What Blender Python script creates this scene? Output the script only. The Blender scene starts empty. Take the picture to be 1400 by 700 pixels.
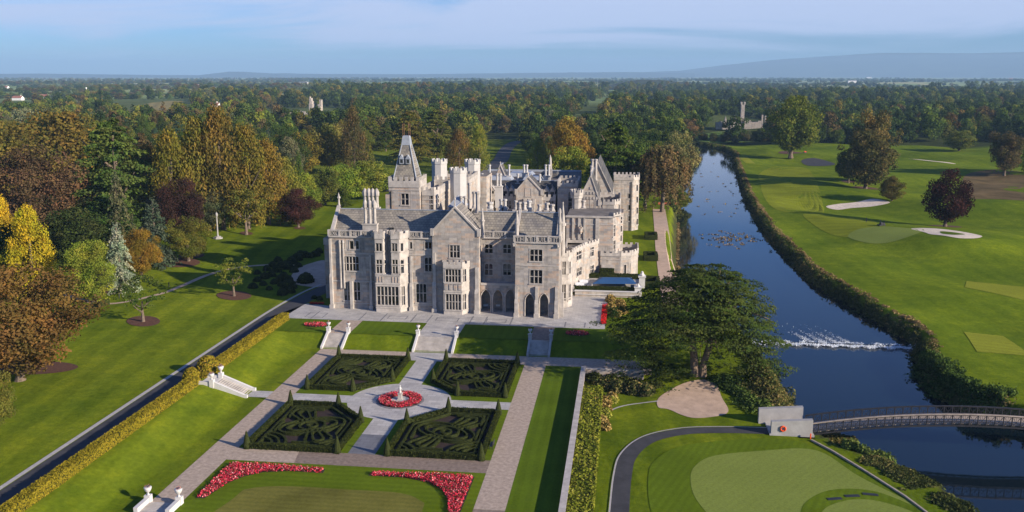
import bpy, math, random
import numpy as np
from mathutils import Vector, Matrix
R = math.radians
random.seed(7)
rng = np.random.default_rng(11)

# ------------------------------------------------------------------ camera
H = 52.0
F = 1250.0                       # focal length in the photograph's pixels (1400 wide)
TILT = math.atan(248.0 / F)
AZ = math.atan(158.0 / (F / math.cos(TILT)))
scene = bpy.context.scene
COL = scene.collection
cam_d = bpy.data.cameras.new('camera')
cam_d.sensor_width = 36.0
cam_d.lens = F / 1400.0 * 36.0
cam_d.clip_start = 1.0
cam_d.clip_end = 60000.0
cam = bpy.data.objects.new('camera', cam_d)
cam.location = (0, 0, H)
cam.rotation_euler = (math.pi / 2 - TILT, 0, AZ)
COL.objects.link(cam)
scene.camera = cam

# ------------------------------------------------------------------ sky and sun
SUN_EL, SUN_AZ = 20.0, -23.0      # direction to the sun, degrees counter-clockwise from +X
w = bpy.data.worlds.new('World')
scene.world = w
w.use_nodes = True
wn, wl = w.node_tree.nodes, w.node_tree.links
wn.clear()
sky = wn.new('ShaderNodeTexSky')
sky.sky_type = 'NISHITA'
sky.sun_disc = False
sky.sun_elevation = R(SUN_EL)
sky.sun_rotation = R(90 - SUN_AZ)
sky.altitude = 0
sky.air_density = 1.0
sky.dust_density = 0.25
sky.ozone_density = 2.0
tc = wn.new('ShaderNodeTexCoord')
sep = wn.new('ShaderNodeSeparateXYZ')
wl.new(tc.outputs['Generated'], sep.inputs[0])
mp = wn.new('ShaderNodeMapping')
mp.inputs['Scale'].default_value = (1.6, 1.6, 17.0)
mp.inputs['Rotation'].default_value = (R(1.5), R(-1.2), R(10))
wl.new(tc.outputs['Generated'], mp.inputs[0])
nz = wn.new('ShaderNodeTexNoise')
nz.inputs['Scale'].default_value = 1.3
nz.inputs['Detail'].default_value = 7
nz.inputs['Roughness'].default_value = 0.56
nz.inputs['Distortion'].default_value = 0.5
wl.new(mp.outputs[0], nz.inputs['Vector'])
# cloud amount: streaky noise, thicker with height above the horizon
mr = wn.new('ShaderNodeMapRange')
mr.interpolation_type = 'SMOOTHSTEP'
mr.inputs['From Min'].default_value = 0.012
mr.inputs['From Max'].default_value = 0.072
mr.inputs['To Min'].default_value = -0.06
mr.inputs['To Max'].default_value = 0.17
wl.new(sep.outputs['Z'], mr.inputs['Value'])
ad = wn.new('ShaderNodeMath'); ad.operation = 'ADD'
wl.new(nz.outputs['Fac'], ad.inputs[0]); wl.new(mr.outputs[0], ad.inputs[1])
mr2 = wn.new('ShaderNodeMapRange'); mr2.interpolation_type = 'SMOOTHSTEP'
mr2.inputs['From Min'].default_value = 0.45
mr2.inputs['From Max'].default_value = 0.66
mr2.inputs['To Max'].default_value = 0.9
wl.new(ad.outputs[0], mr2.inputs['Value'])
# clouds thin out overhead so that reflections of the upper sky stay blue
mr3 = wn.new('ShaderNodeMapRange')
mr3.inputs['From Min'].default_value = 0.085; mr3.inputs['From Max'].default_value = 0.16
mr3.inputs['To Min'].default_value = 1.0; mr3.inputs['To Max'].default_value = 0.08
wl.new(sep.outputs['Z'], mr3.inputs['Value'])
mu = wn.new('ShaderNodeMath'); mu.operation = 'MULTIPLY'
wl.new(mr2.outputs[0], mu.inputs[0]); wl.new(mr3.outputs[0], mu.inputs[1])
SKY_TINT = (0.46, 0.77, 1.46, 1)
tint = wn.new('ShaderNodeMix'); tint.data_type = 'RGBA'; tint.blend_type = 'MULTIPLY'
tint.inputs[0].default_value = 1.0
wl.new(sky.outputs[0], tint.inputs[6]); tint.inputs[7].default_value = SKY_TINT
mx = wn.new('ShaderNodeMix'); mx.data_type = 'RGBA'
wl.new(mu.outputs[0], mx.inputs[0])
wl.new(tint.outputs[2], mx.inputs[6])
mx.inputs[7].default_value = (5.6, 6.5, 9.0, 1)      # pale lilac-white cloud
bg = wn.new('ShaderNodeBackground')
bg.inputs['Strength'].default_value = 0.062
wl.new(mx.outputs[2], bg.inputs['Color'])
wo = wn.new('ShaderNodeOutputWorld')
wl.new(bg.outputs[0], wo.inputs['Surface'])

sun_d = bpy.data.lights.new('sun', 'SUN')
sun_d.energy = 5.0
sun_d.angle = R(0.5)
sun_d.color = (1.0, 0.86, 0.70)
sun = bpy.data.objects.new('sun', sun_d)
sv = Vector((math.cos(R(SUN_AZ)) * math.cos(R(SUN_EL)), math.sin(R(SUN_AZ)) * math.cos(R(SUN_EL)), math.sin(R(SUN_EL))))
sun.rotation_euler = sv.to_track_quat('Z', 'Y').to_euler()
sun.location = (300, -200, 200)
COL.objects.link(sun)

scene.view_settings.view_transform = 'Standard'
scene.view_settings.look = 'None'
scene.view_settings.exposure = 0.75
scene.view_settings.gamma = 1.0
scene.render.engine = 'CYCLES'
scene.cycles.max_bounces = 5
scene.cycles.diffuse_bounces = 2
scene.cycles.glossy_bounces = 2
scene.cycles.transmission_bounces = 2
scene.cycles.transparent_max_bounces = 4
scene.cycles.volume_bounces = 0
scene.cycles.use_denoising = True

# ------------------------------------------------------------------ survey helpers (photo pixel -> place)
_fw = np.array([-math.sin(AZ) * math.cos(TILT), math.cos(AZ) * math.cos(TILT), -math.sin(TILT)])
_rt = np.array([math.cos(AZ), math.sin(AZ), 0.0])
_up = np.cross(_rt, _fw)

def ray(px, py): return _fw * F + _rt * (px - 700) + _up * (350 - py)
def P(px, py, z=0.0):
    d = ray(px, py); t = (z - H) / d[2]
    return float(d[0] * t), float(d[1] * t)
def onY(px, py, Y):
    d = ray(px, py); t = Y / d[1]
    return float(d[0] * t), float(H + d[2] * t)
def on_wall(px, py, a, b):
    d = ray(px, py); ex, ey = b[0] - a[0], b[1] - a[1]; L = math.hypot(ex, ey)
    # t*d = a + u*e
    det = d[0] * (-ey) - d[1] * (-ex)
    t = (a[0] * (-ey) - a[1] * (-ex)) / det
    x, y = d[0] * t, d[1] * t
    return ((x - a[0]) * ex + (y - a[1]) * ey) / L, float(H + d[2] * t)
def proj(x, y, z=0.0):
    v = np.array([x, y, z - H]); q = v @ _fw
    return 700 + F * float(v @ _rt) / q, 350 - F * float(v @ _up) / q
def ztop(px, py, x, y):
    d = ray(px, py); t = math.hypot(x, y) / math.hypot(d[0], d[1])
    return float(H + d[2] * t)

# ------------------------------------------------------------------ materials
MATS = {}
def nodes(name):
    m = bpy.data.materials.new(name); m.use_nodes = True
    nt = m.node_tree; nt.nodes.clear(); MATS[name] = m
    out = nt.nodes.new('ShaderNodeOutputMaterial')
    return m, nt, out
def N(nt, t, **k):
    n = nt.nodes.new(t)
    for a, b in k.items():
        if a in ('op',): n.operation = b
        elif hasattr(n, a): setattr(n, a, b)
        else: n.inputs[a.replace('_', ' ')].default_value = b
    return n
def ramp(nt, fac, stops):
    r = nt.nodes.new('ShaderNodeValToRGB'); e = r.color_ramp.elements
    while len(e) < len(stops): e.new(0.5)
    for i, (p, c) in enumerate(stops): e[i].position = p; e[i].color = (*c, 1)
    nt.links.new(fac, r.inputs[0]); return r.outputs[0]
def mix(nt, fac, a, b, mode='MIX'):
    n = nt.nodes.new('ShaderNodeMix'); n.data_type = 'RGBA'; n.blend_type = mode
    for s, v in ((0, fac), (6, a), (7, b)):
        if hasattr(v, 'is_output') or isinstance(v, bpy.types.NodeSocket): nt.links.new(v, n.inputs[s])
        elif s == 0: n.inputs[0].default_value = v
        else: n.inputs[s].default_value = (*v, 1)
    return n.outputs[2]
def noise(nt, vec, scale, detail=4, rough=0.6):
    n = nt.nodes.new('ShaderNodeTexNoise'); n.inputs['Scale'].default_value = scale
    n.inputs['Detail'].default_value = detail; n.inputs['Roughness'].default_value = rough
    if vec is not None: nt.links.new(vec, n.inputs['Vector'])
    return n.outputs['Fac']
def geo_pos(nt): return nt.nodes.new('ShaderNodeNewGeometry').outputs['Position']
def bsdf(nt, out, col, rough=0.8, bump=None, bstr=0.3, bdist=0.1, spec=0.3, metal=0.0):
    b = nt.nodes.new('ShaderNodeBsdfPrincipled')
    if isinstance(col, tuple): b.inputs['Base Color'].default_value = (*col, 1)
    else: nt.links.new(col, b.inputs['Base Color'])
    b.inputs['Roughness'].default_value = rough
    b.inputs['Specular IOR Level'].default_value = spec
    b.inputs['Metallic'].default_value = metal
    if bump is not None:
        bn = nt.nodes.new('ShaderNodeBump'); bn.inputs['Strength'].default_value = bstr
        bn.inputs['Distance'].default_value = bdist
        nt.links.new(bump, bn.inputs['Height']); nt.links.new(bn.outputs[0], b.inputs['Normal'])
    nt.links.new(b.outputs[0], out.inputs['Surface'])
    return b
def simple(name, c, rough=0.8, var=0.25, scale=2.0, bstr=0.0, spec=0.3, metal=0.0, detail=5):
    m, nt, out = nodes(name)
    p = geo_pos(nt); n = noise(nt, p, scale, detail)
    lo = tuple(x * (1 - var) for x in c); hi = tuple(min(1, x * (1 + var)) for x in c)
    col = ramp(nt, n, [(0.3, lo), (0.7, hi)])
    bsdf(nt, out, col, rough, n if bstr else None, bstr, spec=spec, metal=metal)
    return m

def stone_mat(name, base, warm, block=(1.7, 0.52), amount=0.38, dark=0.66):
    """coursed ashlar: wall-aligned blocks, each its own grey or pinkish tone, with weather stains"""
    m, nt, out = nodes(name)
    p = geo_pos(nt)
    s = nt.nodes.new('ShaderNodeSeparateXYZ'); nt.links.new(p, s.inputs[0])
    a = N(nt, 'ShaderNodeMath', op='ADD'); nt.links.new(s.outputs[0], a.inputs[0]); nt.links.new(s.outputs[1], a.inputs[1])
    c = nt.nodes.new('ShaderNodeCombineXYZ'); nt.links.new(a.outputs[0], c.inputs[0]); nt.links.new(s.outputs[2], c.inputs[1])
    b = nt.nodes.new('ShaderNodeTexBrick')
    b.inputs['Scale'].default_value = 1.0; b.inputs['Brick Width'].default_value = block[0]
    b.inputs['Row Height'].default_value = block[1]; b.inputs['Mortar Size'].default_value = 0.012
    b.inputs['Color1'].default_value = (0, 0, 0, 1); b.inputs['Color2'].default_value = (1, 1, 1, 1)
    b.inputs['Mortar'].default_value = (0.35, 0.35, 0.35, 1); b.inputs['Bias'].default_value = 0.0
    nt.links.new(c.outputs[0], b.inputs['Vector'])
    g = nt.nodes.new('ShaderNodeSeparateColor'); nt.links.new(b.outputs['Color'], g.inputs[0])
    v = g.outputs[0]
    lo = tuple(x * dark for x in base); hi = tuple(min(1, x * 1.18) for x in base)
    cool = (base[0] * .82, base[1] * .86, base[2] * .95)
    col = ramp(nt, v, [(0.0, lo), (0.25, cool), (0.45, base), (0.66, hi), (0.8, warm)])
    n1 = noise(nt, p, 0.22, 5, 0.65)
    col = mix(nt, amount, col, ramp(nt, n1, [(0.35, tuple(x * 0.78 for x in base)), (0.62, tuple(min(1, x * 1.2) for x in base))]))
    col = mix(nt, 1.0, col, ramp(nt, noise(nt, p, 1.1, 6, 0.75), [(0.3, (0.76, 0.76, 0.78)), (0.7, (1.22, 1.2, 1.16))]), 'MULTIPLY')
    # rain streaks: noise stretched downwards
    mpn = nt.nodes.new('ShaderNodeMapping'); mpn.inputs['Scale'].default_value = (1.1, 1.1, 0.12); nt.links.new(p, mpn.inputs[0])
    n2 = noise(nt, mpn.outputs[0], 1.0, 4)
    f = ramp(nt, n2, [(0.5, (1, 1, 1)), (0.72, (0.66, 0.65, 0.64))])
    col = mix(nt, 1.0, col, f, 'MULTIPLY')
    bsdf(nt, out, col, 0.9, v, 0.25, 0.04, spec=0.2)
    return m

STONE = stone_mat('grey_limestone', (0.375, 0.345, 0.31), (0.45, 0.33, 0.25))
STONE_W = stone_mat('pale_limestone', (0.40, 0.368, 0.325), (0.42, 0.33, 0.26), dark=0.78)
TRIM = simple('dressed_stone', (0.405, 0.375, 0.34), 0.85, 0.25, 0.8)
LIME = simple('limewashed_stone', (0.45, 0.44, 0.42), 0.85, 0.1, 0.5)
GLASS = None
def glass_mat():
    m, nt, out = nodes('window_glass')
    p = geo_pos(nt); n = noise(nt, p, 0.5, 2)
    col = ramp(nt, n, [(0.35, (0.005, 0.007, 0.010)), (0.55, (0.03, 0.035, 0.04)), (0.7, (0.10, 0.10, 0.095))])
    bsdf(nt, out, col, 0.08, n, 0.06, 0.1, spec=0.5)
    return m
GLASS = glass_mat()
BLIND = simple('drawn_blind_behind_glass', (0.20, 0.18, 0.15), 0.3, 0.3, 1.0)
def slate_mat(name, c1, c2, row=0.45):
    m, nt, out = nodes(name)
    p = geo_pos(nt)
    s = nt.nodes.new('ShaderNodeSeparateXYZ'); nt.links.new(p, s.inputs[0])
    a = N(nt, 'ShaderNodeMath', op='ADD'); nt.links.new(s.outputs[0], a.inputs[0])
    c = nt.nodes.new('ShaderNodeCombineXYZ'); nt.links.new(s.outputs[0], c.inputs[0]); nt.links.new(s.outputs[2], c.inputs[1])
    b = nt.nodes.new('ShaderNodeTexBrick'); b.inputs['Scale'].default_value = 1
    b.inputs['Brick Width'].default_value = 0.7; b.inputs['Row Height'].default_value = row; b.inputs['Mortar Size'].default_value = 0.03
    b.inputs['Color1'].default_value = (*c1, 1); b.inputs['Color2'].default_value = (*c2, 1)
    b.inputs['Mortar'].default_value = (*[x * 0.5 for x in c1], 1)
    nt.links.new(c.outputs[0], b.inputs['Vector'])
    n = noise(nt, p, 0.35, 5)
    col = mix(nt, 1.0, b.outputs['Color'], ramp(nt, n, [(0.3, (0.7, 0.7, 0.72)), (0.7, (1.2, 1.15, 1.0))]), 'MULTIPLY')
    bsdf(nt, out, col, 0.7, b.outputs['Fac'], -0.4, 0.05, spec=0.3)
    return m
SLATE = slate_mat('stone_slate', (0.19, 0.18, 0.17), (0.30, 0.28, 0.25))
SLATE_D = slate_mat('dark_slate', (0.075, 0.078, 0.085), (0.13, 0.125, 0.12), 0.3)
LEAD = simple('lead_roofing', (0.30, 0.33, 0.37), 0.45, 0.2, 0.7)
FLAT = simple('flat_roof_felt', (0.17, 0.155, 0.14), 0.95, 0.3, 0.4, spec=0.05)

def ground_mat():
    m, nt, out = nodes('ground_cover')
    p = geo_pos(nt)
    at = nt.nodes.new('ShaderNodeAttribute'); at.attribute_name = 'tone'
    st = nt.nodes.new('ShaderNodeAttribute'); st.attribute_name = 'mown'
    fa = nt.nodes.new('ShaderNodeAttribute'); fa.attribute_name = 'farfield'
    n1 = noise(nt, p, 0.045, 5, 0.6); n2 = noise(nt, p, 1.3, 5, 0.75)
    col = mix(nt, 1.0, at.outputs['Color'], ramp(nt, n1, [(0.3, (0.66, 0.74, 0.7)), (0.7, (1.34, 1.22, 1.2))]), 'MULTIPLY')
    col = mix(nt, 1.0, col, ramp(nt, n2, [(0.25, (0.66, 0.69, 0.62)), (0.75, (1.32, 1.26, 1.35))]), 'MULTIPLY')
    col = mix(nt, 1.0, col, ramp(nt, noise(nt, p, 0.28, 6, 0.7), [(0.45, (0.95, 0.95, 0.95)), (0.62, (1.25, 1.14, 1.0))]), 'MULTIPLY')
    # mowing stripes, slightly crooked
    mp_ = nt.nodes.new('ShaderNodeMapping'); mp_.inputs['Rotation'].default_value = (0, 0, R(-8)); nt.links.new(p, mp_.inputs[0])
    wv = nt.nodes.new('ShaderNodeTexWave'); wv.inputs['Scale'].default_value = 0.055; wv.inputs['Distortion'].default_value = 3.0
    wv.inputs['Detail'].default_value = 3; wv.inputs['Detail Scale'].default_value = 0.4
    nt.links.new(mp_.outputs[0], wv.inputs['Vector'])
    sr = ramp(nt, wv.outputs['Fac'], [(0.35, (0.90, 0.92, 0.90)), (0.65, (1.10, 1.08, 1.10))])
    col2 = mix(nt, 1.0, col, sr, 'MULTIPLY')
    col = mix(nt, st.outputs['Fac'], col, col2)
    # distant fields: a patchwork of pasture, hay and ploughland
    vm = nt.nodes.new('ShaderNodeMapping'); vm.inputs['Scale'].default_value = (0.0032, 0.0022, 0.003); vm.inputs['Rotation'].default_value = (0, 0, 0.4)
    nt.links.new(p, vm.inputs[0])
    vo = nt.nodes.new('ShaderNodeTexVoronoi'); vo.inputs['Scale'].default_value = 1.0; nt.links.new(vm.outputs[0], vo.inputs['Vector'])
    sc = nt.nodes.new('ShaderNodeSeparateColor'); nt.links.new(vo.outputs['Color'], sc.inputs[0])
    fcol = ramp(nt, sc.outputs[0], [(0.0, (0.13, 0.18, 0.06)), (0.3, (0.20, 0.27, 0.08)), (0.5, (0.24, 0.30, 0.11)), (0.7, (0.38, 0.36, 0.17)), (0.8, (0.12, 0.15, 0.07)), (1.0, (0.21, 0.28, 0.08))])
    col = mix(nt, fa.outputs['Fac'], col, fcol)
    bsdf(nt, out, col, 1.0, n2, 0.5, 0.25, spec=0.02)
    return m
GROUND = ground_mat()
def grass_mat(name, c, stripe=0.0, ang=0, sscale=0.12, var=0.2, fine=2.0):
    m, nt, out = nodes(name)
    p = geo_pos(nt)
    n1 = noise(nt, p, 0.09, 5, 0.6); n2 = noise(nt, p, fine, 5, 0.75)
    col = mix(nt, 1.0, c, ramp(nt, n1, [(0.3, (1 - var,) * 3), (0.7, (1 + var, 1 + var * 0.8, 1 + var))]), 'MULTIPLY')
    col = mix(nt, 1.0, col, ramp(nt, n2, [(0.3, (0.82,) * 3), (0.7, (1.18, 1.16, 1.2))]), 'MULTIPLY')
    if stripe:
        mp_ = nt.nodes.new('ShaderNodeMapping'); mp_.inputs['Rotation'].default_value = (0, 0, R(ang)); nt.links.new(p, mp_.inputs[0])
        wv = nt.nodes.new('ShaderNodeTexWave'); wv.inputs['Scale'].default_value = sscale; wv.inputs['Distortion'].default_value = 0.5
        wv.inputs['Detail'].default_value = 2; wv.wave_profile = 'SIN'
        nt.links.new(mp_.outputs[0], wv.inputs['Vector'])
        col = mix(nt, 1.0, col, ramp(nt, wv.outputs['Fac'], [(0.4, (1 - stripe,) * 3), (0.6, (1 + stripe,) * 3)]), 'MULTIPLY')
    bsdf(nt, out, col, 1.0, n2, 0.4, 0.1, spec=0.02)
    return m
LAWN = grass_mat('mown_lawn', (0.096, 0.145, 0.008), 0.06, 90, 0.25)
LAWN_E = grass_mat('terrace_lawn', (0.080, 0.128, 0.008), 0.05, 0, 0.2)
BROWNLAWN = grass_mat('worn_lawn', (0.145, 0.145, 0.03), 0.05, 90, 0.3, 0.3)
GREEN = grass_mat('putting_green', (0.175, 0.222, 0.045), 0.02, 35, 0.3, 0.08, 3.0)
COLLAR = grass_mat('green_collar', (0.092, 0.142, 0.009), 0.05, 20, 0.3)
TEE = grass_mat('tee_turf', (0.20, 0.225, 0.022), 0.12, 62, 0.35, 0.1)
FAIRWAY = grass_mat('fairway_turf', (0.165, 0.20, 0.014), 0.05, 100, 0.06)

def paving_mat(name, c, bw, bh, mort, rough=0.75, var=0.12, nscale=0.3):
    m, nt, out = nodes(name)
    p = geo_pos(nt)
    b = nt.nodes.new('ShaderNodeTexBrick'); b.inputs['Scale'].default_value = 1
    b.inputs['Brick Width'].default_value = bw; b.inputs['Row Height'].default_value = bh; b.inputs['Mortar Size'].default_value = mort
    b.inputs['Color1'].default_value = (*[x * (1 - var) for x in c], 1); b.inputs['Color2'].default_value = (*[min(1, x * (1 + var)) for x in c], 1)
    b.inputs['Mortar'].default_value = (*[x * 0.55 for x in c], 1)
    nt.links.new(p, b.inputs['Vector'])
    n = noise(nt, p, nscale, 6, 0.7)
    col = mix(nt, 1.0, b.outputs['Color'], ramp(nt, n, [(0.3, (0.78, 0.78, 0.8)), (0.7, (1.15, 1.14, 1.1))]), 'MULTIPLY')
    bsdf(nt, out, col, rough, n, 0.15, 0.05, spec=0.25)
    return m
PAVE = paving_mat('pale_limestone_paving', (0.42, 0.405, 0.385), 1.4, 0.9, 0.02)
PAVE_D = paving_mat('dark_band_paving', (0.20, 0.20, 0.21), 0.9, 0.9, 0.02)
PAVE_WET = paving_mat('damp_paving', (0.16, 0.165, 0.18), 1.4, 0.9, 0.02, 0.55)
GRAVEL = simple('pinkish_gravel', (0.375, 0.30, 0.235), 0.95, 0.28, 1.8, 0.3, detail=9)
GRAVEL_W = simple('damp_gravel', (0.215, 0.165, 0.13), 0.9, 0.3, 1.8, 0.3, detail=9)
GRAVEL_P = simple('river_path_gravel', (0.44, 0.325, 0.24), 0.95, 0.18, 0.7, 0.2, detail=9)
ASPHALT = simple('asphalt', (0.048, 0.048, 0.052), 0.85, 0.25, 0.6, 0.1, detail=8)
KERB = simple('kerb_stone', (0.40, 0.38, 0.36), 0.85, 0.15, 1.5)
SAND = simple('bunker_sand', (0.60, 0.51, 0.41), 0.95, 0.2, 0.8)
MULCH = simple('bark_mulch', (0.095, 0.042, 0.024), 0.95, 0.35, 2.0, 0.3, detail=8)
SOIL = simple('bed_soil', (0.032, 0.020, 0.017), 0.95, 0.35, 2.0, 0.3)
BARK = simple('bark', (0.15, 0.115, 0.085), 0.95, 0.4, 2.5, 0.5)
BARK_L = simple('dead_grey_bark', (0.34, 0.29, 0.24), 0.95, 0.3, 3.0, 0.5)
WHITE = simple('white_painted_stone', (0.56, 0.55, 0.53), 0.7, 0.08, 1.2)
CONC = simple('pale_concrete', (0.36, 0.35, 0.335), 0.8, 0.14, 0.8)
IRON = simple('dark_iron', (0.055, 0.055, 0.06), 0.5, 0.2, 1.0, metal=0.6)
TIMBER = simple('grey_timber', (0.36, 0.30, 0.24), 0.8, 0.25, 2.0)
ORANGE = simple('orange_plastic', (0.80, 0.10, 0.02), 0.45, 0.05, 1.0)
BLUE = simple('blue_fabric', (0.016, 0.075, 0.20), 0.6, 0.12, 0.8)
YELLOW = simple('yellow_plastic', (0.75, 0.55, 0.03), 0.5, 0.05, 1.0)
FAR_WHITE = simple('white_render', (0.80, 0.79, 0.76), 0.8, 0.06, 0.2)
RUBBLE = stone_mat('weathered_rubble', (0.36, 0.33, 0.29), (0.42, 0.35, 0.28), (0.8, 0.5))
RUBBLE_L = stone_mat('pale_ruin_stone', (0.40, 0.37, 0.33), (0.6, 0.5, 0.4), (0.8, 0.5))
DARKCLOTH = simple('dark_cloth', (0.02, 0.022, 0.03), 0.9, 0.2, 2)
SKIN = simple('skin', (0.45, 0.28, 0.2), 0.6, 0.05, 2)
PALECLOTH = simple('pale_table_linen', (0.7, 0.72, 0.75), 0.8, 0.08, 2)

def foliage_mat(name, translucent=0.33):
    """leaf colour = the tree's own colour (object colour, or 'tint' on instances) x the clump's own tone"""
    m, nt, out = nodes(name)
    oi = nt.nodes.new('ShaderNodeObjectInfo')
    ti = nt.nodes.new('ShaderNodeAttribute'); ti.attribute_type = 'INSTANCER'; ti.attribute_name = 'tint'
    base = mix(nt, 1.0, oi.outputs['Color'], ti.outputs['Color'], 'ADD')
    base = mix(nt, 1.0, base, ramp(nt, noise(nt, geo_pos(nt), 0.22, 4, 0.7), [(0.34, (0.80, 1.03, 0.85)), (0.66, (1.18, 1.0, 1.05))]), 'MULTIPLY')
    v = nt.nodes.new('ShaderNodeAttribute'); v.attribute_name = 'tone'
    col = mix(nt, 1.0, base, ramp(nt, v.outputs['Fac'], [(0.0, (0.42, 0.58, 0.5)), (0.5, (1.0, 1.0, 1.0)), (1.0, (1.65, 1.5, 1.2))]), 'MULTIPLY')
    d = nt.nodes.new('ShaderNodeBsdfDiffuse'); t = nt.nodes.new('ShaderNodeBsdfTranslucent')
    nt.links.new(col, d.inputs[0]); nt.links.new(col, t.inputs[0])
    ms = nt.nodes.new('ShaderNodeMixShader'); ms.inputs[0].default_value = translucent
    nt.links.new(d.outputs[0], ms.inputs[1]); nt.links.new(t.outputs[0], ms.inputs[2])
    nt.links.new(ms.outputs[0], out.inputs['Surface'])
    return m
LEAF = foliage_mat('leaves')
def two_tone(name, stops, scale=1.2, transl=0.2):
    m, nt, out = nodes(name)
    v = nt.nodes.new('ShaderNodeAttribute'); v.attribute_name = 'tone'
    col = ramp(nt, v.outputs['Fac'], stops)
    d = nt.nodes.new('ShaderNodeBsdfDiffuse'); t = nt.nodes.new('ShaderNodeBsdfTranslucent')
    nt.links.new(col, d.inputs[0]); nt.links.new(col, t.inputs[0])
    ms = nt.nodes.new('ShaderNodeMixShader'); ms.inputs[0].default_value = transl
    nt.links.new(d.outputs[0], ms.inputs[1]); nt.links.new(t.outputs[0], ms.inputs[2])
    nt.links.new(ms.outputs[0], out.inputs['Surface'])
    return m
BLOOM = two_tone('red_begonias', [(0.0, (0.035, 0.07, 0.015)), (0.22, (0.06, 0.06, 0.02)), (0.30, (0.45, 0.02, 0.04)), (0.45, (0.74, 0.03, 0.07)), (0.8, (0.82, 0.09, 0.14)), (1.0, (0.85, 0.42, 0.40))])
BLOOM_R = two_tone('scarlet_flowers', [(0.0, (0.06, 0.07, 0.02)), (0.25, (0.7, 0.01, 0.02)), (1.0, (0.85, 0.06, 0.05))])
HEDGE_Y = two_tone('golden_beech_leaves', [(0.0, (0.12, 0.105, 0.012)), (0.4, (0.25, 0.21, 0.018)), (0.8, (0.36, 0.28, 0.028)), (1.0, (0.38, 0.22, 0.04))])
HEDGE_G = two_tone('green_laurel_leaves', [(0.0, (0.05, 0.08, 0.01)), (0.45, (0.17, 0.20, 0.02)), (0.8, (0.34, 0.33, 0.045)), (1.0, (0.52, 0.48, 0.14))])
HEDGE_F = two_tone('fiery_shrub_leaves', [(0.0, (0.10, 0.08, 0.02)), (0.5, (0.33, 0.22, 0.06)), (1.0, (0.55, 0.42, 0.16))])
YEWL = two_tone('yew_leaves', [(0.0, (0.016, 0.024, 0.007)), (0.6, (0.045, 0.058, 0.013)), (1.0, (0.085, 0.095, 0.02))])
REEDL = two_tone('bank_plants', [(0.0, (0.03, 0.045, 0.015)), (0.4, (0.075, 0.095, 0.028)), (0.7, (0.15, 0.145, 0.045)), (1.0, (0.30, 0.22, 0.09))])
REEDG = two_tone('green_bank_plants', [(0.0, (0.035, 0.065, 0.015)), (0.5, (0.085, 0.135, 0.030)), (1.0, (0.17, 0.20, 0.05))])
REEDT = two_tone('dry_reeds', [(0.0, (0.10, 0.07, 0.03)), (0.5, (0.22, 0.16, 0.07)), (1.0, (0.38, 0.27, 0.12))])
YEW = simple('clipped_yew', (0.030, 0.038, 0.010), 0.95, 0.6, 7.0, 0.5, spec=0.1, detail=8)

def water_mat():
    m, nt, out = nodes('river_water')
    p = geo_pos(nt)
    mp_ = nt.nodes.new('ShaderNodeMapping'); mp_.inputs['Scale'].default_value = (1.0, 0.55, 1.0); nt.links.new(p, mp_.inputs[0])
    n1 = noise(nt, mp_.outputs[0], 0.9, 5, 0.6)
    b = bsdf(nt, out, (0.004, 0.010, 0.016), 0.04, n1, 0.07, 0.10, spec=0.5)
    b.inputs['IOR'].default_value = 1.4
    return m
WATER = water_mat()
FOAM = simple('white_water', (0.75, 0.8, 0.85), 0.6, 0.2, 3)

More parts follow.
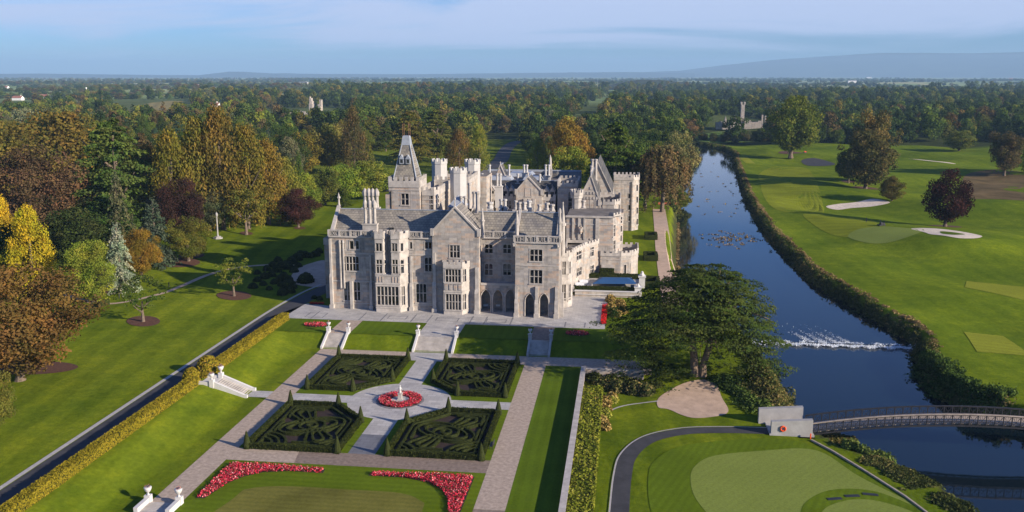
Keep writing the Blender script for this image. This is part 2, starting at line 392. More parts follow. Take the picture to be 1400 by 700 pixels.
# ------------------------------------------------------------------ mesh helpers
def link(o, parent=None):
    COL.objects.link(o)
    if parent is not None: o.parent = parent
    return o
def tag(o, label=None, cat=None, group=None, kind=None):
    if label: o['label'] = label
    if cat: o['category'] = cat
    if group: o['group'] = group
    if kind: o['kind'] = kind
    return o
def empty(name, loc=(0, 0, 0), rz=0.0):
    o = bpy.data.objects.new(name, None); o.empty_display_size = 0.5
    o.location = loc; o.rotation_euler = (0, 0, rz); return link(o)
class MB:
    def __init__(s): s.v = []; s.f = []; s.m = []
    def poly(s, pts, mi=0):
        k = len(s.v); s.v += [tuple(map(float, p)) for p in pts]; s.f.append(tuple(range(k, k + len(pts)))); s.m.append(mi)
    def box(s, x0, x1, y0, y1, z0, z1, mi=0):
        s.prism([(x0, y0), (x1, y0), (x1, y1), (x0, y1)], z0, z1, mi)
    def prism(s, poly, z0, z1, mi=0, top=True, scale=1.0, bottom=True):
        n = len(poly); k = len(s.v)
        cx = sum(p[0] for p in poly) / n; cy = sum(p[1] for p in poly) / n
        s.v += [(p[0], p[1], z0) for p in poly]
        s.v += [(cx + (p[0] - cx) * scale, cy + (p[1] - cy) * scale, z1) for p in poly]
        for i in range(n):
            j = (i + 1) % n; s.f.append((k + i, k + j, k + n + j, k + n + i)); s.m.append(mi)
        if top: s.f.append(tuple(range(k + n, k + 2 * n))); s.m.append(mi)
        if bottom: s.f.append(tuple(range(k + n - 1, k - 1, -1))); s.m.append(mi)
    def cyl(s, x, y, z0, z1, r0, r1=None, n=8, mi=0, rot=0.0):
        r1 = r0 if r1 is None else r1; k = len(s.v)
        for z, r in ((z0, r0), (z1, r1)):
            s.v += [(x + r * math.cos(rot + 2 * math.pi * i / n), y + r * math.sin(rot + 2 * math.pi * i / n), z) for i in range(n)]
        for i in range(n):
            j = (i + 1) % n; s.f.append((k + i, k + j, k + n + j, k + n + i)); s.m.append(mi)
        s.f.append(tuple(range(k + n, k + 2 * n))); s.m.append(mi)
        s.f.append(tuple(range(k + n - 1, k - 1, -1))); s.m.append(mi)
    def lathe(s, x, y, prof, n=10, mi=0):
        k = len(s.v)
        for r, z in prof: s.v += [(x + r * math.cos(2 * math.pi * i / n), y + r * math.sin(2 * math.pi * i / n), z) for i in range(n)]
        for q in range(len(prof) - 1):
            for i in range(n):
                j = (i + 1) % n; a = k + q * n
                s.f.append((a + i, a + j, a + n + j, a + n + i)); s.m.append(mi)
        s.f.append(tuple(range(k + (len(prof) - 1) * n, k + len(prof) * n))); s.m.append(mi)
        s.f.append(tuple(range(k + n - 1, k - 1, -1))); s.m.append(mi)
    def tube(s, pts, rad, n=6, mi=0):
        pts = [Vector(p) for p in pts]; k = len(s.v)
        for i, p in enumerate(pts):
            d = (pts[min(i + 1, len(pts) - 1)] - pts[max(i - 1, 0)]).normalized()
            u = d.orthogonal().normalized() if abs(d.z) < 0.95 else Vector((1, 0, 0)); u = (u - d * u.dot(d)).normalized(); v_ = d.cross(u)
            r = rad[i] if isinstance(rad, (list, tuple)) else rad
            s.v += [tuple(p + (u * math.cos(2 * math.pi * q / n) + v_ * math.sin(2 * math.pi * q / n)) * r) for q in range(n)]
        for i in range(len(pts) - 1):
            for q in range(n):
                j = (q + 1) % n; a = k + i * n; s.f.append((a + q, a + j, a + n + j, a + n + q)); s.m.append(mi)
        s.f.append(tuple(range(k + n - 1, k - 1, -1))); s.m.append(mi)
        s.f.append(tuple(range(k + (len(pts) - 1) * n, k + len(pts) * n))); s.m.append(mi)
    def bar(s, a, b, w, h, mi=0):
        """horizontal-ish bar from a to b, width w across (horizontal), height h"""
        a = Vector(a); b = Vector(b); d = (b - a); L = math.hypot(d.x, d.y)
        nx, ny = ((-d.y / L, d.x / L) if L > 1e-6 else (1, 0)); k = len(s.v)
        for p in (a, b):
            for sx, sz in ((-1, -1), (1, -1), (1, 1), (-1, 1)):
                s.v.append((p.x + nx * w / 2 * sx, p.y + ny * w / 2 * sx, p.z + h / 2 * sz))
        for f in ((0, 1, 2, 3), (7, 6, 5, 4), (0, 4, 5, 1), (1, 5, 6, 2), (2, 6, 7, 3), (3, 7, 4, 0)):
            s.f.append(tuple(k + q for q in f)); s.m.append(mi)
    def build(s, name, mats, parent=None, smooth=False):
        me = bpy.data.meshes.new(name); me.from_pydata(s.v, [], s.f)
        if not isinstance(mats, (list, tuple)): mats = [mats]
        for m in mats: me.materials.append(m)
        if len(mats) > 1: me.polygons.foreach_set('material_index', s.m)
        if smooth: me.polygons.foreach_set('use_smooth', [True] * len(me.polygons))
        me.update()
        return link(bpy.data.objects.new(name, me), parent)

def quad_mesh(name, V, tone, mat, smooth=False):
    """V: (n,4,3) array of quads, tone: (n,) 0..1 per quad"""
    n = len(V); me = bpy.data.meshes.new(name)
    me.vertices.add(n * 4); me.vertices.foreach_set('co', V.reshape(-1).astype(np.float32))
    me.loops.add(n * 4); me.loops.foreach_set('vertex_index', np.arange(n * 4, dtype=np.int32))
    me.polygons.add(n); me.polygons.foreach_set('loop_start', np.arange(0, n * 4, 4, dtype=np.int32))
    me.update(calc_edges=True)
    a = me.attributes.new('tone', 'FLOAT', 'FACE'); a.data.foreach_set('value', np.clip(tone, 0, 1).astype(np.float32))
    me.materials.append(mat)
    return me
def unit(a): return a / np.maximum(np.linalg.norm(a, axis=1, keepdims=True), 1e-9)
def leaf_quads(c, nrm, size, g, aspect=1.0, jitter=0.7):
    n = len(c); nrm = unit(unit(nrm) + g.normal(0, jitter, (n, 3)))
    t = unit(np.cross(nrm, g.normal(0, 1, (n, 3)))); b = np.cross(nrm, t)
    s = (size * g.uniform(0.6, 1.35, n))[:, None] if not np.isscalar(size) or True else size
    t = t * s; b = b * s * aspect
    return np.stack([c - t * 0.5 - b * 0.15, c + t * 0.1 - b * 0.5, c + t * 0.5 + b * 0.1, c - t * 0.1 + b * 0.5], 1)

# ------------------------------------------------------------------ the lie of the land
def ip(y, tab): return np.interp(y, [t[0] for t in tab], [t[1] for t in tab])
WEST = [(-100, 90), (60, 58), (100, 48.5), (117, 43.5), (126, 38.5), (131, 33), (137, 30), (150, 29.5), (173, 28), (188, 27), (205, 22), (230, 17), (259, 16), (355, 21.3), (430, 27), (560, 37), (631, 42), (700, 40), (760, 10), (800, -60)]
EAST = [(-100, 105), (60, 90), (100, 78), (120, 81), (138, 74), (146, 63), (154, 55), (165, 54), (176, 55), (188, 59.5), (206, 56.8), (249, 49), (325, 47.8), (411, 51.8), (500, 59), (597, 67), (650, 73), (700, 70), (760, 40), (800, -30)]
def sst(t): t = np.clip(t, 0, 1); return t * t * (3 - 2 * t)
def height(x, y):
    x = np.asarray(x, float); y = np.asarray(y, float)
    west = np.full(np.broadcast(x, y).shape, 2.0)
    und = 0.5 * np.sin(x / 17 + y / 31) + 0.35 * np.sin(x / 9 - y / 13 + 1)
    west = west + np.where(x < -84, und * np.clip((-84 - x) / 30, 0, 1), 0)
    west = west + np.clip((-110 - x) / 60, 0, 1) * 1.5 * np.clip((y - 180) / 80, 0, 1)
    slope_w = 2 * np.clip((-61 - x) / 7, 0, 1)
    gard = np.where(y < 168.3, np.maximum(slope_w, 2 * np.clip((y - 164.3) / 4, 0, 1)), 2.0)
    z = np.where(x < -68, west, gard)
    z = np.where((x > -68) & (y > 168.3), 2.0, z)
    low = -1.0 + 1.0 * np.clip((y - 140) / 14, 0, 1) * np.clip((x - 3) / 3, 0, 1)
    e2 = np.clip((y - 160) / 40, 0, 1) * 2.0
    z = np.where((x > -6.5) & (y < 155.5), low, z)
    z = np.where((x > 4) & (y >= 155.5), e2 + (1 - np.clip((y - 155.5) / 5, 0, 1)) * 0.0, z)
    z = np.where((x > -6.5) & (x <= 4) & (y >= 155.5) & (y < 168.3), 2 * np.clip((y - 164.3) / 4, 0, 1), z)
    # golf side
    gu = 1.5 * np.sin(x / 23 + 0.7) * np.sin(y / 27) + 1.0 * np.sin(x / 13 + y / 17 + 1.1 * np.sin(x / 40)) + 0.45 * np.sin(y / 9.5 - x / 21 + np.sin(y / 33))
    wob = np.clip((x - ip(y, EAST) - 5) / 18, 0, 1)
    mound = 1.8 * np.exp(-(((x - 100) / 16) ** 2 + ((y - 287) / 9) ** 2)) - 1.0 * np.exp(-(((x - 78) / 12) ** 2 + ((y - 278) / 10) ** 2))
    z = np.where(x > 45 + 0 * y, np.where(x > (ip(y, WEST) + ip(y, EAST)) / 2, (gu + mound) * wob, z), z)
    # rolling country further off
    d = np.hypot(x, y)
    far = np.clip((d - 900) / 1500, 0, 1)
    z = z + far * (6 * np.sin(x / 410 + 1) * np.sin(y / 530) + 5 * np.sin(x / 170 - y / 260))
    z = z * (1 - 0.6 * np.clip((d - 6000) / 3000, 0, 1))
    # river bed
    wb, eb = ip(y, WEST), ip(y, EAST)
    out = np.maximum(wb - x, x - eb)                    # >0 on land
    bankw = np.where(x < (wb + eb) / 2, np.where(y < 137, 1.5, 4.5), 4.0)
    t = sst((out + 0.6) / bankw)
    return np.where(y < 800, z * t + (-4.6) * (1 - t), z)
def hz(x, y): return float(height(np.array([x]), np.array([y]))[0])

def ax(*segs):
    a = []
    for s0, s1, st in segs: a += list(np.arange(s0, s1, st))
    return a
xs = np.array(sorted(set([-16000, -12000, -9000, -7000, -5500, -4300, -3400, -2700, -2100, -1700, -1400, -1150, -950, -800, -700, -600] + ax((-520, -200, 10), (-200, -110, 4), (-110, 66, 1), (66, 132, 1.5), (132, 300, 4), (300, 620, 12)) + [640, 760, 900, 1100, 1400, 1700, 2100, 2700, 3400, 4300, 5500, 7000, 9000, 12000, 16000])), float)
ys = np.array(sorted(set([-4000, -2000, -1000, -400, -150, -50, 20, 50] + ax((60, 86, 6), (86, 216, 1), (216, 310, 1.5), (310, 470, 4), (470, 1010, 9)) + [1050, 1150, 1300, 1500, 1750, 2100, 2500, 3000, 3700, 4500, 5500, 7000, 9000, 12000, 16000, 22000])), float)
GX, GY = np.meshgrid(xs, ys)
GZ = height(GX, GY)
nx_, ny_ = len(xs), len(ys)
me = bpy.data.meshes.new('ground')
me.vertices.add(nx_ * ny_); me.vertices.foreach_set('co', np.stack([GX, GY, GZ], -1).reshape(-1).astype(np.float32))
ii = np.arange((ny_ - 1) * (nx_ - 1)); r_, c_ = ii // (nx_ - 1), ii % (nx_ - 1); a0 = r_ * nx_ + c_
qi = np.stack([a0, a0 + 1, a0 + nx_ + 1, a0 + nx_], 1).astype(np.int32)
me.loops.add(qi.size); me.loops.foreach_set('vertex_index', qi.reshape(-1))
me.polygons.add(len(qi)); me.polygons.foreach_set('loop_start', np.arange(0, qi.size, 4, dtype=np.int32))
me.polygons.foreach_set('use_smooth', np.ones(len(qi), bool))
me.update(calc_edges=True)
# ground cover colour by place: garden lawn, golf course, woodland floor, river bank
tone = np.empty((ny_, nx_, 4)); tone[...] = (0.104, 0.152, 0.008, 1)
mid = (ip(GY, WEST) + ip(GY, EAST)) / 2
golf = (GX > mid) & (GY < 800)
tone[golf] = (0.106, 0.162, 0.009, 1)
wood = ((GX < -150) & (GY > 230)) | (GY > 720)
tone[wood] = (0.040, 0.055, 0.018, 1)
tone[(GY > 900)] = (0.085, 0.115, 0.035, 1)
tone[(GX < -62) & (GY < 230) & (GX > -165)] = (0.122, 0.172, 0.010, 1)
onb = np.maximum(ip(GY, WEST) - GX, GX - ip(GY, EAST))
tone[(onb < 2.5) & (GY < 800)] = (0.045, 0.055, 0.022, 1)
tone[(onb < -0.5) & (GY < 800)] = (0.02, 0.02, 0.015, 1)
park = (GY > 380) & (GY < 720) & (GX < mid) & (GX > -300)
tone[park] = (0.11, 0.15, 0.014, 1)
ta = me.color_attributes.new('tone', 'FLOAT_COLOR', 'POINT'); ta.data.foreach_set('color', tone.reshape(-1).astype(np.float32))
mo = np.where(wood | (onb < 2.5), 0.0, np.where(golf, 0.45, 1.0)); fa_ = np.clip((GY - 1500) / 600, 0, 1)
b_ = me.attributes.new('mown', 'FLOAT', 'POINT'); b_.data.foreach_set('value', mo.reshape(-1).astype(np.float32))
b_ = me.attributes.new('farfield', 'FLOAT', 'POINT'); b_.data.foreach_set('value', fa_.reshape(-1).astype(np.float32))
me.materials.append(GROUND)
tag(link(bpy.data.objects.new('ground', me)), kind='structure')

# ------------------------------------------------------------------ sheets (paths, lawns, greens)
def sheet(name, pts, z, mat, kind='structure', holes=None):
    m = MB(); m.poly([(x, y, z) for x, y in pts]); o = m.build(name, mat); return tag(o, kind=kind)
def rect(name, x0, x1, y0, y1, z, mat): return sheet(name, [(x0, y0), (x1, y0), (x1, y1), (x0, y1)], z, mat)
def catmull(pts, n=8, closed=True):
    out = []; L = len(pts)
    for i in range(L if closed else L - 1):
        p = [np.array(pts[(i + k) % L if closed else min(max(i + k, 0), L - 1)], float) for k in (-1, 0, 1, 2)]
        for q in range(n):
            t = q / n
            out.append(tuple(0.5 * ((2 * p[1]) + (-p[0] + p[2]) * t + (2 * p[0] - 5 * p[1] + 4 * p[2] - p[3]) * t * t + (-p[0] + 3 * p[1] - 3 * p[2] + p[3]) * t ** 3)))
    if not closed: out.append(tuple(map(float, pts[-1])))
    return out
def drape(name, pts, mat, off=0.06, rings=10, kind='structure', n=8, smooth_curve=True):
    """a flat patch of ground (green, bunker, mulch) that follows the land"""
    if smooth_curve: pts = catmull(pts, n)
    pts = np.array(pts); c = pts.mean(0); m = MB(); L = len(pts); off = off * .5 + .018
    V = [(c[0], c[1], hz(*c) + off)]
    for r in range(1, rings + 1):
        q = c + (pts - c) * r / rings; z = height(q[:, 0], q[:, 1]) + off
        V += [(q[i, 0], q[i, 1], z[i]) for i in range(L)]
    m.v = [tuple(map(float, v)) for v in V]
    for i in range(L): m.f.append((0, 1 + i, 1 + (i + 1) % L)); m.m.append(0)
    for r in range(rings - 1):
        for i in range(L):
            j = (i + 1) % L; a = 1 + r * L; m.f.append((a + i, a + L + i, a + L + j, a + j)); m.m.append(0)
    o = m.build(name, mat); return tag(o, kind=kind)
def ribbon(name, pts, w, mat, off=0.05, kind='structure', side=0.0, sub=8):
    """a path or kerb of width w following pts (and the land), shifted sideways by side"""
    p = np.array(catmull(pts, sub, False)); d = np.gradient(p, axis=0); d /= np.linalg.norm(d, axis=1, keepdims=True)
    nrm = np.stack([-d[:, 1], d[:, 0]], 1); m = MB(); k = max(1, int(abs(w) / 1.2))
    rows = []
    for q in range(k + 1):
        c = p + nrm * (side + w * (q / k - 0.5)); z = height(c[:, 0], c[:, 1]) + off
        rows.append([(c[i, 0], c[i, 1], z[i]) for i in range(len(c))])
    L = len(p)
    for r in rows: m.v += [tuple(map(float, v)) for v in r]
    for q in range(k):
        for i in range(L - 1): a = q * L + i; m.f.append((a, a + 1, a + L + 1, a + L)); m.m.append(0)
    o = m.build(name, mat); return tag(o, kind=kind)
PX = lambda l, z=0.0: [P(a, b, z) for a, b in l]
CX = -35.5
# garden paths
rect('gravel_path', -57.5, -53.6, 86, 164.3, 0.02, GRAVEL)
rect('gravel_path', -17.4, -13.5, 102, 164.3, 0.02, GRAVEL)
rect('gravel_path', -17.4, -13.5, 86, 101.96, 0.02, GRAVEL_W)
rect('gravel_path', -53.6, -39.6, 159, 164.3, 0.024, GRAVEL)
rect('gravel_path', -31.6, -17.4, 159, 164.3, 0.024, GRAVEL)
rect('gravel_path', -13.5, 5.5, 159, 164.3, 0.024, GRAVEL)
sheet('gravel_path', [(-6.7, 155.9), (5.5, 155.9), (5.5, 159), (-6.7, 159)], 0.03, GRAVEL)
sheet('gravel_path', [(-53.6, 112.3), (-43.9, 112.3), (-44.6, 116.4), (-53.6, 116.4)], 0.024, GRAVEL)
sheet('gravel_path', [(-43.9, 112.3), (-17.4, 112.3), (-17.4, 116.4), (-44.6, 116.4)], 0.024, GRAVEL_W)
rect('stone_path', -39.6, -31.6, 159, 164.3, 0.03, PAVE)
rect('stone_path', -37.6, -33.7, 145, 159, 0.024, PAVE)
rect('stone_path', -37.6, -33.7, 123.4, 131, 0.024, PAVE)
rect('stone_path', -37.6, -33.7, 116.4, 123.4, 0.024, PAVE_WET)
rect('stone_path', -53.6, -42.5, 135.9, 139.2, 0.024, PAVE)
rect('stone_path', -28.7, -17.4, 135.9, 139.2, 0.024, PAVE)
rect('stone_path', -61.3, -57.5, 136.6, 139.6, 0.024, PAVE)
m = MB(); m.poly([(CX + 8.4 * math.cos(t * math.pi / 32), 137.8 + 8.4 * math.sin(t * math.pi / 32), 0.034) for t in range(64)])
tag(m.build('round_paving', PAVE), kind='structure')
# lawn plots inside the garden
for x0, x1 in ((-53.6, -37.6), (-33.7, -17.4)):
    for y0, y1 in ((139.2, 159), (116.4, 135.9)): rect('lawn', x0, x1, y0, y1, 0.014, LAWN)
rect('lawn', -13.5, -6.9, 86, 159, 0.014, LAWN_E)
rect('lawn', -53.6, -17.4, 86, 112.3, 0.014, LAWN)
drape('worn_lawn', [(-47.6, 101.5), (-46.5, 104.2), (-42, 105.3), (-34, 105.3), (-27.5, 105.2), (-24.3, 103.4), (-23.5, 101), (-23.5, 88), (-47.5, 88)], BROWNLAWN, 0.03, 4)
# terrace on the upper level
sheet('terrace_paving', [(-73.5, 178), (-3.3, 177.6), (-3.3, 206), (-12.0, 206), (-12.0, 196), (-62, 196), (-62, 188.5), (-69.5, 190.5)], 2.03, PAVE)
rect('gravel_path', -57.5, -53.2, 168.3, 178.0, 2.02, GRAVEL)
rect('gravel_path', -17.5, -13.3, 168.3, 177.8, 2.02, GRAVEL_W)
rect('stone_path', -39.6, -31.6, 168.3, 177.9, 2.02, PAVE)
for x0, x1 in ((-69, -57.5), (-53.2, -39.6), (-31.6, -17.5), (-13.3, -2.5)): rect('lawn', x0, x1, 168.4, 177.75, 2.012, LAWN_E)
m = MB()
for x in (-64.5, -54.2, -49.6, -43.2, -39.8, -31.0, -28, -22.6, -11.4, -7.4):
    m.box(x - 0.14, x + 0.14, 178.2, 184.2 if x not in (-11.4, -7.4) else 182, 2.034, 2.042)
for x0, x1, y0, y1 in ((-48.7, -44.6, 180, 182.4), (-38.4, -33.6, 179.8, 182.2), (-27.8, -23.6, 179.9, 182.3), (-66.2, -62.2, 179, 183)):
    for a in ((x0, x1, y0, y0 + .2), (x0, x1, y1 - .2, y1), (x0, x0 + .2, y0, y1), (x1 - .2, x1, y0, y1)): m.box(*a, 2.034, 2.043)
tag(m.build('terrace_paving_bands', PAVE_D), kind='structure')
# drive
ribbon('drive', [(-72.7, 60), (-72.7, 120), (-72.7, 165), (-72.5, 185), (-71.0, 200), (-68.5, 212)], 4.6, ASPHALT, 0.03)
ribbon('drive_kerb', [(-75.4, 60), (-75.4, 120), (-75.4, 165), (-75.2, 185), (-74.2, 200), (-72.5, 209)], 0.7, KERB, 0.10)
drape('forecourt', PX([(446, 357), (425, 360), (408, 367), (398, 378), (402, 387), (415, 391), (440, 392), (452, 380)], 2), GRAVEL_P, 0.06, 5)
# west lawn footpath
ribbon('footpath', PX([(85, 400), (150, 412), (215, 402), (247, 391), (285, 376), (330, 366), (385, 362), (420, 366)], 2), 1.5, GRAVEL_P, 0.06)
# road on the golf side
rd = [(-0.2, 60), (-0.2, 85), (0.3, 104), (0.7, 116), (1.6, 123), (4.5, 129), (9.5, 132.6), (15, 133.9), (22, 134.4), (29, 134.6)]
ribbon('cart_road', rd, 2.3, ASPHALT, 0.05)
ribbon('cart_road_kerb', rd, 0.22, KERB, 0.12, side=1.27)
# golf: greens, collars, tees, bunkers
Z_ = -1.0
drape('green_surround', PX([(900, 720), (888, 690), (886, 655), (893, 632), (925, 612), (985, 603), (1060, 600), (1112, 612), (1290, 705), (1300, 760), (1100, 800), (940, 780)], Z_), COLLAR, 0.05, 8)
drape('putting_green', PX([(975, 712), (950, 680), (944, 655), (950, 638), (975, 624), (1040, 617), (1115, 616), (1175, 652), (1262, 698), (1270, 730), (1120, 780), (1010, 750)], Z_), GREEN, 0.10, 8)
drape('green_collar', PX([(1098, 720), (1095, 700), (1104, 685), (1130, 672), (1165, 669), (1205, 675), (1262, 699), (1290, 720), (1200, 760)], Z_), COLLAR, 0.14, 5)
drape('putting_green', PX([(1125, 720), (1122, 704), (1135, 692), (1165, 684), (1200, 686), (1250, 702), (1270, 725), (1200, 750)], Z_), GREEN, 0.18, 5)
for k, (a, b) in enumerate(((1130, 682), (1154, 678), (1179, 676))):
    x, y = P(a + 11, b + 1, Z_); m = MB(); m.box(-0.95, 0.95, -0.3, 0.3, 0.10, 0.15); o = m.build('fringe_mat', IRON)  # flat dark mat lying on the fringe of the green
    o.location = (x, y, hz(x, y)); o.rotation_euler = (0, 0, (0.28, 0.18, -0.1)[k])
    tag(o, ('dark mat on the fringe of the near putting green, first of three from the road', 'dark mat on the fringe of the near putting green, middle one of three', 'dark mat on the fringe of the near putting green, the one closest to the river')[k], 'mat', 'dark mats by the near putting green')
drape('fairway', PX([(1098, 296), (1140, 292), (1185, 300), (1200, 312), (1192, 322), (1160, 325), (1125, 315)]), FAIRWAY, 0.10, 8)
drape('fairway', PX([(1040, 235), (1075, 226), (1105, 232), (1120, 262), (1125, 285), (1080, 292), (1052, 280), (1040, 255)]), FAIRWAY, 0.08, 8)
drape('putting_green', PX([(1160, 325), (1172, 318), (1205, 316), (1235, 320), (1262, 324), (1250, 331), (1225, 336), (1190, 335)]), GREEN, 0.12, 6)
drape('bunker', PX([(1245, 322), (1275, 322), (1315, 328), (1340, 335), (1335, 341), (1305, 341), (1275, 334), (1262, 328)]), SAND, 0.12, 5)
drape('bunker_island', PX([(1285, 328), (1305, 330), (1318, 334), (1304, 337), (1288, 333)]), LAWN_E, 0.2, 3)
drape('bunker', PX([(1130, 275), (1145, 273.5), (1170, 273), (1195, 271.5), (1217, 275), (1195, 277), (1165, 277), (1145, 278)]), SAND, 0.14, 3)
drape('bunker', PX([(1240, 218), (1262, 217), (1285, 220), (1307, 223), (1285, 225), (1258, 224), (1243, 222)]), SAND, 0.14, 3)
drape('golf_pond_path', PX([(1096, 218), (1112, 217), (1130, 219), (1142, 223), (1125, 224), (1105, 222)]), ASPHALT, 0.2, 3)
drape('rough_field', PX([(1318, 240), (1345, 236), (1400, 235), (1460, 240), (1470, 285), (1400, 282), (1345, 275), (1322, 262)]), grass_mat('rough_meadow', (0.13, 0.10, 0.045), 0, 0, 0.1, 0.4), 0.1, 6)
for q in ([(1322, 380), (1470, 394), (1460, 420), (1319, 393)], [(1318, 449), (1372, 451), (1412, 481), (1336, 479)], [(1008, 214), (1021, 214), (1033, 223), (1020, 223)]):
    c = PX(q); e = []
    for i in range(4):
        for t in range(6): e.append(tuple(np.array(c[i]) * (1 - t / 6) + np.array(c[(i + 1) % 4]) * t / 6))
    drape('tee', e, TEE, 0.12, 6, smooth_curve=False)
# path beside the river and the strip of grass next to it
ribbon('river_path', [(11.5, 196), (11.3, 214), (11.6, 260), (12.3, 300), (13.0, 347)], 4.7, GRAVEL_P, 0.08)
drape('gravel_apron', [P(*q) for q in [(903, 538), (940, 522), (975, 521), (987, 540), (996, 556), (975, 562), (945, 563), (915, 553), (900, 550)]], GRAVEL_P, 0.09, 6)
ribbon('apron_kerb', PX([(820, 578), (828, 566), (845, 557), (870, 552), (900, 551)], -0.9), 0.35, KERB, 0.12)
# mulch rings under lawn trees
for q, z in (((320, 405, 24, 6.2), 2), ((196, 440, 23, 7), 2), ((240, 362, 34, 6), 2), ((262, 353, 18, 4), 2), ((337, 321, 9, 2.2), 2), ((410, 311, 8, 2), 2), ((152, 396, 12, 3.2), 2), ((45, 500, 62, 9), 2), ((1292, 307, 24, 4), 0), ((1183, 257, 20, 3), 0), ((1160, 249, 10, 1.6), 0), ((1081, 212, 17, 2), 0)):
    cx, cy, a, b = q
    drape('mulch_bed', PX([(cx + a * math.cos(t * math.pi / 4), cy + b * math.sin(t * math.pi / 4)) for t in range(8)], z), MULCH, 0.14, 4)

# river, with a weir across it
m = MB(); yy = list(np.arange(60, 800, 12.0))
def water(name, y0, y1, z, n):
    m = MB(); y = np.linspace(y0, y1, n); k = 0
    for v in y:
        m.v += [(float(ip(v, WEST)) - 3.2, float(v), z), (float(ip(v, EAST)) + 3.2, float(v), z)]
    for i in range(n - 1): m.f.append((2 * i, 2 * i + 1, 2 * i + 3, 2 * i + 2)); m.m.append(0)
    return tag(m.build(name, WATER), kind='structure')
water('river', 20, 188, -3.15, 30)
water('river', 189.6, 800, -2.75, 90)
m = MB(); m.v = [(24, 188, -3.14), (62, 188, -3.14), (62, 189.6, -2.74), (24, 189.6, -2.74)]; m.f = [(0, 1, 2, 3)]; m.m = [0]
tag(m.build('weir', WATER), 'low weir step across the river beyond the cedar', 'weir')
m = MB(); g = np.random.default_rng(3); fo = []
nf = 5200; fx = g.uniform(27, 61, nf); fy = 188.7 + g.normal(0, 0.62, nf) + 0.5 * np.sin(fx * 1.7)
plume = g.random(nf) < 0.22
fy = np.where(plume, 189.5 + g.exponential(2.6, nf), fy); fx = np.where(plume, 40 + (g.integers(0, 4, nf) * 2.6) - (fy - 188) * 0.35 + g.normal(0, 0.5, nf), fx)
fc = np.stack([fx, fy, np.where(fy > 189.6, -2.72, -2.9) + g.uniform(0, 0.14, nf)], 1)
V = leaf_quads(fc, np.tile([0, -0.4, 1.0], (nf, 1)), np.where(plume, 0.11, 0.19), g)
fm = quad_mesh('foam', V, g.random(nf), FOAM); tag(link(bpy.data.objects.new('foam', fm)), 'line of white water along the weir', 'foam', kind='stuff')

# ================================================================== the manor
manor = empty('manor_house', (-36, 193, 2))
tag(manor, 'large grey limestone manor with gables, turrets and a steep-roofed tower beside the river', 'manor')
def MP(mb, name, mats, parent=None, smooth=False):
    o = mb.build(name, mats, None, smooth); p = parent or manor
    o.parent = p; o.matrix_parent_inverse = Matrix.Translation(-Vector(p.location)) if p is manor else Matrix.Identity(4)
    return o
def sub(mb, name, mats, parent):
    o = mb.build(name, mats); o.parent = parent; return o
_windows = []
def window(a, b, u0, u1, v0, v1, n=2, rows=2, arch=True, th=0.35, mat=None):
    """stone window frame in a wall from a to b (2-D), with mullions, transoms and arched lights; glass set behind"""
    ex, ey = b[0] - a[0], b[1] - a[1]; L = math.hypot(ex, ey); ex /= L; ey /= L; nx, ny = ey, -ex
    def T(u, d, z): return (a[0] + ex * u + nx * d, a[1] + ey * u + ny * d, z)
    m = MB()
    def bx(u_0, u_1, z0, z1, d0, d1):
        k = len(m.v)
        for d in (d0, d1):
            m.v += [T(u_0, d, z0), T(u_1, d, z0), T(u_1, d, z1), T(u_0, d, z1)]
        for f in ((0, 1, 2, 3), (7, 6, 5, 4), (0, 4, 5, 1), (1, 5, 6, 2), (2, 6, 7, 3), (3, 7, 4, 0)): m.f.append(tuple(k + q for q in f)); m.m.append(0)
    e = 0.16
    bx(u0 - e, u0, v0 - e, v1 + e, -0.05, 0.07); bx(u1, u1 + e, v0 - e, v1 + e, -0.05, 0.07)
    bx(u0, u1, v1, v1 + e, -0.05, 0.09); bx(u0 - 0.25, u1 + 0.25, v0 - e - 0.1, v0, -0.05, 0.14)
    w = (u1 - u0) / n
    for i in range(1, n): bx(u0 + w * i - 0.075, u0 + w * i + 0.075, v0, v1, -0.26, -0.05)
    for r in range(1, rows):
        z = v0 + (v1 - v0) * r / rows; bx(u0, u1, z - 0.06, z + 0.06, -0.24, -0.07)
    if arch:
        h = min(w * 0.55, (v1 - v0) * 0.3)
        for i in range(n):
            l, r = u0 + w * i, u0 + w * (i + 1)
            for s, e_ in ((l, 1), (r, -1)):
                pts = [(s, v1 - h), (s + e_ * w * 0.10, v1 - h * 0.5), (s + e_ * w * 0.5, v1 - 0.03), (s + e_ * w * 0.5, v1), (s, v1)]
                m.poly([T(p[0], -0.10, p[1]) for p in pts])
    o = MP(m, 'window', mat or TRIM)
    g_ = MB(); g_.poly([T(u0, -th + 0.06, v0), T(u1, -th + 0.06, v0), T(u1, -th + 0.06, v1), T(u0, -th + 0.06, v1)])
    sub(g_, 'glass', GLASS, o); _windows.append(o)
    if len(_windows) % 4 == 1:
        g_ = MB(); zb_ = v1 - (v1 - v0) * (.35 + .2 * (len(_windows) % 3)); g_.poly([T(u0, -th + 0.075, zb_), T(u1, -th + 0.075, zb_), T(u1, -th + 0.075, v1), T(u0, -th + 0.075, v1)]); sub(g_, 'blind', BLIND, o)
    return o
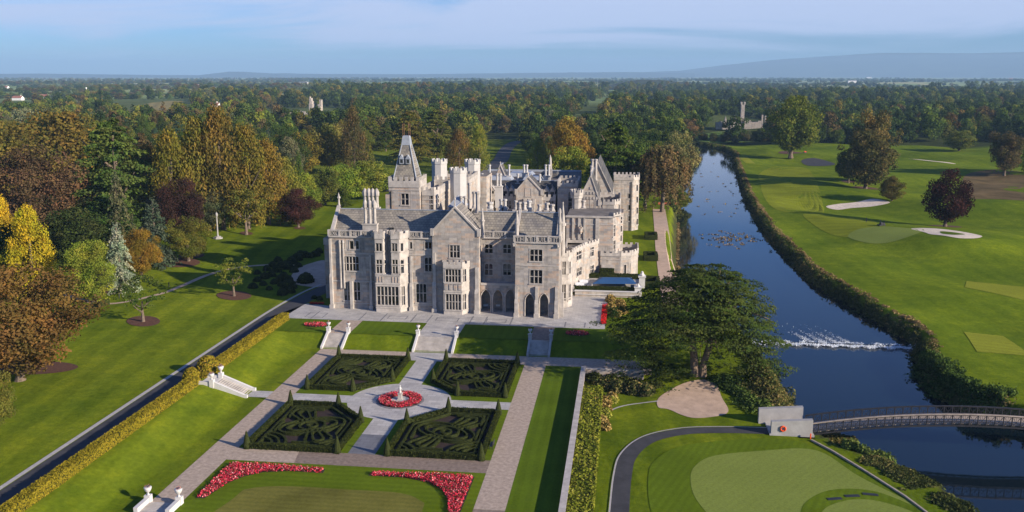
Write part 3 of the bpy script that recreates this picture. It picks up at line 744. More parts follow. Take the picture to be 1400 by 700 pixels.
def wallface(m, a, b, z0, z1, ops=(), th=0.35, mi=0):
    """one wall face with real openings: ops = (u0,u1,v0,v1)"""
    ex, ey = b[0] - a[0], b[1] - a[1]; L = math.hypot(ex, ey); ex /= L; ey /= L; nx, ny = ey, -ex
    def T(u, d, z): return (a[0] + ex * u + nx * d, a[1] + ey * u + ny * d, z)
    us = sorted({0.0, L} | {min(max(o[k], 0), L) for o in ops for k in (0, 1)}); vs = sorted({z0, z1} | {min(max(o[k], z0), z1) for o in ops for k in (2, 3)})
    for i in range(len(us) - 1):
        for j in range(len(vs) - 1):
            cu, cv = (us[i] + us[i + 1]) / 2, (vs[j] + vs[j + 1]) / 2
            if any(o[0] < cu < o[1] and o[2] < cv < o[3] for o in ops): continue
            m.poly([T(us[i], 0, vs[j]), T(us[i + 1], 0, vs[j]), T(us[i + 1], 0, vs[j + 1]), T(us[i], 0, vs[j + 1])], mi)
    for o in ops:
        q = [(o[0], o[2]), (o[1], o[2]), (o[1], o[3]), (o[0], o[3])]
        for k in range(4):
            p, r = q[k], q[(k + 1) % 4]
            m.poly([T(p[0], 0, p[1]), T(r[0], 0, r[1]), T(r[0], -th, r[1]), T(p[0], -th, p[1])], mi)
def crenel(m, path, z, closed=False, h=0.75, base=0.7, mw=0.75, gap=0.6, t=0.3, drop=0.0):
    """battlements along a path of 2-D points, standing on z"""
    n = len(path)
    for i in range(n if closed else n - 1):
        a, b = path[i], path[(i + 1) % n]; L = math.hypot(b[0] - a[0], b[1] - a[1])
        if L < 0.05: continue
        m.bar((a[0], a[1], z + base / 2), (b[0], b[1], z + base / 2), t, base)
        k = max(1, round((L + gap) / (mw + gap))); st = (L + gap) / k; w_ = st - gap
        for q in range(k):
            u0, u1 = q * st, q * st + w_
            f0, f1 = u0 / L, min(u1 / L, 1)
            m.bar((a[0] + (b[0] - a[0]) * f0, a[1] + (b[1] - a[1]) * f0, z + base + h / 2), (a[0] + (b[0] - a[0]) * f1, a[1] + (b[1] - a[1]) * f1, z + base + h / 2), t + 0.02, h)
def string_course(m, path, z, h=0.28, out=0.16, closed=False):
    n = len(path)
    for i in range(n if closed else n - 1):
        a, b = path[i], path[(i + 1) % n]
        m.bar((a[0], a[1], z), (b[0], b[1], z), out * 2, h)
def block(name, poly, z0, z1, wins=(), mat=STONE, cren=True, roof=FLAT, courses=(), ch=0.75, ext=(), trim=TRIM, cbase=0.7, roof_drop=0.5, skip=()):
    """a mass of the building: walls with openings, windows, string courses, battlements and a flat roof.
    wins: (edge, px0, py0, px1, py1, lights, rows, arched) surveyed on the photograph; ext: openings given in metres"""
    m = MB(); n = len(poly); ops = {i: [] for i in range(n)}; W = []
    for (e, x0, y0, x1, y1, nl, rows, ar) in wins:
        a, b = poly[e], poly[(e + 1) % n]
        ua, za = on_wall(x0, (y0 + y1) / 2, a, b); ub, _ = on_wall(x1, (y0 + y1) / 2, a, b)
        _, zt = on_wall((x0 + x1) / 2, y0, a, b); _, zb = on_wall((x0 + x1) / 2, y1, a, b)
        L = math.hypot(b[0] - a[0], b[1] - a[1])
        ua, ub = max(0.2, ua), min(L - 0.2, ub)
        if ub - ua < 0.35: ub = min(L - 0.1, ua + 0.45); ua = max(0.1, ub - 0.6)
        if zt > z1 - 0.3: zb -= zt - (z1 - 0.3); zt = z1 - 0.3
        zb = max(zb, z0 + 0.3)
        if zb >= zt - 0.3: continue
        ops[e].append((ua, ub, zb, zt)); W.append((a, b, ua, ub, zb, zt, nl, rows, ar))
    for (e, u0, u1, v0, v1, nl, rows, ar) in ext:
        a, b = poly[e], poly[(e + 1) % n]; ops[e].append((u0, u1, v0, v1)); W.append((a, b, u0, u1, v0, v1, nl, rows, ar))
    for i in range(n):
        if i in skip: continue
        wallface(m, poly[i], poly[(i + 1) % n], z0, z1, ops[i])
    MP(m, name, mat)
    for q in W: window(*q)
    if roof is not None:
        m = MB(); m.poly([(p[0], p[1], z1 - roof_drop if cren else z1 + 0.003) for p in poly]); MP(m, 'flat_roof', roof)
    if cren:
        m = MB(); string_course(m, poly, z1 + 0.05, closed=True); crenel(m, poly, z1 + 0.15, True, h=ch, base=cbase); MP(m, 'battlements', trim)
    for z in courses:
        m = MB(); string_course(m, poly, z, closed=True, h=0.2, out=0.1); MP(m, 'string_course', trim)
def finial(m, x, y, z0, h, r=0.16):
    m.cyl(x, y, z0, z0 + h * 0.55, r, r * 0.7, 6); m.cyl(x, y, z0 + h * 0.55, z0 + h * 0.68, r * 1.7, r * 1.7, 6); m.cyl(x, y, z0 + h * 0.68, z0 + h, r, 0.03, 6)
def pinnacle(x, y, z0, z1, r=0.45):
    m = MB(); m.cyl(x, y, z0, z0 + (z1 - z0) * 0.55, r, r * 0.9, 8); m.cyl(x, y, z0 + (z1 - z0) * 0.55, z0 + (z1 - z0) * 0.6, r * 1.3, r * 1.3, 8)
    m.cyl(x, y, z0 + (z1 - z0) * 0.6, z1 - 0.35, r * 0.95, 0.10, 8); m.cyl(x, y, z1 - 0.45, z1 - 0.1, 0.2, 0.12, 6)
    return MP(m, 'pinnacle', TRIM)
def chimney(x, y, z0, zb, z1, flues, r=0.33, w=None, mat=TRIM, onion=False, along='x', gap=0.95):
    L = gap * (flues - 1) + 1.1
    m = MB(); a, b = (L / 2, 0.62) if along == 'x' else (0.62, L / 2)
    m.box(x - a, x + a, y - b, y + b, z0, zb); m.box(x - a - .12, x + a + .12, y - b - .12, y + b + .12, zb - 0.3, zb + 0.02)
    c = MP(m, 'chimney', mat)
    for i in range(flues):
        o = (i - (flues - 1) / 2) * gap; fx, fy = (x + o, y) if along == 'x' else (x, y + o); m = MB()
        if onion: prof = [(r * 1.2, zb), (r * 1.2, zb + .5), (r, zb + .7), (r, z1 - 1.9), (r * 1.5, z1 - 1.6), (r * 1.55, z1 - 0.9), (r * 1.1, z1 - 0.4), (r * .3, z1)]
        else: prof = [(r * 1.25, zb), (r * 1.25, zb + .35), (r, zb + .5), (r, z1 - .55), (r * 1.35, z1 - .4), (r * 1.35, z1 - 0.05), (r * 0.9, z1)]
        m.lathe(fx, fy, prof, 8); sub(m, 'flue', mat, c)
    return c
def gable_front(x0, x1, Y, ze, xp, zp, depth, wins=(), z0=2.0, mat=STONE, roofmat=SLATE, name='gable_wall', fin=1.8, cope=0.5, ydir=1, roof=True, overlap_z=None):
    """wall facing the camera whose top is a gable, with coping, finial and a pitched roof running back"""
    a, b = (x0, Y), (x1, Y); m = MB(); ops = []; W = []
    for (px0, py0, px1, py1, nl, rows, ar) in wins:
        ua, _ = on_wall(px0, (py0 + py1) / 2, a, b); ub, _ = on_wall(px1, (py0 + py1) / 2, a, b); _, zt = on_wall(px0, py0, a, b); _, zb = on_wall(px0, py1, a, b)
        ops.append((ua, ub, zb, zt)); W.append((ua, ub, zb, zt, nl, rows, ar))
    wallface(m, a, b, z0, ze, [o for o in ops if o[3] < ze])
    m.poly([(x0, Y, ze), (x1, Y, ze), (xp, Y, zp)])
    m.poly([(x0, Y, z0), (x0, Y + min(2.5, depth), z0), (x0, Y + min(2.5, depth), ze), (x0, Y, ze)]); m.poly([(x1, Y, z0), (x1, Y + min(2.5, depth), z0), (x1, Y + min(2.5, depth), ze), (x1, Y, ze)])
    MP(m, name, mat)
    for q in W: window(a, b, *q)
    m = MB(); t = cope
    for s in ((x0, ze), (x1, ze)):
        d = 1 if s[0] == x1 else -1
        m.poly([(s[0] + d * .25, Y - .2, s[1] - .1), (xp, Y - .2, zp + .1), (xp, Y + t, zp + .1), (s[0] + d * .25, Y + t, s[1] - .1)])
        m.poly([(s[0] + d * .25, Y - .2, s[1] - .1), (xp, Y - .2, zp + .1), (xp, Y - .2, zp - .35), (s[0] + d * .25, Y - .2, s[1] - .55)])
        m.poly([(s[0] + d * .25, Y - .2, s[1] - .55), (xp, Y - .2, zp - .35), (xp, Y, zp - .35), (s[0] + d * .25, Y, s[1] - .55)])
        m.box(s[0] - .35, s[0] + .35, Y - .25, Y + .45, s[1] - 1.0, s[1] + .55)
    MP(m, 'coping', TRIM)
    if fin: m = MB(); finial(m, xp, Y + .1, zp, fin); MP(m, 'finial', TRIM)
    if roof:
        m = MB(); y0, y1 = Y + 0.05, Y + depth
        m.poly([(x0, y0, ze - .05), (xp, y0, zp - .15), (xp, y1, zp - .15), (x0, y1, ze - .05)]); m.poly([(x1, y0, ze - .05), (xp, y0, zp - .15), (xp, y1, zp - .15), (x1, y1, ze - .05)])
        MP(m, 'roof', roofmat)
        m = MB(); m.bar((xp, y0 + .5, zp - .1), (xp, y1, zp - .1), .35, .16); MP(m, 'ridge_cap', LEAD)
def letters(txt, x0, x1, Y, z0, z1, name='inscription'):
    cu = bpy.data.curves.new(name, 'FONT'); cu.body = txt; cu.size = 1.0; cu.extrude = 0.05
    o = bpy.data.objects.new(name, cu); COL.objects.link(o); dg = bpy.context.evaluated_depsgraph_get(); dg.update()
    me_ = bpy.data.meshes.new_from_object(o.evaluated_get(dg)); bpy.data.objects.remove(o)
    v = np.array([q.co for q in me_.vertices]); lo, hi = v.min(0), v.max(0)
    nv = np.stack([x0 + (v[:, 0] - lo[0]) / (hi[0] - lo[0]) * (x1 - x0), Y - 0.06 - v[:, 2], z0 + (v[:, 1] - lo[1]) / (hi[1] - lo[1]) * (z1 - z0)], 1)
    me_.vertices.foreach_set('co', nv.reshape(-1)); me_.materials.clear(); me_.materials.append(TRIM); me_.update()
    o = bpy.data.objects.new(name, me_); link(o, manor); o.matrix_parent_inverse = Matrix.Translation(-Vector(manor.location)); return o
DARKREC = simple('shaded_recess_stone', (0.20, 0.19, 0.18), 0.9, 0.2, 0.8)  # stone darkened in colour to stand for shade in the recesses
def parapet(x0, x1, Y, zc, zt, txt=None):
    """parapet with raised letters before a solid panel, coloured dark like shaded openings"""
    m = MB(); m.box(x0, x1, Y - .22, Y + .45, zc - .18, zc + .12); m.box(x0, x1, Y - .12, Y + .32, zt - .2, zt)
    k = max(2, round((x1 - x0) / 2.6))
    for i in range(k + 1):
        x = x0 + (x1 - x0) * i / k; m.box(x - .2, x + .2, Y - .16, Y + .36, zc + .12, zt + .03)
    MP(m, 'parapet', TRIM)
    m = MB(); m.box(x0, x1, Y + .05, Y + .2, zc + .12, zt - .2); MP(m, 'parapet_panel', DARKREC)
    if txt: letters(txt, x0 + .3, x1 - .3, Y + .02, zc + .22, zt - .28)
def buttress(x, Y, z0, z1, w=0.8, d=0.9, side=0):
    m = MB(); m.box(x - w / 2, x + w / 2, Y - d, Y + .1, z0, z0 + (z1 - z0) * .45); m.box(x - w / 2 + .08, x + w / 2 - .08, Y - d * .6, Y + .1, z0 + (z1 - z0) * .45, z1)
    k = len(m.v); z = z0 + (z1 - z0) * .45
    m.poly([(x - w / 2, Y - d, z), (x + w / 2, Y - d, z), (x + w / 2, Y - d * .6, z + .8), (x - w / 2, Y - d * .6, z + .8)])
    m.box(x - w / 2 - .15, x + w / 2 + .15, Y - d - .2, Y + .1, z0, z0 + .9)
    MP(m, 'buttress', TRIM)

G0 = 2.0; ZC = 17.9; ZP = 19.3
# --- south range: west part
YF = 187.6
block('wall', [(-62.8, YF), (-45.4, YF), (-39.9, YF + .25), (-39.9, 200), (-62.8, 200)], G0, ZC, [
    (0, 466, 329.5, 471, 340.5, 1, 1, False), (0, 478, 329.5, 483.5, 340.5, 1, 1, False), (0, 486.5, 329.5, 490.5, 340.5, 1, 1, False),
    (0, 468.5, 350.5, 490.5, 370, 5, 2, True), (0, 470.5, 385.7, 479.5, 410.5, 2, 2, True), (0, 484, 385.7, 492.5, 410.5, 2, 2, True),
    (1, 559.3, 331, 563.6, 340, 1, 1, False), (1, 581, 331, 590, 340, 2, 1, False), (1, 559.5, 352, 564, 371, 1, 2, True), (1, 581, 352, 590, 371, 2, 2, True),
    (1, 569, 388, 583, 413.5, 3, 2, True)], cren=False, courses=(8.1, 14.2, 3.2))
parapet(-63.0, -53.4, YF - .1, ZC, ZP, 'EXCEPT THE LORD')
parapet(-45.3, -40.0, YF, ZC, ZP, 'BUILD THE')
for x in (-62.7, -53.9, -45.0): buttress(x, YF - .05, G0, 14 if x > -60 else 17.4, 0.6, 0.7)
m = MB()   # slender oriel shafts beside the first-floor window
for px in (465.5, 470):
    x, _ = onY(px, 350, YF); m.cyl(x, YF - .25, 6.5, 16.6, .2, .2, 6); m.cyl(x, YF - .25, 16.6, 17.2, .32, .1, 6)
x, _ = onY(481.5, 400, YF); m.box(x - .3, x + .3, YF - .7, YF, G0, 8.2); MP(m, 'wall_shaft', TRIM)
# --- twin bay window
BAY = [(-53.2, YF), (-52.3, 185.3), (-47.0, 185.3), (-45.5, YF)]
block('bay_window', BAY, G0, 10.2, [(1, 515, 391.7, 545, 417, 6, 2, True), (2, 549, 391.5, 553.5, 417, 2, 2, True)], mat=TRIM, cren=False, skip=(3,), courses=(3.0, 8.2, 10.1), roof=LEAD)
BL = [(-53.1, YF), (-52.3, 185.5), (-50.5, 185.5), (-49.9, YF)]; BR = [(-49.3, YF), (-48.8, 185.5), (-47.0, 185.5), (-45.5, YF)]
block('bay_window', BL, 10.2, 18.0, [(1, 513.4, 332.5, 522.2, 343.5, 2, 1, False), (1, 513.4, 355, 522.4, 375, 2, 2, True), (2, 525.6, 355, 528.4, 375, 1, 2, True)], mat=TRIM, skip=(3,), courses=(12.4, 15.2), ch=.5, cbase=.9)
block('bay_window', BR, 10.2, 18.0, [(1, 534, 332.5, 543.2, 343.5, 2, 1, False), (1, 534.2, 355, 543.8, 375, 2, 2, True), (2, 547.7, 355, 552, 375, 1, 2, True), (2, 547.7, 332.5, 551, 343.5, 1, 1, False)], mat=TRIM, skip=(3,), courses=(12.4, 15.2), ch=.5, cbase=.9)
m = MB()
for x0, x1 in ((-52.0, -50.8), (-48.6, -47.3)):
    for q in range(3):
        x = x0 + (x1 - x0) * q / 2; m.box(x - .12, x + .12, 185.2, 185.3, 8.6, 9.8)
MP(m, 'tracery_pattern', STONE)
# --- central gabled block with its own bay
gable_front(-40.2, -30.2, 187.0, 19.6, -35.3, 24.9, 8, [(615, 335, 628.6, 352, 3, 2, True)], fin=2.6)
block('wall', [(-40.15, 187.1), (-30.25, 187.1), (-30.25, 200), (-40.15, 200)], G0, 19.0, cren=False, roof=None, skip=(0,))
buttress(-30.6, 187, G0, 12, .9, 1.0); buttress(-39.8, 187, G0, 15, .8, .8)
block('bay_window', [(-38.0, 187), (-37.5, 185), (-33.6, 185), (-32.3, 187)], G0, 12.2, [(1, 609, 367.5, 630, 386, 5, 2, True), (1, 609.6, 402, 631, 423.5, 5, 2, True), (2, 633, 368, 637, 385, 2, 2, True), (2, 633, 402, 637, 423, 2, 2, True)], mat=TRIM, skip=(3,), courses=(3.0, 7.0, 9.0), ch=.5, cbase=.6)
m = MB()
for q in range(4): x = -37.0 + q * 1.0; m.box(x - .3, x + .3, 184.88, 185, 7.4, 8.6)
MP(m, 'carved_panel', STONE)
# --- arcade and the wall above it
YA = 188.3
def arcade(name, a, b, z0, z1, spans, mat, depth=3.6, sill=None):
    """wall with pointed arches: spans = (u0,u1,ztop)"""
    m = MB(); ops = [(s[0], s[1], z0, s[2]) for s in spans]; wallface(m, a, b, z0, z1, ops, th=.8)
    ex, ey = b[0] - a[0], b[1] - a[1]; L = math.hypot(ex, ey); ex /= L; ey /= L; nx, ny = ey, -ex
    T = lambda u, d, z: (a[0] + ex * u + nx * d, a[1] + ey * u + ny * d, z)
    for u0, u1, zt in spans:
        w_ = u1 - u0; c = (u0 + u1) / 2; hs = w_ * .95
        for s, e_ in ((u0, 1), (u1, -1)):
            arc = [(s + e_ * w_ * (1 - math.cos(t)) , zt - hs + hs * math.sin(t) / math.sin(math.pi / 3)) for t in np.linspace(0, math.pi / 3, 7)]
            pts = arc + [(c, zt + .01), (s, zt + .01)]
            m.poly([T(p[0], -.02, p[1]) for p in pts]); 
            for i in range(6): m.poly([T(arc[i][0], -.02, arc[i][1]), T(arc[i + 1][0], -.02, arc[i + 1][1]), T(arc[i + 1][0], -.8, arc[i + 1][1]), T(arc[i][0], -.8, arc[i][1])])
    MP(m, name, mat)
    m = MB()
    for u0, u1, zt in spans:
        for t0, t1 in ((0, 1), (1, 0)):
            s, e_ = (u0, 1) if t0 == 0 else (u1, -1); w_ = u1 - u0; hs = w_ * .95
            arc = [(s + e_ * (w_ * (1 - math.cos(t)) - .12 * math.cos(t)), zt - hs + (hs / math.sin(math.pi / 3) + .14) * math.sin(t)) for t in np.linspace(0, math.pi / 3, 7)]
            m.tube([T(p[0], .03, p[1]) for p in arc], .1, 5)
            m.tube([T(s - e_ * .12, .03, z0), T(s - e_ * .12, .03, zt - hs)], .12, 5)
    MP(m, 'arch_moulding', TRIM)
    m = MB(); m.poly([T(0, -depth, z0), T(L, -depth, z0), T(L, -depth, z1), T(0, -depth, z1)]); m.poly([T(0, -.8, z1 - .1), T(L, -.8, z1 - .1), T(L, -depth, z1 - .1), T(0, -depth, z1 - .1)])
    for u in [0.02, L - .02]: m.poly([T(u, -.05, z0), T(u, -depth, z0), T(u, -depth, z1), T(u, -.05, z1)])
    MP(m, 'porch_interior', STONE)
a, b = (-30.1, YA), (-22.4, YA)
sp = [(on_wall(p0, 425, a, b)[0], on_wall(p1, 425, a, b)[0], on_wall(p0, 396, a, b)[1]) for p0, p1 in ((658, 670.5), (674.5, 687.2), (691.5, 703.5))]
arcade('arcade', a, b, G0, 8.1, sp, STONE)
m = MB(); m.box(-30.1, -22.4, YA - .15, YA + .25, 7.9, 8.35); MP(m, 'cornice', TRIM)
m = MB(); m.poly([(-30.1, YA + .2, 8.12), (-22.4, YA + .2, 8.12), (-22.4, 190.9, 8.12), (-30.1, 190.9, 8.12)]); MP(m, 'arcade_roof', LEAD)
block('wall', [(-30.2, 190.8), (-22.3, 190.8), (-22.3, 200), (-30.2, 200)], 7, ZC, [(0, 663, 334, 673.5, 346, 2, 2, True), (0, 688, 334, 698.5, 346, 2, 2, True), (0, 663, 360.5, 673.5, 376, 2, 2, True), (0, 688, 360.5, 698.5, 376, 2, 2, True)], cren=False, courses=(13.2,), skip=(2,))
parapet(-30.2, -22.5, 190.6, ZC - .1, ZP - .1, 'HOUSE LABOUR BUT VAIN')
# --- south-east pavilion
YP = 185.4
PAVN = [(-22.3, YP), (-13.2, YP), (-13.2, 200), (-22.3, 200)]
block('wall', PAVN, 8.0, ZC, [(0, 724.7, 341, 741.4, 357, 3, 2, True), (0, 724.7, 369, 741.4, 387.5, 3, 2, True)], cren=False, courses=(13.0,))
a, b = PAVN[0], PAVN[1]
sp = [(on_wall(p0, 425, a, b)[0], on_wall(p1, 425, a, b)[0], on_wall(p0, 401.5, a, b)[1]) for p0, p1 in ((718.2, 730), (737.8, 749.2))]
arcade('arcade', a, b, G0, 8.0, sp, STONE)
m = MB(); wallface(m, PAVN[1], PAVN[2], G0, 8.0); wallface(m, PAVN[3], PAVN[0], G0, 8.0); MP(m, 'wall', STONE)
for x in (-22.0, -17.75, -13.6): buttress(x, YP, G0, 8.6, .75, .8)
m = MB(); m.box(-13.3, -12.2, YP + .4, YP + 1.2, G0, 7.2); m.box(-13.3, -12.6, YP + .5, YP + 1.1, 7.2, 12); MP(m, 'buttress', TRIM)
parapet(-22.5, -13.0, YP - .1, ZC, ZP, 'THAT BUILD IT')
m = MB(); m.box(-13.3, -13.05, YP + .4, 197, ZC + .1, ZP - .2); m.box(-13.4, -12.85, YP + .4, 197, ZP - .2, ZP); m.box(-13.4, -12.85, YP + .4, 197, ZC - .15, ZC + .12); MP(m, 'parapet', TRIM)
for px, Y, zt in ((706.5, YP + .3, 24.6), (765, YP + .3, 25.2), (659.5, 189.5, 24.3)):
    x, _ = onY(px, 320, Y); pinnacle(x, Y + .2, ZC, zt, .42)
x, _ = onY(769.5, 300, 192.5); pinnacle(x, 192.5, 14, 25.6, .55)
for sx in (-13.2 + .1, -22.3):
    m = MB(); m.box(sx - .5, sx + .2, YP - .35, YP + .1, ZC - .9, ZC - .2); m.cyl(sx - .3, YP - .5, ZC - .75, ZC - .4, .16, .1, 6); MP(m, 'gargoyle', TRIM)
# --- main roof of the south range
RZ = 22.9; RY = 194.2
def pitched(x0, x1, y0, ze, z_r, y_r, y1, hip=0, mat=SLATE):
    m = MB(); m.poly([(x0, y0, ze), (x1, y0, ze), (x1, y_r, z_r), (x0, y_r, z_r)]); m.poly([(x0, y_r, z_r), (x1, y_r, z_r), (x1, y1, ze), (x0, y1, ze)])
    MP(m, 'roof', mat); m = MB(); m.bar((x0, y_r, z_r + .06), (x1, y_r, z_r + .06), .4, .16); MP(m, 'ridge_cap', LEAD)
pitched(-62.3, -37.0, YF + 1.0, 17.7, RZ, RY, 200.5)
pitched(-31.6, -22.6, 191.6, 18.3, RZ - .2, RY + 1, 200.5)
pitched(-22.1, -13.7, YP + 2.2, 17.6, RZ - .2, RY + 1, 200.5)
m = MB()     # stone gable end of the west wing with coping
m.poly([(-62.85, YF, ZC), (-62.85, 200.5, ZC), (-62.85, RY, RZ + .5)]); m.poly([(-62.35, YF, ZC), (-62.35, 200.5, ZC), (-62.35, RY, RZ + .5)]); MP(m, 'gable_wall', STONE)
m = MB()
for y in (YF + .2, 200.5):
    m.poly([(-63.0, y, ZC + .5), (-62.2, y, ZC + .5), (-62.2, RY, RZ + .9), (-63.0, RY, RZ + .9)]); m.poly([(-63.0, y, ZC + .5), (-63.0, y, ZC + .05), (-63.0, RY, RZ + .4), (-63.0, RY, RZ + .9)])
finial(m, -62.6, RY, RZ + .8, 2.8, .22); MP(m, 'coping', TRIM)
m = MB(); m.poly([(-13.65, YP + 2.2, 17.6), (-13.65, 200.5, 17.6), (-13.65, RY + 1, RZ + .2)]); MP(m, 'gable_wall', STONE)
m = MB()     # east gable coping and valley fences beside the pavilion roofs
for x in (-22.35, -13.75):
    m.bar((x, YP + 2.2, 18.1), (x, RY + 1, RZ + .35), .5, .5); m.bar((x, RY + 1, RZ + .35), (x, 200.5, 18.1), .5, .5)
MP(m, 'coping', TRIM)
x, _ = onY(491.5, 300, 189.4)
chimney(-54.2, 189.2, ZC - .5, 20.6, 25.7, 3, .34, onion=True, gap=1.02)
chimney(-56.8, 199.4, 18, 22.6, 26.9, 4, .38, onion=True, gap=.92)
m = MB(); m.box(-50.3, -49.3, 190.0, 190.6, 18.6, 19.6); MP(m, 'skylight', GLASS)
# east wall of the pavilion range, with its two-storey bay
block('bay_window', [(-13.2, 193.6), (-11.8, 194.2), (-11.0, 195.6), (-11.0, 198.0), (-13.2, 199.2)], G0, 13.4, [(0, 768, 357.5, 773.5, 375.5, 2, 2, False), (1, 776, 358, 779.8, 374, 2, 2, False), (0, 768, 389, 773.5, 411, 2, 2, False), (1, 776, 389, 779.8, 410, 2, 2, False)], mat=TRIM, skip=(4,), courses=(4, 8.4), ch=.5, cbase=.6)
# --- curved service wing (pale) and the low terrace building
CW = [(-13.0, 200), (-12.4, 206), (-11.2, 212.5), (-9.2, 218.5), (-6.1, 224.2), (-14, 224.2)]
a_, b_ = CW[1], CW[3]
block('curved_wing', CW, G0, 11.0, [(2, 788.2, 341.5, 794.8, 353, 2, 2, True), (2, 788.2, 366, 794.8, 376.5, 2, 2, False), (3, 807, 338, 811.5, 350, 2, 2, False), (3, 807, 363, 811.5, 373.5, 2, 2, False)], mat=STONE_W, ch=.5, cbase=.5, courses=(9.8,))
# block with the carved arms
ARM = [(-14.2, 224.2), (-2.7, 224.2), (-0.9, 227.2), (-0.9, 232), (-0.2, 233), (-0.2, 240), (-14.2, 240)]
block('wall', ARM, G0, 17.4, [(1, 837.6, 307, 841, 323, 2, 3, False), (1, 837.6, 329, 841, 347, 2, 3, False), (3, 846.5, 297, 848.5, 305, 1, 1, False), (3, 846.5, 309, 848.5, 317, 1, 1, False), (3, 846.5, 322, 848.5, 330, 1, 1, False)], cren=False, courses=(15.6,))
m = MB()
for px in (783.5, 791.5, 799, 815.5, 818): x, _ = onY(px, 310, 224.2); m.box(x - .22, x + .22, 223.9, 224.2, 11.8 if px < 810 else 2, 17.2)
m.box(-14.4, -2.6, 223.9, 224.5, 17.3, 17.75); MP(m, 'pilaster', TRIM)
m = MB(); x, _ = onY(794, 308, 224.2); m.lathe(0, 0, [(.01, 0), (.01, .01)], 4)
for q in ((0, 14.2, .5), (-.35, 14.7, .3), (.35, 14.7, .3), (0, 15.1, .25), (0, 13.6, .3)): m.cyl(x + q[0], 223.95, q[1] - q[2], q[1] + q[2], q[2], q[2] * .8, 8)
MP(m, 'carved_arms', STONE)
crm = MB(); crenel(crm, [(-2.7, 224.4), (-0.9, 227.2), (-0.9, 232)], 17.6, h=.5, base=.4); MP(crm, 'battlements', TRIM)
block('bow_window', [(-5.9, 224.3), (-5.6, 223.7), (-0.6, 223.7), (2.0, 225.2), (3.7, 228.6), (3.7, 236), (-0.9, 236), (-0.9, 227.2), (-2.7, 224.3)], G0, 7.9, [(2, 860, 359.5, 866.5, 375.5, 2, 1, False), (2, 853, 362, 856, 375.5, 1, 1, False)], mat=STONE_W, ch=.5, cbase=.6, courses=(7.0,))
m = MB(); m.box(-5.3, -2.3, 222.6, 223.65, 5.1, 5.7); m.box(-5.3, -2.3, 222.9, 223.6, G0, 5.1); MP(m, 'garden_porch', TRIM)
# --- steep-roofed tower
TW = [(-54.1, 205), (-46.9, 205), (-46.9, 212.3), (-54.1, 212.3)]
block('tower', TW, G0, 26.6, [(0, 548.5, 264.5, 558.8, 280, 2, 2, False)], ch=.85, cbase=1.3, courses=(25.9,))
m = MB(); mx_, my_ = -50.5, 208.6
m.prism([(-53.6, 205.6), (-47.4, 205.6), (-47.4, 211.7), (-53.6, 211.7)], 26.6, 36.3, scale=0.29); MP(m, 'tower_roof', SLATE)
m = MB(); m.prism([(-51.55, 207.6), (-49.45, 207.6), (-49.45, 209.7), (-51.55, 209.7)], 36.0, 38.0, scale=.75)
for sx in (-1, 1):
    for sy in (-1, 1): m.tube([(mx_ + sx * 3.1, my_ + sy * 3.05, 26.7), (mx_ + sx * .95, my_ + sy * .9, 36.1)], .14, 5)
m.box(-51.2, -49.8, 207.9, 209.3, 38, 38.15); MP(m, 'lead_cap', LEAD)
m = MB()
for sx in (-1, 1):
    for sy in (-1, 1): m.tube([(mx_ + sx * .7, my_ + sy * .7, 38), (mx_ + sx * .7, my_ + sy * .7, 40.7)], .045, 5); m.cyl(mx_ + sx * .7, my_ + sy * .7, 40.6, 40.9, .1, .02, 6)
MP(m, 'roof_finial', simple('rusty_iron', (0.25, 0.13, 0.07), .8, .2, 2))
for dx in (-.75, .75):
    m = MB(); x = mx_ + dx; m.prism([(x - .5, 206.3), (x + .5, 206.3), (x + .5, 208), (x - .5, 208)], 31.8, 32.9); m.poly([(x - .6, 206.2, 32.9), (x + .6, 206.2, 32.9), (x, 206.2, 33.9)]); m.poly([(x - .6, 206.2, 32.9), (x, 206.2, 33.9), (x, 208, 33.9), (x - .6, 208, 32.9)]); m.poly([(x + .6, 206.2, 32.9), (x, 206.2, 33.9), (x, 208, 33.9), (x + .6, 208, 32.9)])
    d = MP(m, 'dormer', LEAD); g_ = MB(); g_.poly([(x - .3, 206.28, 32), (x + .3, 206.28, 32), (x + .3, 206.28, 32.8), (x - .3, 206.28, 32.8)]); sub(g_, 'glass', GLASS, d)
m = MB(); m.cyl(-53.6, 204.9, 12, 25.6, .13, .13, 6); m.cyl(-46.4, 204.95, 12, 25.6, .1, .1, 6); m.box(-54.7, -54, 204.6, 205, 25.5, 25.8); MP(m, 'drainpipe', IRON)
block('stair_turret', [(-54.9, 204.9), (-53.9, 204.9), (-53.9, 206.5), (-54.9, 206.5)], G0, 24.8, cren=False, roof=TRIM)
block('wall', [(-46.9, 206.5), (-43.9, 206.5), (-43.0, 208.5), (-43.0, 222), (-46.9, 222)], G0, 24.6, [(0, 589, 255, 592, 284, 1, 3, False), (1, 598, 267, 604, 286, 2, 2, False), (0, 594.5, 262, 597, 284, 1, 3, False)], mat=STONE_W, ch=.7, cbase=1.0, courses=(22.5, 23.6))
block('wall', [(-46.9, 222), (-38.4, 222), (-38.4, 236), (-46.9, 236)], G0, 25.6, mat=STONE_W, ch=.8)
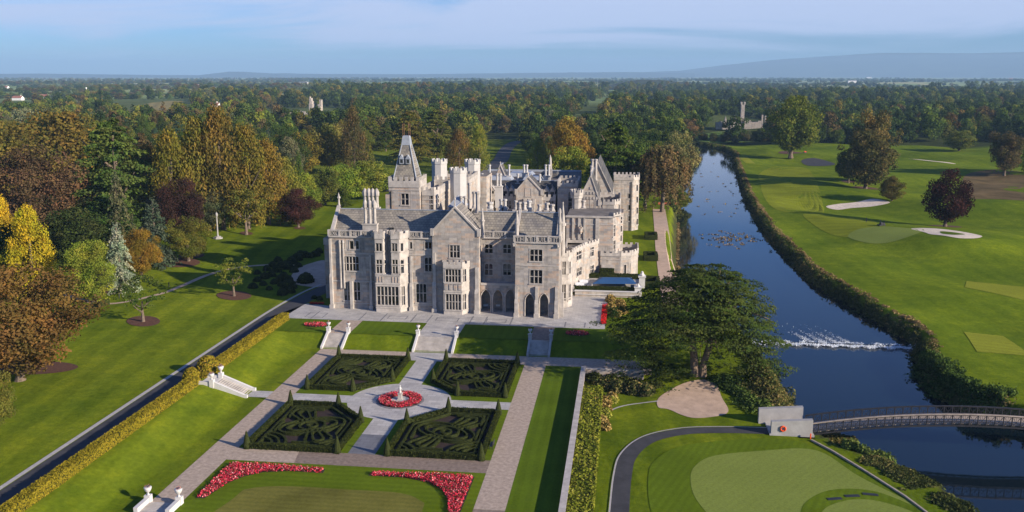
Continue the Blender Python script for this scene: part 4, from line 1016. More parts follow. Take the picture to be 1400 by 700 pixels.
# --- octagonal turrets
def turret(px0, px1, pyt, Y, z0, mat=LIME):
    x0, zt = onY(px0, pyt, Y); x1, _ = onY(px1, pyt, Y); c = (x0 + x1) / 2; r = (x1 - x0) / 2
    oct_ = [(c + r * 1.04 * math.cos(math.pi / 8 + k * math.pi / 4), Y + r + r * 1.04 * math.sin(math.pi / 8 + k * math.pi / 4)) for k in range(8)]
    m = MB(); m.prism(oct_, z0, zt - 1.2, top=True, bottom=False); crenel(m, oct_, zt - 1.2, True, h=.55, base=.65, mw=.55, gap=.5, t=.25)
    MP(m, 'turret', mat)
turret(588.5, 608.5, 218, 226, 22); turret(613.5, 635.5, 230, 214, 12); turret(634, 654.5, 218.5, 236, 20)
x, z = onY(636, 300, 213); m = MB(); m.cyl(x, 215.5, 20.9, 21.6, .3, .3, 6)
MP(m, 'vent', DARKREC)
# small lantern roof in front of the middle turret
x0, z = onY(611.5, 277, 206); x1, _ = onY(635.5, 277, 206); m = MB(); m.box(x0 + .2, x1 - .2, 206.3, 210.5, 16, 22.0); MP(m, 'lantern_wall', STONE)
m = MB(); m.prism([(x0, 206), (x1, 206), (x1, 210.8), (x0, 210.8)], 22.0, 24.4, scale=.06); MP(m, 'lantern_roof', LEAD)
# block behind, wide parapet at px 635-665
x0, z = onY(634, 240, 240); x1, _ = onY(665, 240, 240)
block('wall', [(x0, 240), (x1, 240), (x1, 250), (x0, 250)], G0, 25.4, mat=STONE_W, cren=False, roof=FLAT)
# --- north range with dormers, seen over the front roof
YN = 250
NR = [(-46, YN), (-18.9, YN), (-18.9, 262), (-46, 262)]
block('wall', NR, G0, 18.0, [(0, 663, 275, 667, 286, 1, 2, True), (0, 675, 273, 678, 289, 1, 2, True), (0, 692, 274, 699, 285, 2, 2, True), (0, 746, 275, 757, 284, 3, 1, True), (0, 652, 276, 656, 286, 1, 2, True)], mat=STONE_W, ch=.7, cbase=.7, roof=None)
pitched(-46, -18.9, YN + 1, 18.2, 22.6, YN + 6.3, 262, mat=SLATE_D)
for px in (643, 661, 673, 691, 699, 747, 755):
    x, z = onY(px, 258, YN + 1.3); m = MB(); m.box(x - .75, x + .75, YN + .9, YN + 3.4, 18.4, 20.3)
    for s in (-1, 1): m.poly([(x, YN + .8, 21.6), (x + s * .95, YN + .8, 20.2), (x + s * .95, YN + 3.8, 20.2), (x, YN + 3.8, 21.6)])
    m.poly([(x - .85, YN + .88, 20.3), (x + .85, YN + .88, 20.3), (x, YN + .88, 21.55)]); finial(m, x, YN + .9, 21.5, .9, .08)
    d = MP(m, 'dormer', TRIM); g_ = MB(); g_.poly([(x - .5, YN + .87, 18.9), (x + .5, YN + .87, 18.9), (x + .5, YN + .87, 20.2), (x - .5, YN + .87, 20.2)]); sub(g_, 'glass', GLASS, d)
x0, _ = onY(705.5, 254, 248.5); x1, _ = onY(741, 254, 248.5); xp, zp = onY(722, 241, 248.5)
gable_front(x0, x1, 248.5, 20.6, xp, zp, 8, [(718.5, 258, 726, 268, 2, 1, False)], mat=STONE_W, roofmat=SLATE_D, fin=1.3)
a, _ = onY(716, 270, 247.6); b, _ = onY(731, 270, 247.6)
block('oriel', [(a, 247.4), (b, 247.4), (b, 248.5), (a, 248.5)], 12, 17.2, mat=STONE_W, ch=.55, cbase=.6)
for px, Y, pt, pb, fl in ((657, 246, 237, 252, 2), (682, 246, 237, 254, 2), (708, 256, 237, 250, 1), (738, 256, 238, 252, 1), (669.5, 268, 225, 240, 1), (696, 268, 225, 240, 1), (718.5, 272, 225, 236, 2), (746, 268, 225, 240, 1), (750.5, 268, 225, 240, 1)):
    x, zt = onY(px, pt, Y); _, zb = onY(px, pb, Y); chimney(x, Y, zb - 6, zb, zt, fl, .3, mat=LIME, gap=.85)
x, z = onY(684, 223, 270); gable_front(x - 2.2, x + 2.2, 270, 20.6, x, z - .4, 6, mat=STONE_W, roofmat=SLATE_D, fin=.9, z0=14)
# broad flat roofs and ranges further back
block('wall', [(-46, 262.1), (-14, 262.1), (-14, 296), (-46, 296)], G0, 21.4, mat=STONE_W, cren=False, roof=FLAT)
m = MB(); m.bar((-46, 262.3, 21.75), (-19, 262.3, 21.75), .5, .65); m.bar((-44, 292, 21.75), (-14, 292, 21.75), .6, .6); MP(m, 'parapet', LEAD)
for (x0, x1, y0, y1, z, mt) in ((-40, -33, 266, 272, 22.4, LEAD), (-30, -24, 265, 271, 22.6, LEAD), (-26, -20, 275, 283, 22.8, SLATE_D), (-36, -28, 277, 286, 22.4, LEAD)):
    m = MB(); m.prism([(x0, y0), (x1, y0), (x1, y1), (x0, y1)], 21.41, z, scale=.75); MP(m, 'roof_light', mt)
x, zt = onY(752.5, 211.5, 275); m = MB(); m.box(x - .55, x + .55, 274.5, 275.6, 18, zt - 4.2); m.cyl(x, 275, zt - 4.2, zt - 1.2, .5, .35, 8); m.cyl(x, 275, zt - 1.2, zt, .35, .03, 8); MP(m, 'spirelet', TRIM)
# --- great hall block
x0, _ = onY(762.5, 250, 250.0); x1, _ = onY(790, 250, 250.0)
block('wall', [(x0, 249.5), (x1, 249.5), (x1, 262), (x0, 262)], G0, 22.0, [(0, 777, 262, 782, 290, 1, 4, True)], mat=STONE_W, ch=.7)
x0, _ = onY(789, 262, 246); x1, _ = onY(838, 262, 246); xp, zp = onY(808, 239.5, 246)
gable_front(x0 + .2, x1 - 3.6, 246, 18.3, xp, zp, 22, [(807.5, 270, 812.5, 289, 1, 4, True), (815, 270, 818.5, 289, 1, 4, True), (821.5, 270, 824.5, 289, 1, 4, True)], mat=STONE_W, roofmat=SLATE_D, fin=1.6)
m = MB()
for q in range(-3, 4):
    for r in range(3):
        hw = (1 - (r + .6) / 3.4) * 3.4
        if abs(q * .85) < hw: x = xp + q * .85; z = 19.3 + r * 1.35; m.box(x - .25, x + .25, 245.85, 246, z - .35, z + .35)
MP(m, 'carved_tracery', TRIM)
block('wall', [(x1 - 3.8, 246.2), (x1 + .4, 246.2), (x1 + 2.0, 249), (x1 + 2.0, 262), (x1 - 3.8, 262)], G0, 17.6, [(1, 845.5, 277, 849, 284, 2, 1, False), (1, 845.5, 293, 849, 300, 2, 1, False)], mat=STONE_W, ch=.6, cbase=.6)
x0, zt = onY(782, 252, 238); x1, _ = onY(795, 252, 238); c = (x0 + x1) / 2
oct_ = [(c + 1.35 * math.cos(math.pi / 8 + k * math.pi / 4), 239.5 + 1.35 * math.sin(math.pi / 8 + k * math.pi / 4)) for k in range(8)]
m = MB(); m.prism(oct_, 17, 20.2); m.prism([(c + (p[0] - c) * 1.25, 239.5 + (p[1] - 239.5) * 1.25) for p in oct_], 20.2, 20.9); crenel(m, [(c + (p[0] - c) * 1.25, 239.5 + (p[1] - 239.5) * 1.25) for p in oct_], 20.9, True, h=.7, base=.8, mw=.6, gap=.4); MP(m, 'turret', TRIM)
for k, (a_, b_) in enumerate(((786, 290), (791.5, 290), (798, 290))):
    x, _ = onY(a_, 285, 240); chimney(x, 239.2, 14, 17.6, 20.0 - (.2 * k), 1, .42, mat=TRIM)
x, zt = onY(814, 217, 262); chimney(x - .3, 261, 17, 22.5, zt, 2, .4, mat=TRIM, gap=1.0); x, zt = onY(809, 226, 258); chimney(x, 257, 17, 22.5, zt, 1, .36, mat=TRIM)
# long gabled roof running away behind the hall, its slope in the sun
x0, z0_ = onY(817.5, 216.5, 270); z0_ -= 1.0
m = MB(); m.poly([(x0, 268, z0_), (x0 + 4.6, 268, 17.3), (x0 + 4.6, 296, 17.3), (x0, 296, z0_)]); m.poly([(x0, 268, z0_), (x0 - 4.6, 268, 17.3), (x0 - 4.6, 296, 17.3), (x0, 296, z0_)]); MP(m, 'roof', SLATE_D)
m = MB(); m.poly([(x0 - 4.6, 268, 17.3), (x0 + 4.6, 268, 17.3), (x0, 268, z0_)]); m.poly([(x0 - 4.6, 268, 2), (x0 + 4.6, 268, 2), (x0 + 4.6, 268, 17.3), (x0 - 4.6, 268, 17.3)]); m.poly([(x0 + 4.6, 268, 2), (x0 + 4.6, 296, 2), (x0 + 4.6, 296, 17.3), (x0 + 4.6, 268, 17.3)]); MP(m, 'gable_wall', STONE_W)
m = MB()
for s in (-1, 1): m.bar((x0, 267.9, z0_ + .1), (x0 + s * 4.7, 267.9, 17.4), .5, .4)
MP(m, 'coping', TRIM)
# --- north-east tower
block('tower', [(-3.6, 297), (2.6, 297), (4.6, 299.6), (4.6, 306), (-3.6, 306)], 1.5, 18.6, [(0, 859, 264.5, 861.5, 271.5, 1, 1, True), (0, 859, 280, 861.5, 287, 1, 1, True), (0, 859, 295, 861.5, 302, 1, 1, True), (1, 870, 253, 872, 261, 1, 1, False), (1, 870, 269, 872, 277, 1, 1, False), (1, 870, 284, 872, 292, 1, 1, False), (1, 870, 299, 872, 307, 1, 1, False)], mat=STONE_W, ch=.7, courses=(17.2,))
m = MB(); m.cyl(2.1, 296.85, 1.5, 18, .14, .14, 6); MP(m, 'drainpipe', IRON)
# courtyard chimneys peeping over the front roof
for px, Y, pt, fl, r, mt in ((641.5, 204, 272, 1, .3, TRIM), (648, 206, 262, 1, .35, TRIM), (653, 198, 262, 1, .45, TRIM), (670, 206, 276, 1, .6, LIME), (685, 206, 272, 1, .36, LIME), (690.5, 206, 272, 1, .36, LIME), (705, 204, 274, 1, .34, TRIM), (710.5, 204, 276, 1, .4, TRIM), (717, 204, 276, 1, .4, TRIM), (723.5, 206, 274, 1, .45, LIME), (737.5, 204, 279, 1, .38, TRIM), (748, 204, 277, 1, .45, TRIM), (755, 204, 279, 1, .45, TRIM), (633, 202, 268, 2, .32, TRIM), (642, 204, 250, 1, .34, TRIM)):
    x, zt = onY(px, pt, Y); chimney(x, Y, 16, min(22.0, zt - 1.5), zt, fl, r, mat=mt)
# link roofs of the inner court
m = MB(); m.box(-43, -14, 200.6, 206, G0, 17.5); MP(m, 'court_range', STONE)
m = MB()
for x0, x1 in ((-40.5, -36), (-36, -31), (-29, -23)): m.prism([(x0, 201), (x1, 201), (x1, 208), (x0, 208)], 17.6, 21.6, scale=.2)
MP(m, 'roof', SLATE_D)
block('wall', [(-42.5, 214), (-15, 214), (-15, 249.4), (-42.5, 249.4)], G0, 13.0, mat=STONE, cren=False)
block('west_porch', [(-67.0, 196.0), (-62.9, 196.0), (-62.9, 214), (-67.0, 214)], G0, 14.5, mat=STONE, ch=.5, ext=((3, 8, 10, 5, 9, 2, 2, True),))
block('wall', [(-62.8, 200.1), (-46.95, 200.1), (-46.95, 204.9), (-62.8, 204.9)], G0, 17.0, mat=STONE, cren=False)
block('wall', [(-62.8, 205), (-54.95, 205), (-54.95, 255), (-62.8, 255)], G0, 15.0, mat=STONE, cren=False, roof=SLATE_D)

# ================================================================== garden
def localize(o, parent):
    o.parent = parent; return o
def leafy(name, boxes, size, n, mat, parent=None, g=None, jitter=0.5, tonefn=None):
    """leaf faces spread over the skins of boxes (x0,x1,y0,y1,z0,z1)"""
    g = g or np.random.default_rng(5); C, Nn = [], []
    area = np.array([2 * ((b[1] - b[0]) + (b[3] - b[2])) * (b[5] - b[4]) + (b[1] - b[0]) * (b[3] - b[2]) for b in boxes]); cnt = np.maximum(3, (n * area / area.sum()).astype(int))
    for b, k in zip(boxes, cnt):
        lx, ly, lz = b[1] - b[0], b[3] - b[2], b[5] - b[4]; ws = np.array([lx * ly, ly * lz, ly * lz, lx * lz, lx * lz]); f = g.choice(5, k, p=ws / ws.sum())
        p = g.random((k, 3)) * [lx, ly, lz] + [b[0], b[2], b[4]]; nn = np.zeros((k, 3))
        p[f == 0, 2] = b[5]; nn[f == 0, 2] = 1; p[f == 1, 0] = b[0]; nn[f == 1, 0] = -1; p[f == 2, 0] = b[1]; nn[f == 2, 0] = 1
        p[f == 3, 1] = b[2]; nn[f == 3, 1] = -1; p[f == 4, 1] = b[3]; nn[f == 4, 1] = 1
        C.append(p + g.normal(0, size * .22, (k, 3))); Nn.append(nn)
    C = np.concatenate(C); Nn = np.concatenate(Nn); V = leaf_quads(C, Nn, size, g, jitter=jitter)
    t = g.random(len(C)) * .6 + .2 + .12 * np.sin(C[:, 0] * 1.3 + C[:, 1] * .9) * np.sin(C[:, 1] * .41)
    o = bpy.data.objects.new(name, quad_mesh(name, V, t, mat)); return link(o, parent)
def strip_mesh(m, pts, w, z0, z1, closed=False):
    """a continuous low hedge along pts with mitred corners"""
    p = [np.array(q, float) for q in pts]; n = len(p); L, Rr = [], []
    for i in range(n):
        a = p[(i - 1) % n] if (closed or i > 0) else p[i] - (p[i + 1] - p[i]); b = p[(i + 1) % n] if (closed or i < n - 1) else p[i] + (p[i] - p[i - 1])
        d0 = (p[i] - a) / max(np.linalg.norm(p[i] - a), 1e-6); d1 = (b - p[i]) / max(np.linalg.norm(b - p[i]), 1e-6)
        t = d0 + d1; t = t / max(np.linalg.norm(t), 1e-6); nn = np.array([-t[1], t[0]]); c = max(.5, abs(nn @ np.array([-d0[1], d0[0]])))
        L.append(p[i] + nn * w / 2 / c); Rr.append(p[i] - nn * w / 2 / c)
    k = len(m.v)
    for i in range(n):
        m.v += [(L[i][0], L[i][1], z0), (L[i][0], L[i][1], z1), (Rr[i][0], Rr[i][1], z1), (Rr[i][0], Rr[i][1], z0)]
    for i in range(n if closed else n - 1):
        a, b = k + 4 * i, k + 4 * ((i + 1) % n)
        for q in range(3): m.f.append((a + q, b + q, b + q + 1, a + q + 1)); m.m.append(0)
    if not closed: m.f.append((k, k + 1, k + 2, k + 3)); m.f.append(tuple(k + 4 * (n - 1) + q for q in (3, 2, 1, 0))); m.m += [0, 0]
def ell(cx, cy, rx, ry, rot=0.0, n=26, t0=0, t1=2 * math.pi, closed=True):
    c, s = math.cos(rot), math.sin(rot)
    return [(cx + rx * math.cos(t) * c - ry * math.sin(t) * s, cy + rx * math.cos(t) * s + ry * math.sin(t) * c) for t in np.linspace(t0, t1, n, endpoint=not closed)]
BEDS = [  # (outer x, inner x, far/near from centre, label)
    (-1, 1, 'north-west'), (1, 1, 'north-east'), (-1, -1, 'south-west'), (1, -1, 'south-east')]
where = {(-1, 1): 'by the steps, on the drive side', (1, 1): 'by the steps, on the river side', (-1, -1): 'by the crescent flower bed, on the drive side', (1, -1): 'by the crescent flower bed, on the river side'}
for sx, sy, nm in BEDS:
    GX0, GY0 = CX, 137.6
    T = lambda u, v: (GX0 + sx * u, GY0 + sy * v)
    root = empty('parterre', (*T(10.5, 12), 0.0)); off = Matrix.Translation((-root.location.x, -root.location.y, 0))
    tag(root, f'yew knot parterre {where[(sx, sy)]}', 'parterre', 'four yew parterres round the flower ring')
    def PB(m, name, mat):
        o = m.build(name, mat, root); o.matrix_parent_inverse = off; return o
    outer = [T(16.8, 3.9), T(16.8, 21.2), T(3.6, 21.2), T(3.6, 9.6), T(8.9, 3.9)]
    s_ = MB(); s_.poly([(x, y, .03) for x, y in outer]); PB(s_, 'soil', SOIL)
    m = MB(); strip_mesh(m, outer, .42, 0, .82, True); oh = PB(m, 'outer_hedge', YEW)
    # leaf fuzz along the outer hedge
    g = np.random.default_rng(40 + sx + 3 * sy); C = []; NS = []
    for i in range(5):
        a = np.array(outer[i]); b = np.array(outer[(i + 1) % 5]); L = np.linalg.norm(b - a); k = int(L * 120); t = g.random(k)[:, None]; q = a + (b - a) * t; nn = np.array([-(b - a)[1], (b - a)[0]]) / L
        sd = g.choice([-.3, .3], k); top = g.random(k) < .3; h = np.where(top, .86, g.random(k) * .85); sd = np.where(top, g.uniform(-.3, .3, k), sd)
        C.append(np.concatenate([q + nn * sd[:, None], h[:, None]], 1)); tg = (b - a) / L; NS.append(np.where(top[:, None], np.array([[0, 0, 1.0]]), np.array([[tg[0], tg[1], 0.0]])))
    C = np.concatenate(C); V = leaf_quads(C, np.concatenate(NS), .17, g, jitter=.32); o = bpy.data.objects.new('leaves', quad_mesh('leaves', V, g.random(len(C)), YEWL)); link(o, oh)
    inner = [T(15.9, 4.8), T(15.9, 20.3), T(4.5, 20.3), T(4.5, 10.0), T(9.3, 4.8)]
    m = MB(); c0 = (10.2, 12.6); w_ = .27; zq = [.50]; SEG = []
    def ST(pts, closed=False, w=w_):
        zq[0] += .004; SEG.append((pts, closed, zq[0])); strip_mesh(m, [T(*q) for q in pts], w, 0, zq[0], closed)
    ST([(15.6, 5.1), (15.6, 20.0), (4.8, 20.0), (4.8, 10.2), (9.5, 5.1)], True)
    ST(ell(*c0, .75, .75, 0, 16), True); ST(ell(*c0, 1.9, 1.9, 0, 22), True)
    ST(ell(*c0, 4.9, 2.8, .5, 34), True); ST(ell(*c0, 3.7, 1.75, .5, 28), True)
    for ang, L in ((2.05, 7.4), (-1.0, 7.6)):
        c, s = math.cos(ang), math.sin(ang); f = lambda r, o: (min(15.6, max(4.8, c0[0] + c * r - s * o)), min(20.0, max(5.2, c0[1] + s * r + c * o)))
        if True:
            for ww in (1.9, .75): ST([f(2.1, -ww * .5), f(L - 1.8, -ww)] + [f(L - 1.8 + ww * math.sin(t) * .9, -ww * math.cos(t)) for t in np.linspace(.3, math.pi - .3, 8)] + [f(L - 1.8, ww), f(2.1, ww * .5)])
        else:
            for ww in (.7,): ST([f(2.4, -ww), f(L, -ww * 1.5)]); ST([f(2.4, ww), f(L, ww * 1.5)])
    for r in (2.2, 3.2, 4.2): ST([(15.9 - r * math.cos(t), 20.3 - r * math.sin(t)) for t in np.linspace(0.02, math.pi / 2 - .02, 9)])
    for r in (1.6, 2.6): ST([(4.5 + r * math.cos(t), 20.3 - r * math.sin(t)) for t in np.linspace(0.02, math.pi / 2 - .02, 8)])
    ST([(10.6, 5.8), (14.9, 5.8), (14.9, 9.5)]); ST([(12.0, 6.8), (13.9, 6.8), (13.9, 8.4)]); ST([(5.6, 11.5), (5.6, 15.5)]); ST([(15.0, 11.5), (15.0, 15.2)]); ST([(7.6, 19.2), (11.0, 19.2)])
    k_ = PB(m, 'knot_hedge', YEW)
    g = np.random.default_rng(3)
    C, Ns = [], []
    for pts, cl, zt_ in SEG:
        for i in range(len(pts) if cl else len(pts) - 1):
            a = np.array(T(*pts[i])); b = np.array(T(*pts[(i + 1) % len(pts)])); L = np.linalg.norm(b - a)
            if L < .05: continue
            tg = (b - a) / L; nn = np.array([-tg[1], tg[0]]); k = max(2, int(L * 70)); t = g.random(k); top = g.random(k) < .36; sd = np.where(top, g.uniform(-.15, .15, k), g.choice([-.15, .15], k)); h = np.where(top, zt_, g.random(k) * zt_)
            C.append(np.concatenate([a + (b - a) * t[:, None] + nn * sd[:, None], h[:, None]], 1)); Ns.append(np.where(top[:, None], np.array([[0, 0, 1.0]]), np.array([[tg[0], tg[1], 0.0]])))
    C = np.concatenate(C); V = leaf_quads(C, np.concatenate(Ns), .125, g, jitter=.32); link(bpy.data.objects.new('leaves', quad_mesh('leaves', V, g.random(len(C)) * .9, YEWL)), k_)
    for (u, v), cn in zip([(16.8, 3.9), (16.8, 21.2), (3.6, 21.2), (3.6, 9.6), (8.9, 3.9)], ('outer corner by the cross path', 'outer corner furthest from the ring', 'corner on the centre walk furthest from the ring', 'cut corner on the centre walk by the ring', 'cut corner on the cross path by the ring')):
        x, y = T(u, v); e = empty('topiary_cone', (x, y, 0)); tag(e, f'clipped yew cone at the {cn}, parterre {where[(sx, sy)]}'[:200], 'topiary', 'yew cones at the parterre corners')
        m = MB(); m.lathe(0, 0, [(.50, 0), (.55, .5), (.43, 1.1), (.25, 1.9), (.05, 2.6)], 10); m.build('cone_body', YEW, e)
        g = np.random.default_rng(int(u * 10 + v)); h = g.random(260) ** 1.3 * 2.5; rr = .55 * (1 - h / 2.75); an = g.random(260) * 6.283; C = np.stack([rr * np.cos(an), rr * np.sin(an), h], 1)
        link(bpy.data.objects.new('leaves', quad_mesh('leaves', leaf_quads(C, C * [1, 1, .2] + [0, 0, .2], .17, g), g.random(260), YEWL)), e)
def relabel(s):  # keep labels within 16 words
    w_ = s.split(); return ' '.join(w_[:16])
for o in list(bpy.data.objects):
    if o.get('category') == 'topiary': o['label'] = relabel(o['label'].replace('clipped yew cone', 'yew cone').replace(', parterre by', ' of the parterre by').replace(', on the', ' on the').replace('furthest from the ring', 'far from the ring').replace('the crescent flower bed', 'the crescent'))

# flower ring with its statue
def blooms(name, pts, z0, h, n, size, mat, parent=None, inside=None, g=None):
    g = g or np.random.default_rng(9); V = leaf_quads(np.concatenate([pts, (z0 + g.random((len(pts), 1)) * h)], 1), g.normal(0, .5, (len(pts), 3)) + [0, 0, 1], size, g, jitter=.5)
    return link(bpy.data.objects.new(name, quad_mesh(name, V, g.random(len(pts)), mat)), parent)
def in_poly(p, poly):
    x, y = p[:, 0], p[:, 1]; c = np.zeros(len(p), bool); n = len(poly); j = n - 1
    for i in range(n):
        xi, yi = poly[i]; xj, yj = poly[j]; c ^= ((yi > y) != (yj > y)) & (x < (xj - xi) * (y - yi) / (yj - yi + 1e-12) + xi); j = i
    return c
ring = empty('flower_ring', (CX + .1, 137.9, 0)); tag(ring, 'round bed of red begonias circling the small statue at the garden centre', 'flower bed')
m = MB(); m.cyl(0, 0, .035, .10, 3.9, 3.9, 40); m.build('stone_edge', PAVE_D, ring)
m = MB(); m.cyl(0, 0, .1, .22, 3.5, 3.4, 40); m.build('soil', SOIL, ring)
g = np.random.default_rng(2); a = g.random(5200) * 6.283; r = np.sqrt(g.uniform(1.6 ** 2, 3.5 ** 2, 5200)); blooms('blooms', np.stack([r * np.cos(a), r * np.sin(a)], 1), .22, .35, 0, .17, BLOOM, ring, g=g)
m = MB(); m.cyl(0, 0, .22, .26, 1.45, 1.45, 28); m.build('stone_disc', PAVE, ring)
st = empty('statue', (CX + .1, 137.9, .26)); tag(st, 'small pale stone figure on a pedestal inside the round flower bed', 'statue')
m = MB(); m.box(-.42, .42, -.42, .42, 0, .15); m.box(-.3, .3, -.3, .3, .15, .95); m.box(-.38, .38, -.38, .38, .95, 1.08); m.build('pedestal', TRIM, st)
m = MB(); m.lathe(0, 0, [(.2, 1.08), (.24, 1.3), (.17, 1.6), (.24, 1.95), (.1, 2.1), (.07, 2.15), (.12, 2.22), (.13, 2.32), (.05, 2.42)], 10)
m.tube([(.2, 0, 1.9), (.36, -.05, 1.7), (.2, -.15, 1.6)], [.07, .06, .05], 6); m.tube([(-.2, 0, 1.9), (-.34, -.05, 1.75), (-.3, -.1, 2.0)], [.07, .06, .05], 6); m.build('figure', WHITE, st, True)

def flowerbed(name, label, poly, z, n, mat=BLOOM, size=.17, group=None, h=.35):
    c = np.mean(poly, 0); e = empty(name, (c[0], c[1], z)); tag(e, label, 'flower bed', group); lp = [(p[0] - c[0], p[1] - c[1]) for p in poly]
    m = MB(); m.poly([(x, y, .06) for x, y in lp]); m.build('soil', SOIL, e)
    g = np.random.default_rng(len(poly) * 7 + n); lo, hi = np.min(lp, 0), np.max(lp, 0); p = g.uniform(lo, hi, (n * 4, 2)); sh = np.array(lp) * .97; p = p[in_poly(p, sh)][:n]
    blooms('blooms', p, .1, h, n, size, mat, e, g=g); return e
m_ = lambda pts: [(2 * CX - x, y) for x, y in pts]
crs = [(-52.4, 100.6), (-52.5, 111.0), (-48.5, 111.3), (-39.0, 110.8), (-38.9, 109.6), (-43.5, 109.7), (-46.8, 108.9), (-49.0, 107.2), (-50.2, 105), (-51.2, 100.6)]
flowerbed('crescent_flower_bed', 'curved bed of pink-red begonias in the near lawn, on the drive side', crs, .02, 5200)
crs2 = [(-18.8, 99.6), (-18.7, 111.0), (-22.7, 111.2), (-32.6, 110.6), (-32.7, 109.6), (-27.8, 109.6), (-24.4, 108.6), (-22.2, 106.6), (-20.9, 104), (-19.9, 99.6)]
flowerbed('crescent_flower_bed', 'curved bed of pink-red begonias in the near lawn, on the river side', crs2, .02, 5600)
flowerbed('flower_bed', 'small oval bed of red flowers on the terrace lawn near the drive', ell(-61.7, 173.4, 2.5, 1.5), 2.02, 900)
flowerbed('flower_bed', 'small bed of dark red flowers on the terrace lawn near the cedar', ell(-8.6, 173.6, 2.4, 1.6), 2.02, 900)
flowerbed('flower_strip', 'narrow strip of scarlet flowers along the edge of the paved terrace', [(-4.3, 181), (-3.1, 181), (-3.1, 197), (-4.3, 197)], 2.03, 1500, BLOOM_R)
flowerbed('flower_strip', 'small patch of scarlet flowers by the west corner of the manor', [(-68.8, 189.5), (-65.8, 189.8), (-65.5, 190.9), (-68.8, 190.9)], 2.03, 260, BLOOM_R)

BLOOM_P = two_tone('dusty_pink_urn_plants', [(0.0, (.05, .07, .03)), (.5, (.3, .12, .1)), (1.0, (.55, .36, .32))])
# garden steps with sloping side walls
def steps(label, x, y0, z0, y1, z1, w, rz=0.0, n=12, mat=TRIM, wall_mat=WHITE):
    e = empty('garden_steps', (x, y0, z0), rz); tag(e, label, 'steps'); L = y1 - y0; dz = z1 - z0
    m = MB()
    for i in range(n): m.box(-w / 2, w / 2, L * i / n, L + .2, dz * i / n - (0.05 if i else .3), dz * (i + 1) / n + .005 * (i == n - 1))
    m.build('treads', mat, e)
    for s in (-1, 1):
        m = MB(); a, b = s * w / 2, s * (w / 2 + .42); x0, x1 = min(a, b), max(a, b)
        pts = [(-.3, -.3), (-.3, .45), (L + .2, dz + .45), (L + .5, dz + .45), (L + .5, -.3)]
        for q in (x0, x1): m.poly([(q, p[0], p[1]) for p in pts])
        for i in range(len(pts)): p, r = pts[i], pts[(i + 1) % len(pts)]; m.poly([(x0, p[0], p[1]), (x1, p[0], p[1]), (x1, r[0], r[1]), (x0, r[0], r[1])])
        m.box(x0 - .12, x1 + .12, L + .1, L + .85, dz - .2, dz + 1.0); m.box(x0 - .2, x1 + .2, L + .02, L + .93, dz + 1.0, dz + 1.12)
        m.build('side_wall', wall_mat, e)
    return e
def urn(x, y, z, label, s=1.0, red=True):
    e = empty('garden_urn', (x, y, z)); e.scale = (s, s, s); tag(e, label, 'urn', 'white urns on the garden piers')
    m = MB(); m.lathe(0, 0, [(.22, 0), (.1, .12), (.1, .28), (.32, .5), (.42, .75), (.46, .95), (.4, .98)], 12); m.build('bowl', WHITE, e, True)
    g = np.random.default_rng(int(abs(x * 7 + y))); C = g.normal(0, .13, (46, 3)) + [0, 0, 1.05]; link(bpy.data.objects.new('plants', quad_mesh('plants', leaf_quads(C, g.normal(0, 1, C.shape), .16, g), g.random(46), BLOOM_P)), e)
for x, w_, lb in ((-55.45, 3.6, 'flight of pale steps up to the terrace, the one nearest the drive'), (CX - .1, 7.2, 'wide central flight of pale steps up to the terrace'), (-15.4, 3.6, 'flight of pale steps up to the terrace, the one nearest the cedar')):
    steps(lb, x, 164.3, 0, 168.2, 2.0, w_, wall_mat=TRIM if x > -20 else WHITE)
    for s, q in ((-1, 'drive'), (1, 'river')): urn(x + s * (w_ / 2 + .21), 168.9, 3.12, f'white urn on the {q}-side pier of the ' + lb.split(',')[0].replace('flight of pale ', '').replace(' up to the terrace', '') + (' nearest the drive' if x < -50 else ' nearest the cedar' if x > -20 else ''), .9)
# west flight from the drive, with its landing
e = empty('garden_steps', (-68.9, 137.9, 0), 0); tag(e, 'white flight of steps from the drive hedge down to the parterres', 'steps')
m = MB(); m.box(0, 2.6, -1.9, 1.9, 0, 2.05); m.build('landing', WHITE, e)
m = MB()
for i in range(13): m.box(2.6, 7.6 - 5 * i / 13, -1.5, 1.5, -.1, 2.0 * (i + 1) / 13)
m.build('treads', TRIM, e)
for s in (-1, 1):
    m = MB(); y0, y1 = sorted((s * 1.5, s * 1.95)); pts = [(2.2, -.2), (2.2, 2.55), (2.7, 2.55), (7.9, .5), (8.3, .5), (8.3, -.2)]
    for q in (y0, y1): m.poly([(p[0], q, p[1]) for p in pts])
    for i in range(len(pts)): p, r = pts[i], pts[(i + 1) % len(pts)]; m.poly([(p[0], y0, p[1]), (p[0], y1, p[1]), (r[0], y1, r[1]), (r[0], y0, r[1])])
    m.box(2.0, 2.7, min(s * 1.35, s * 2.1), max(s * 1.35, s * 2.1), 0, 2.95); m.box(0, 2.2, y0, y1, 0, 2.5); m.build('side_wall', WHITE, e)
urn(-66.55, 139.65, 2.95, 'white urn on the house-side pier of the steps below the drive hedge', 1.1); urn(-66.55, 136.15, 2.95, 'white urn on the lawn-side pier of the steps below the drive hedge', 1.0, True)
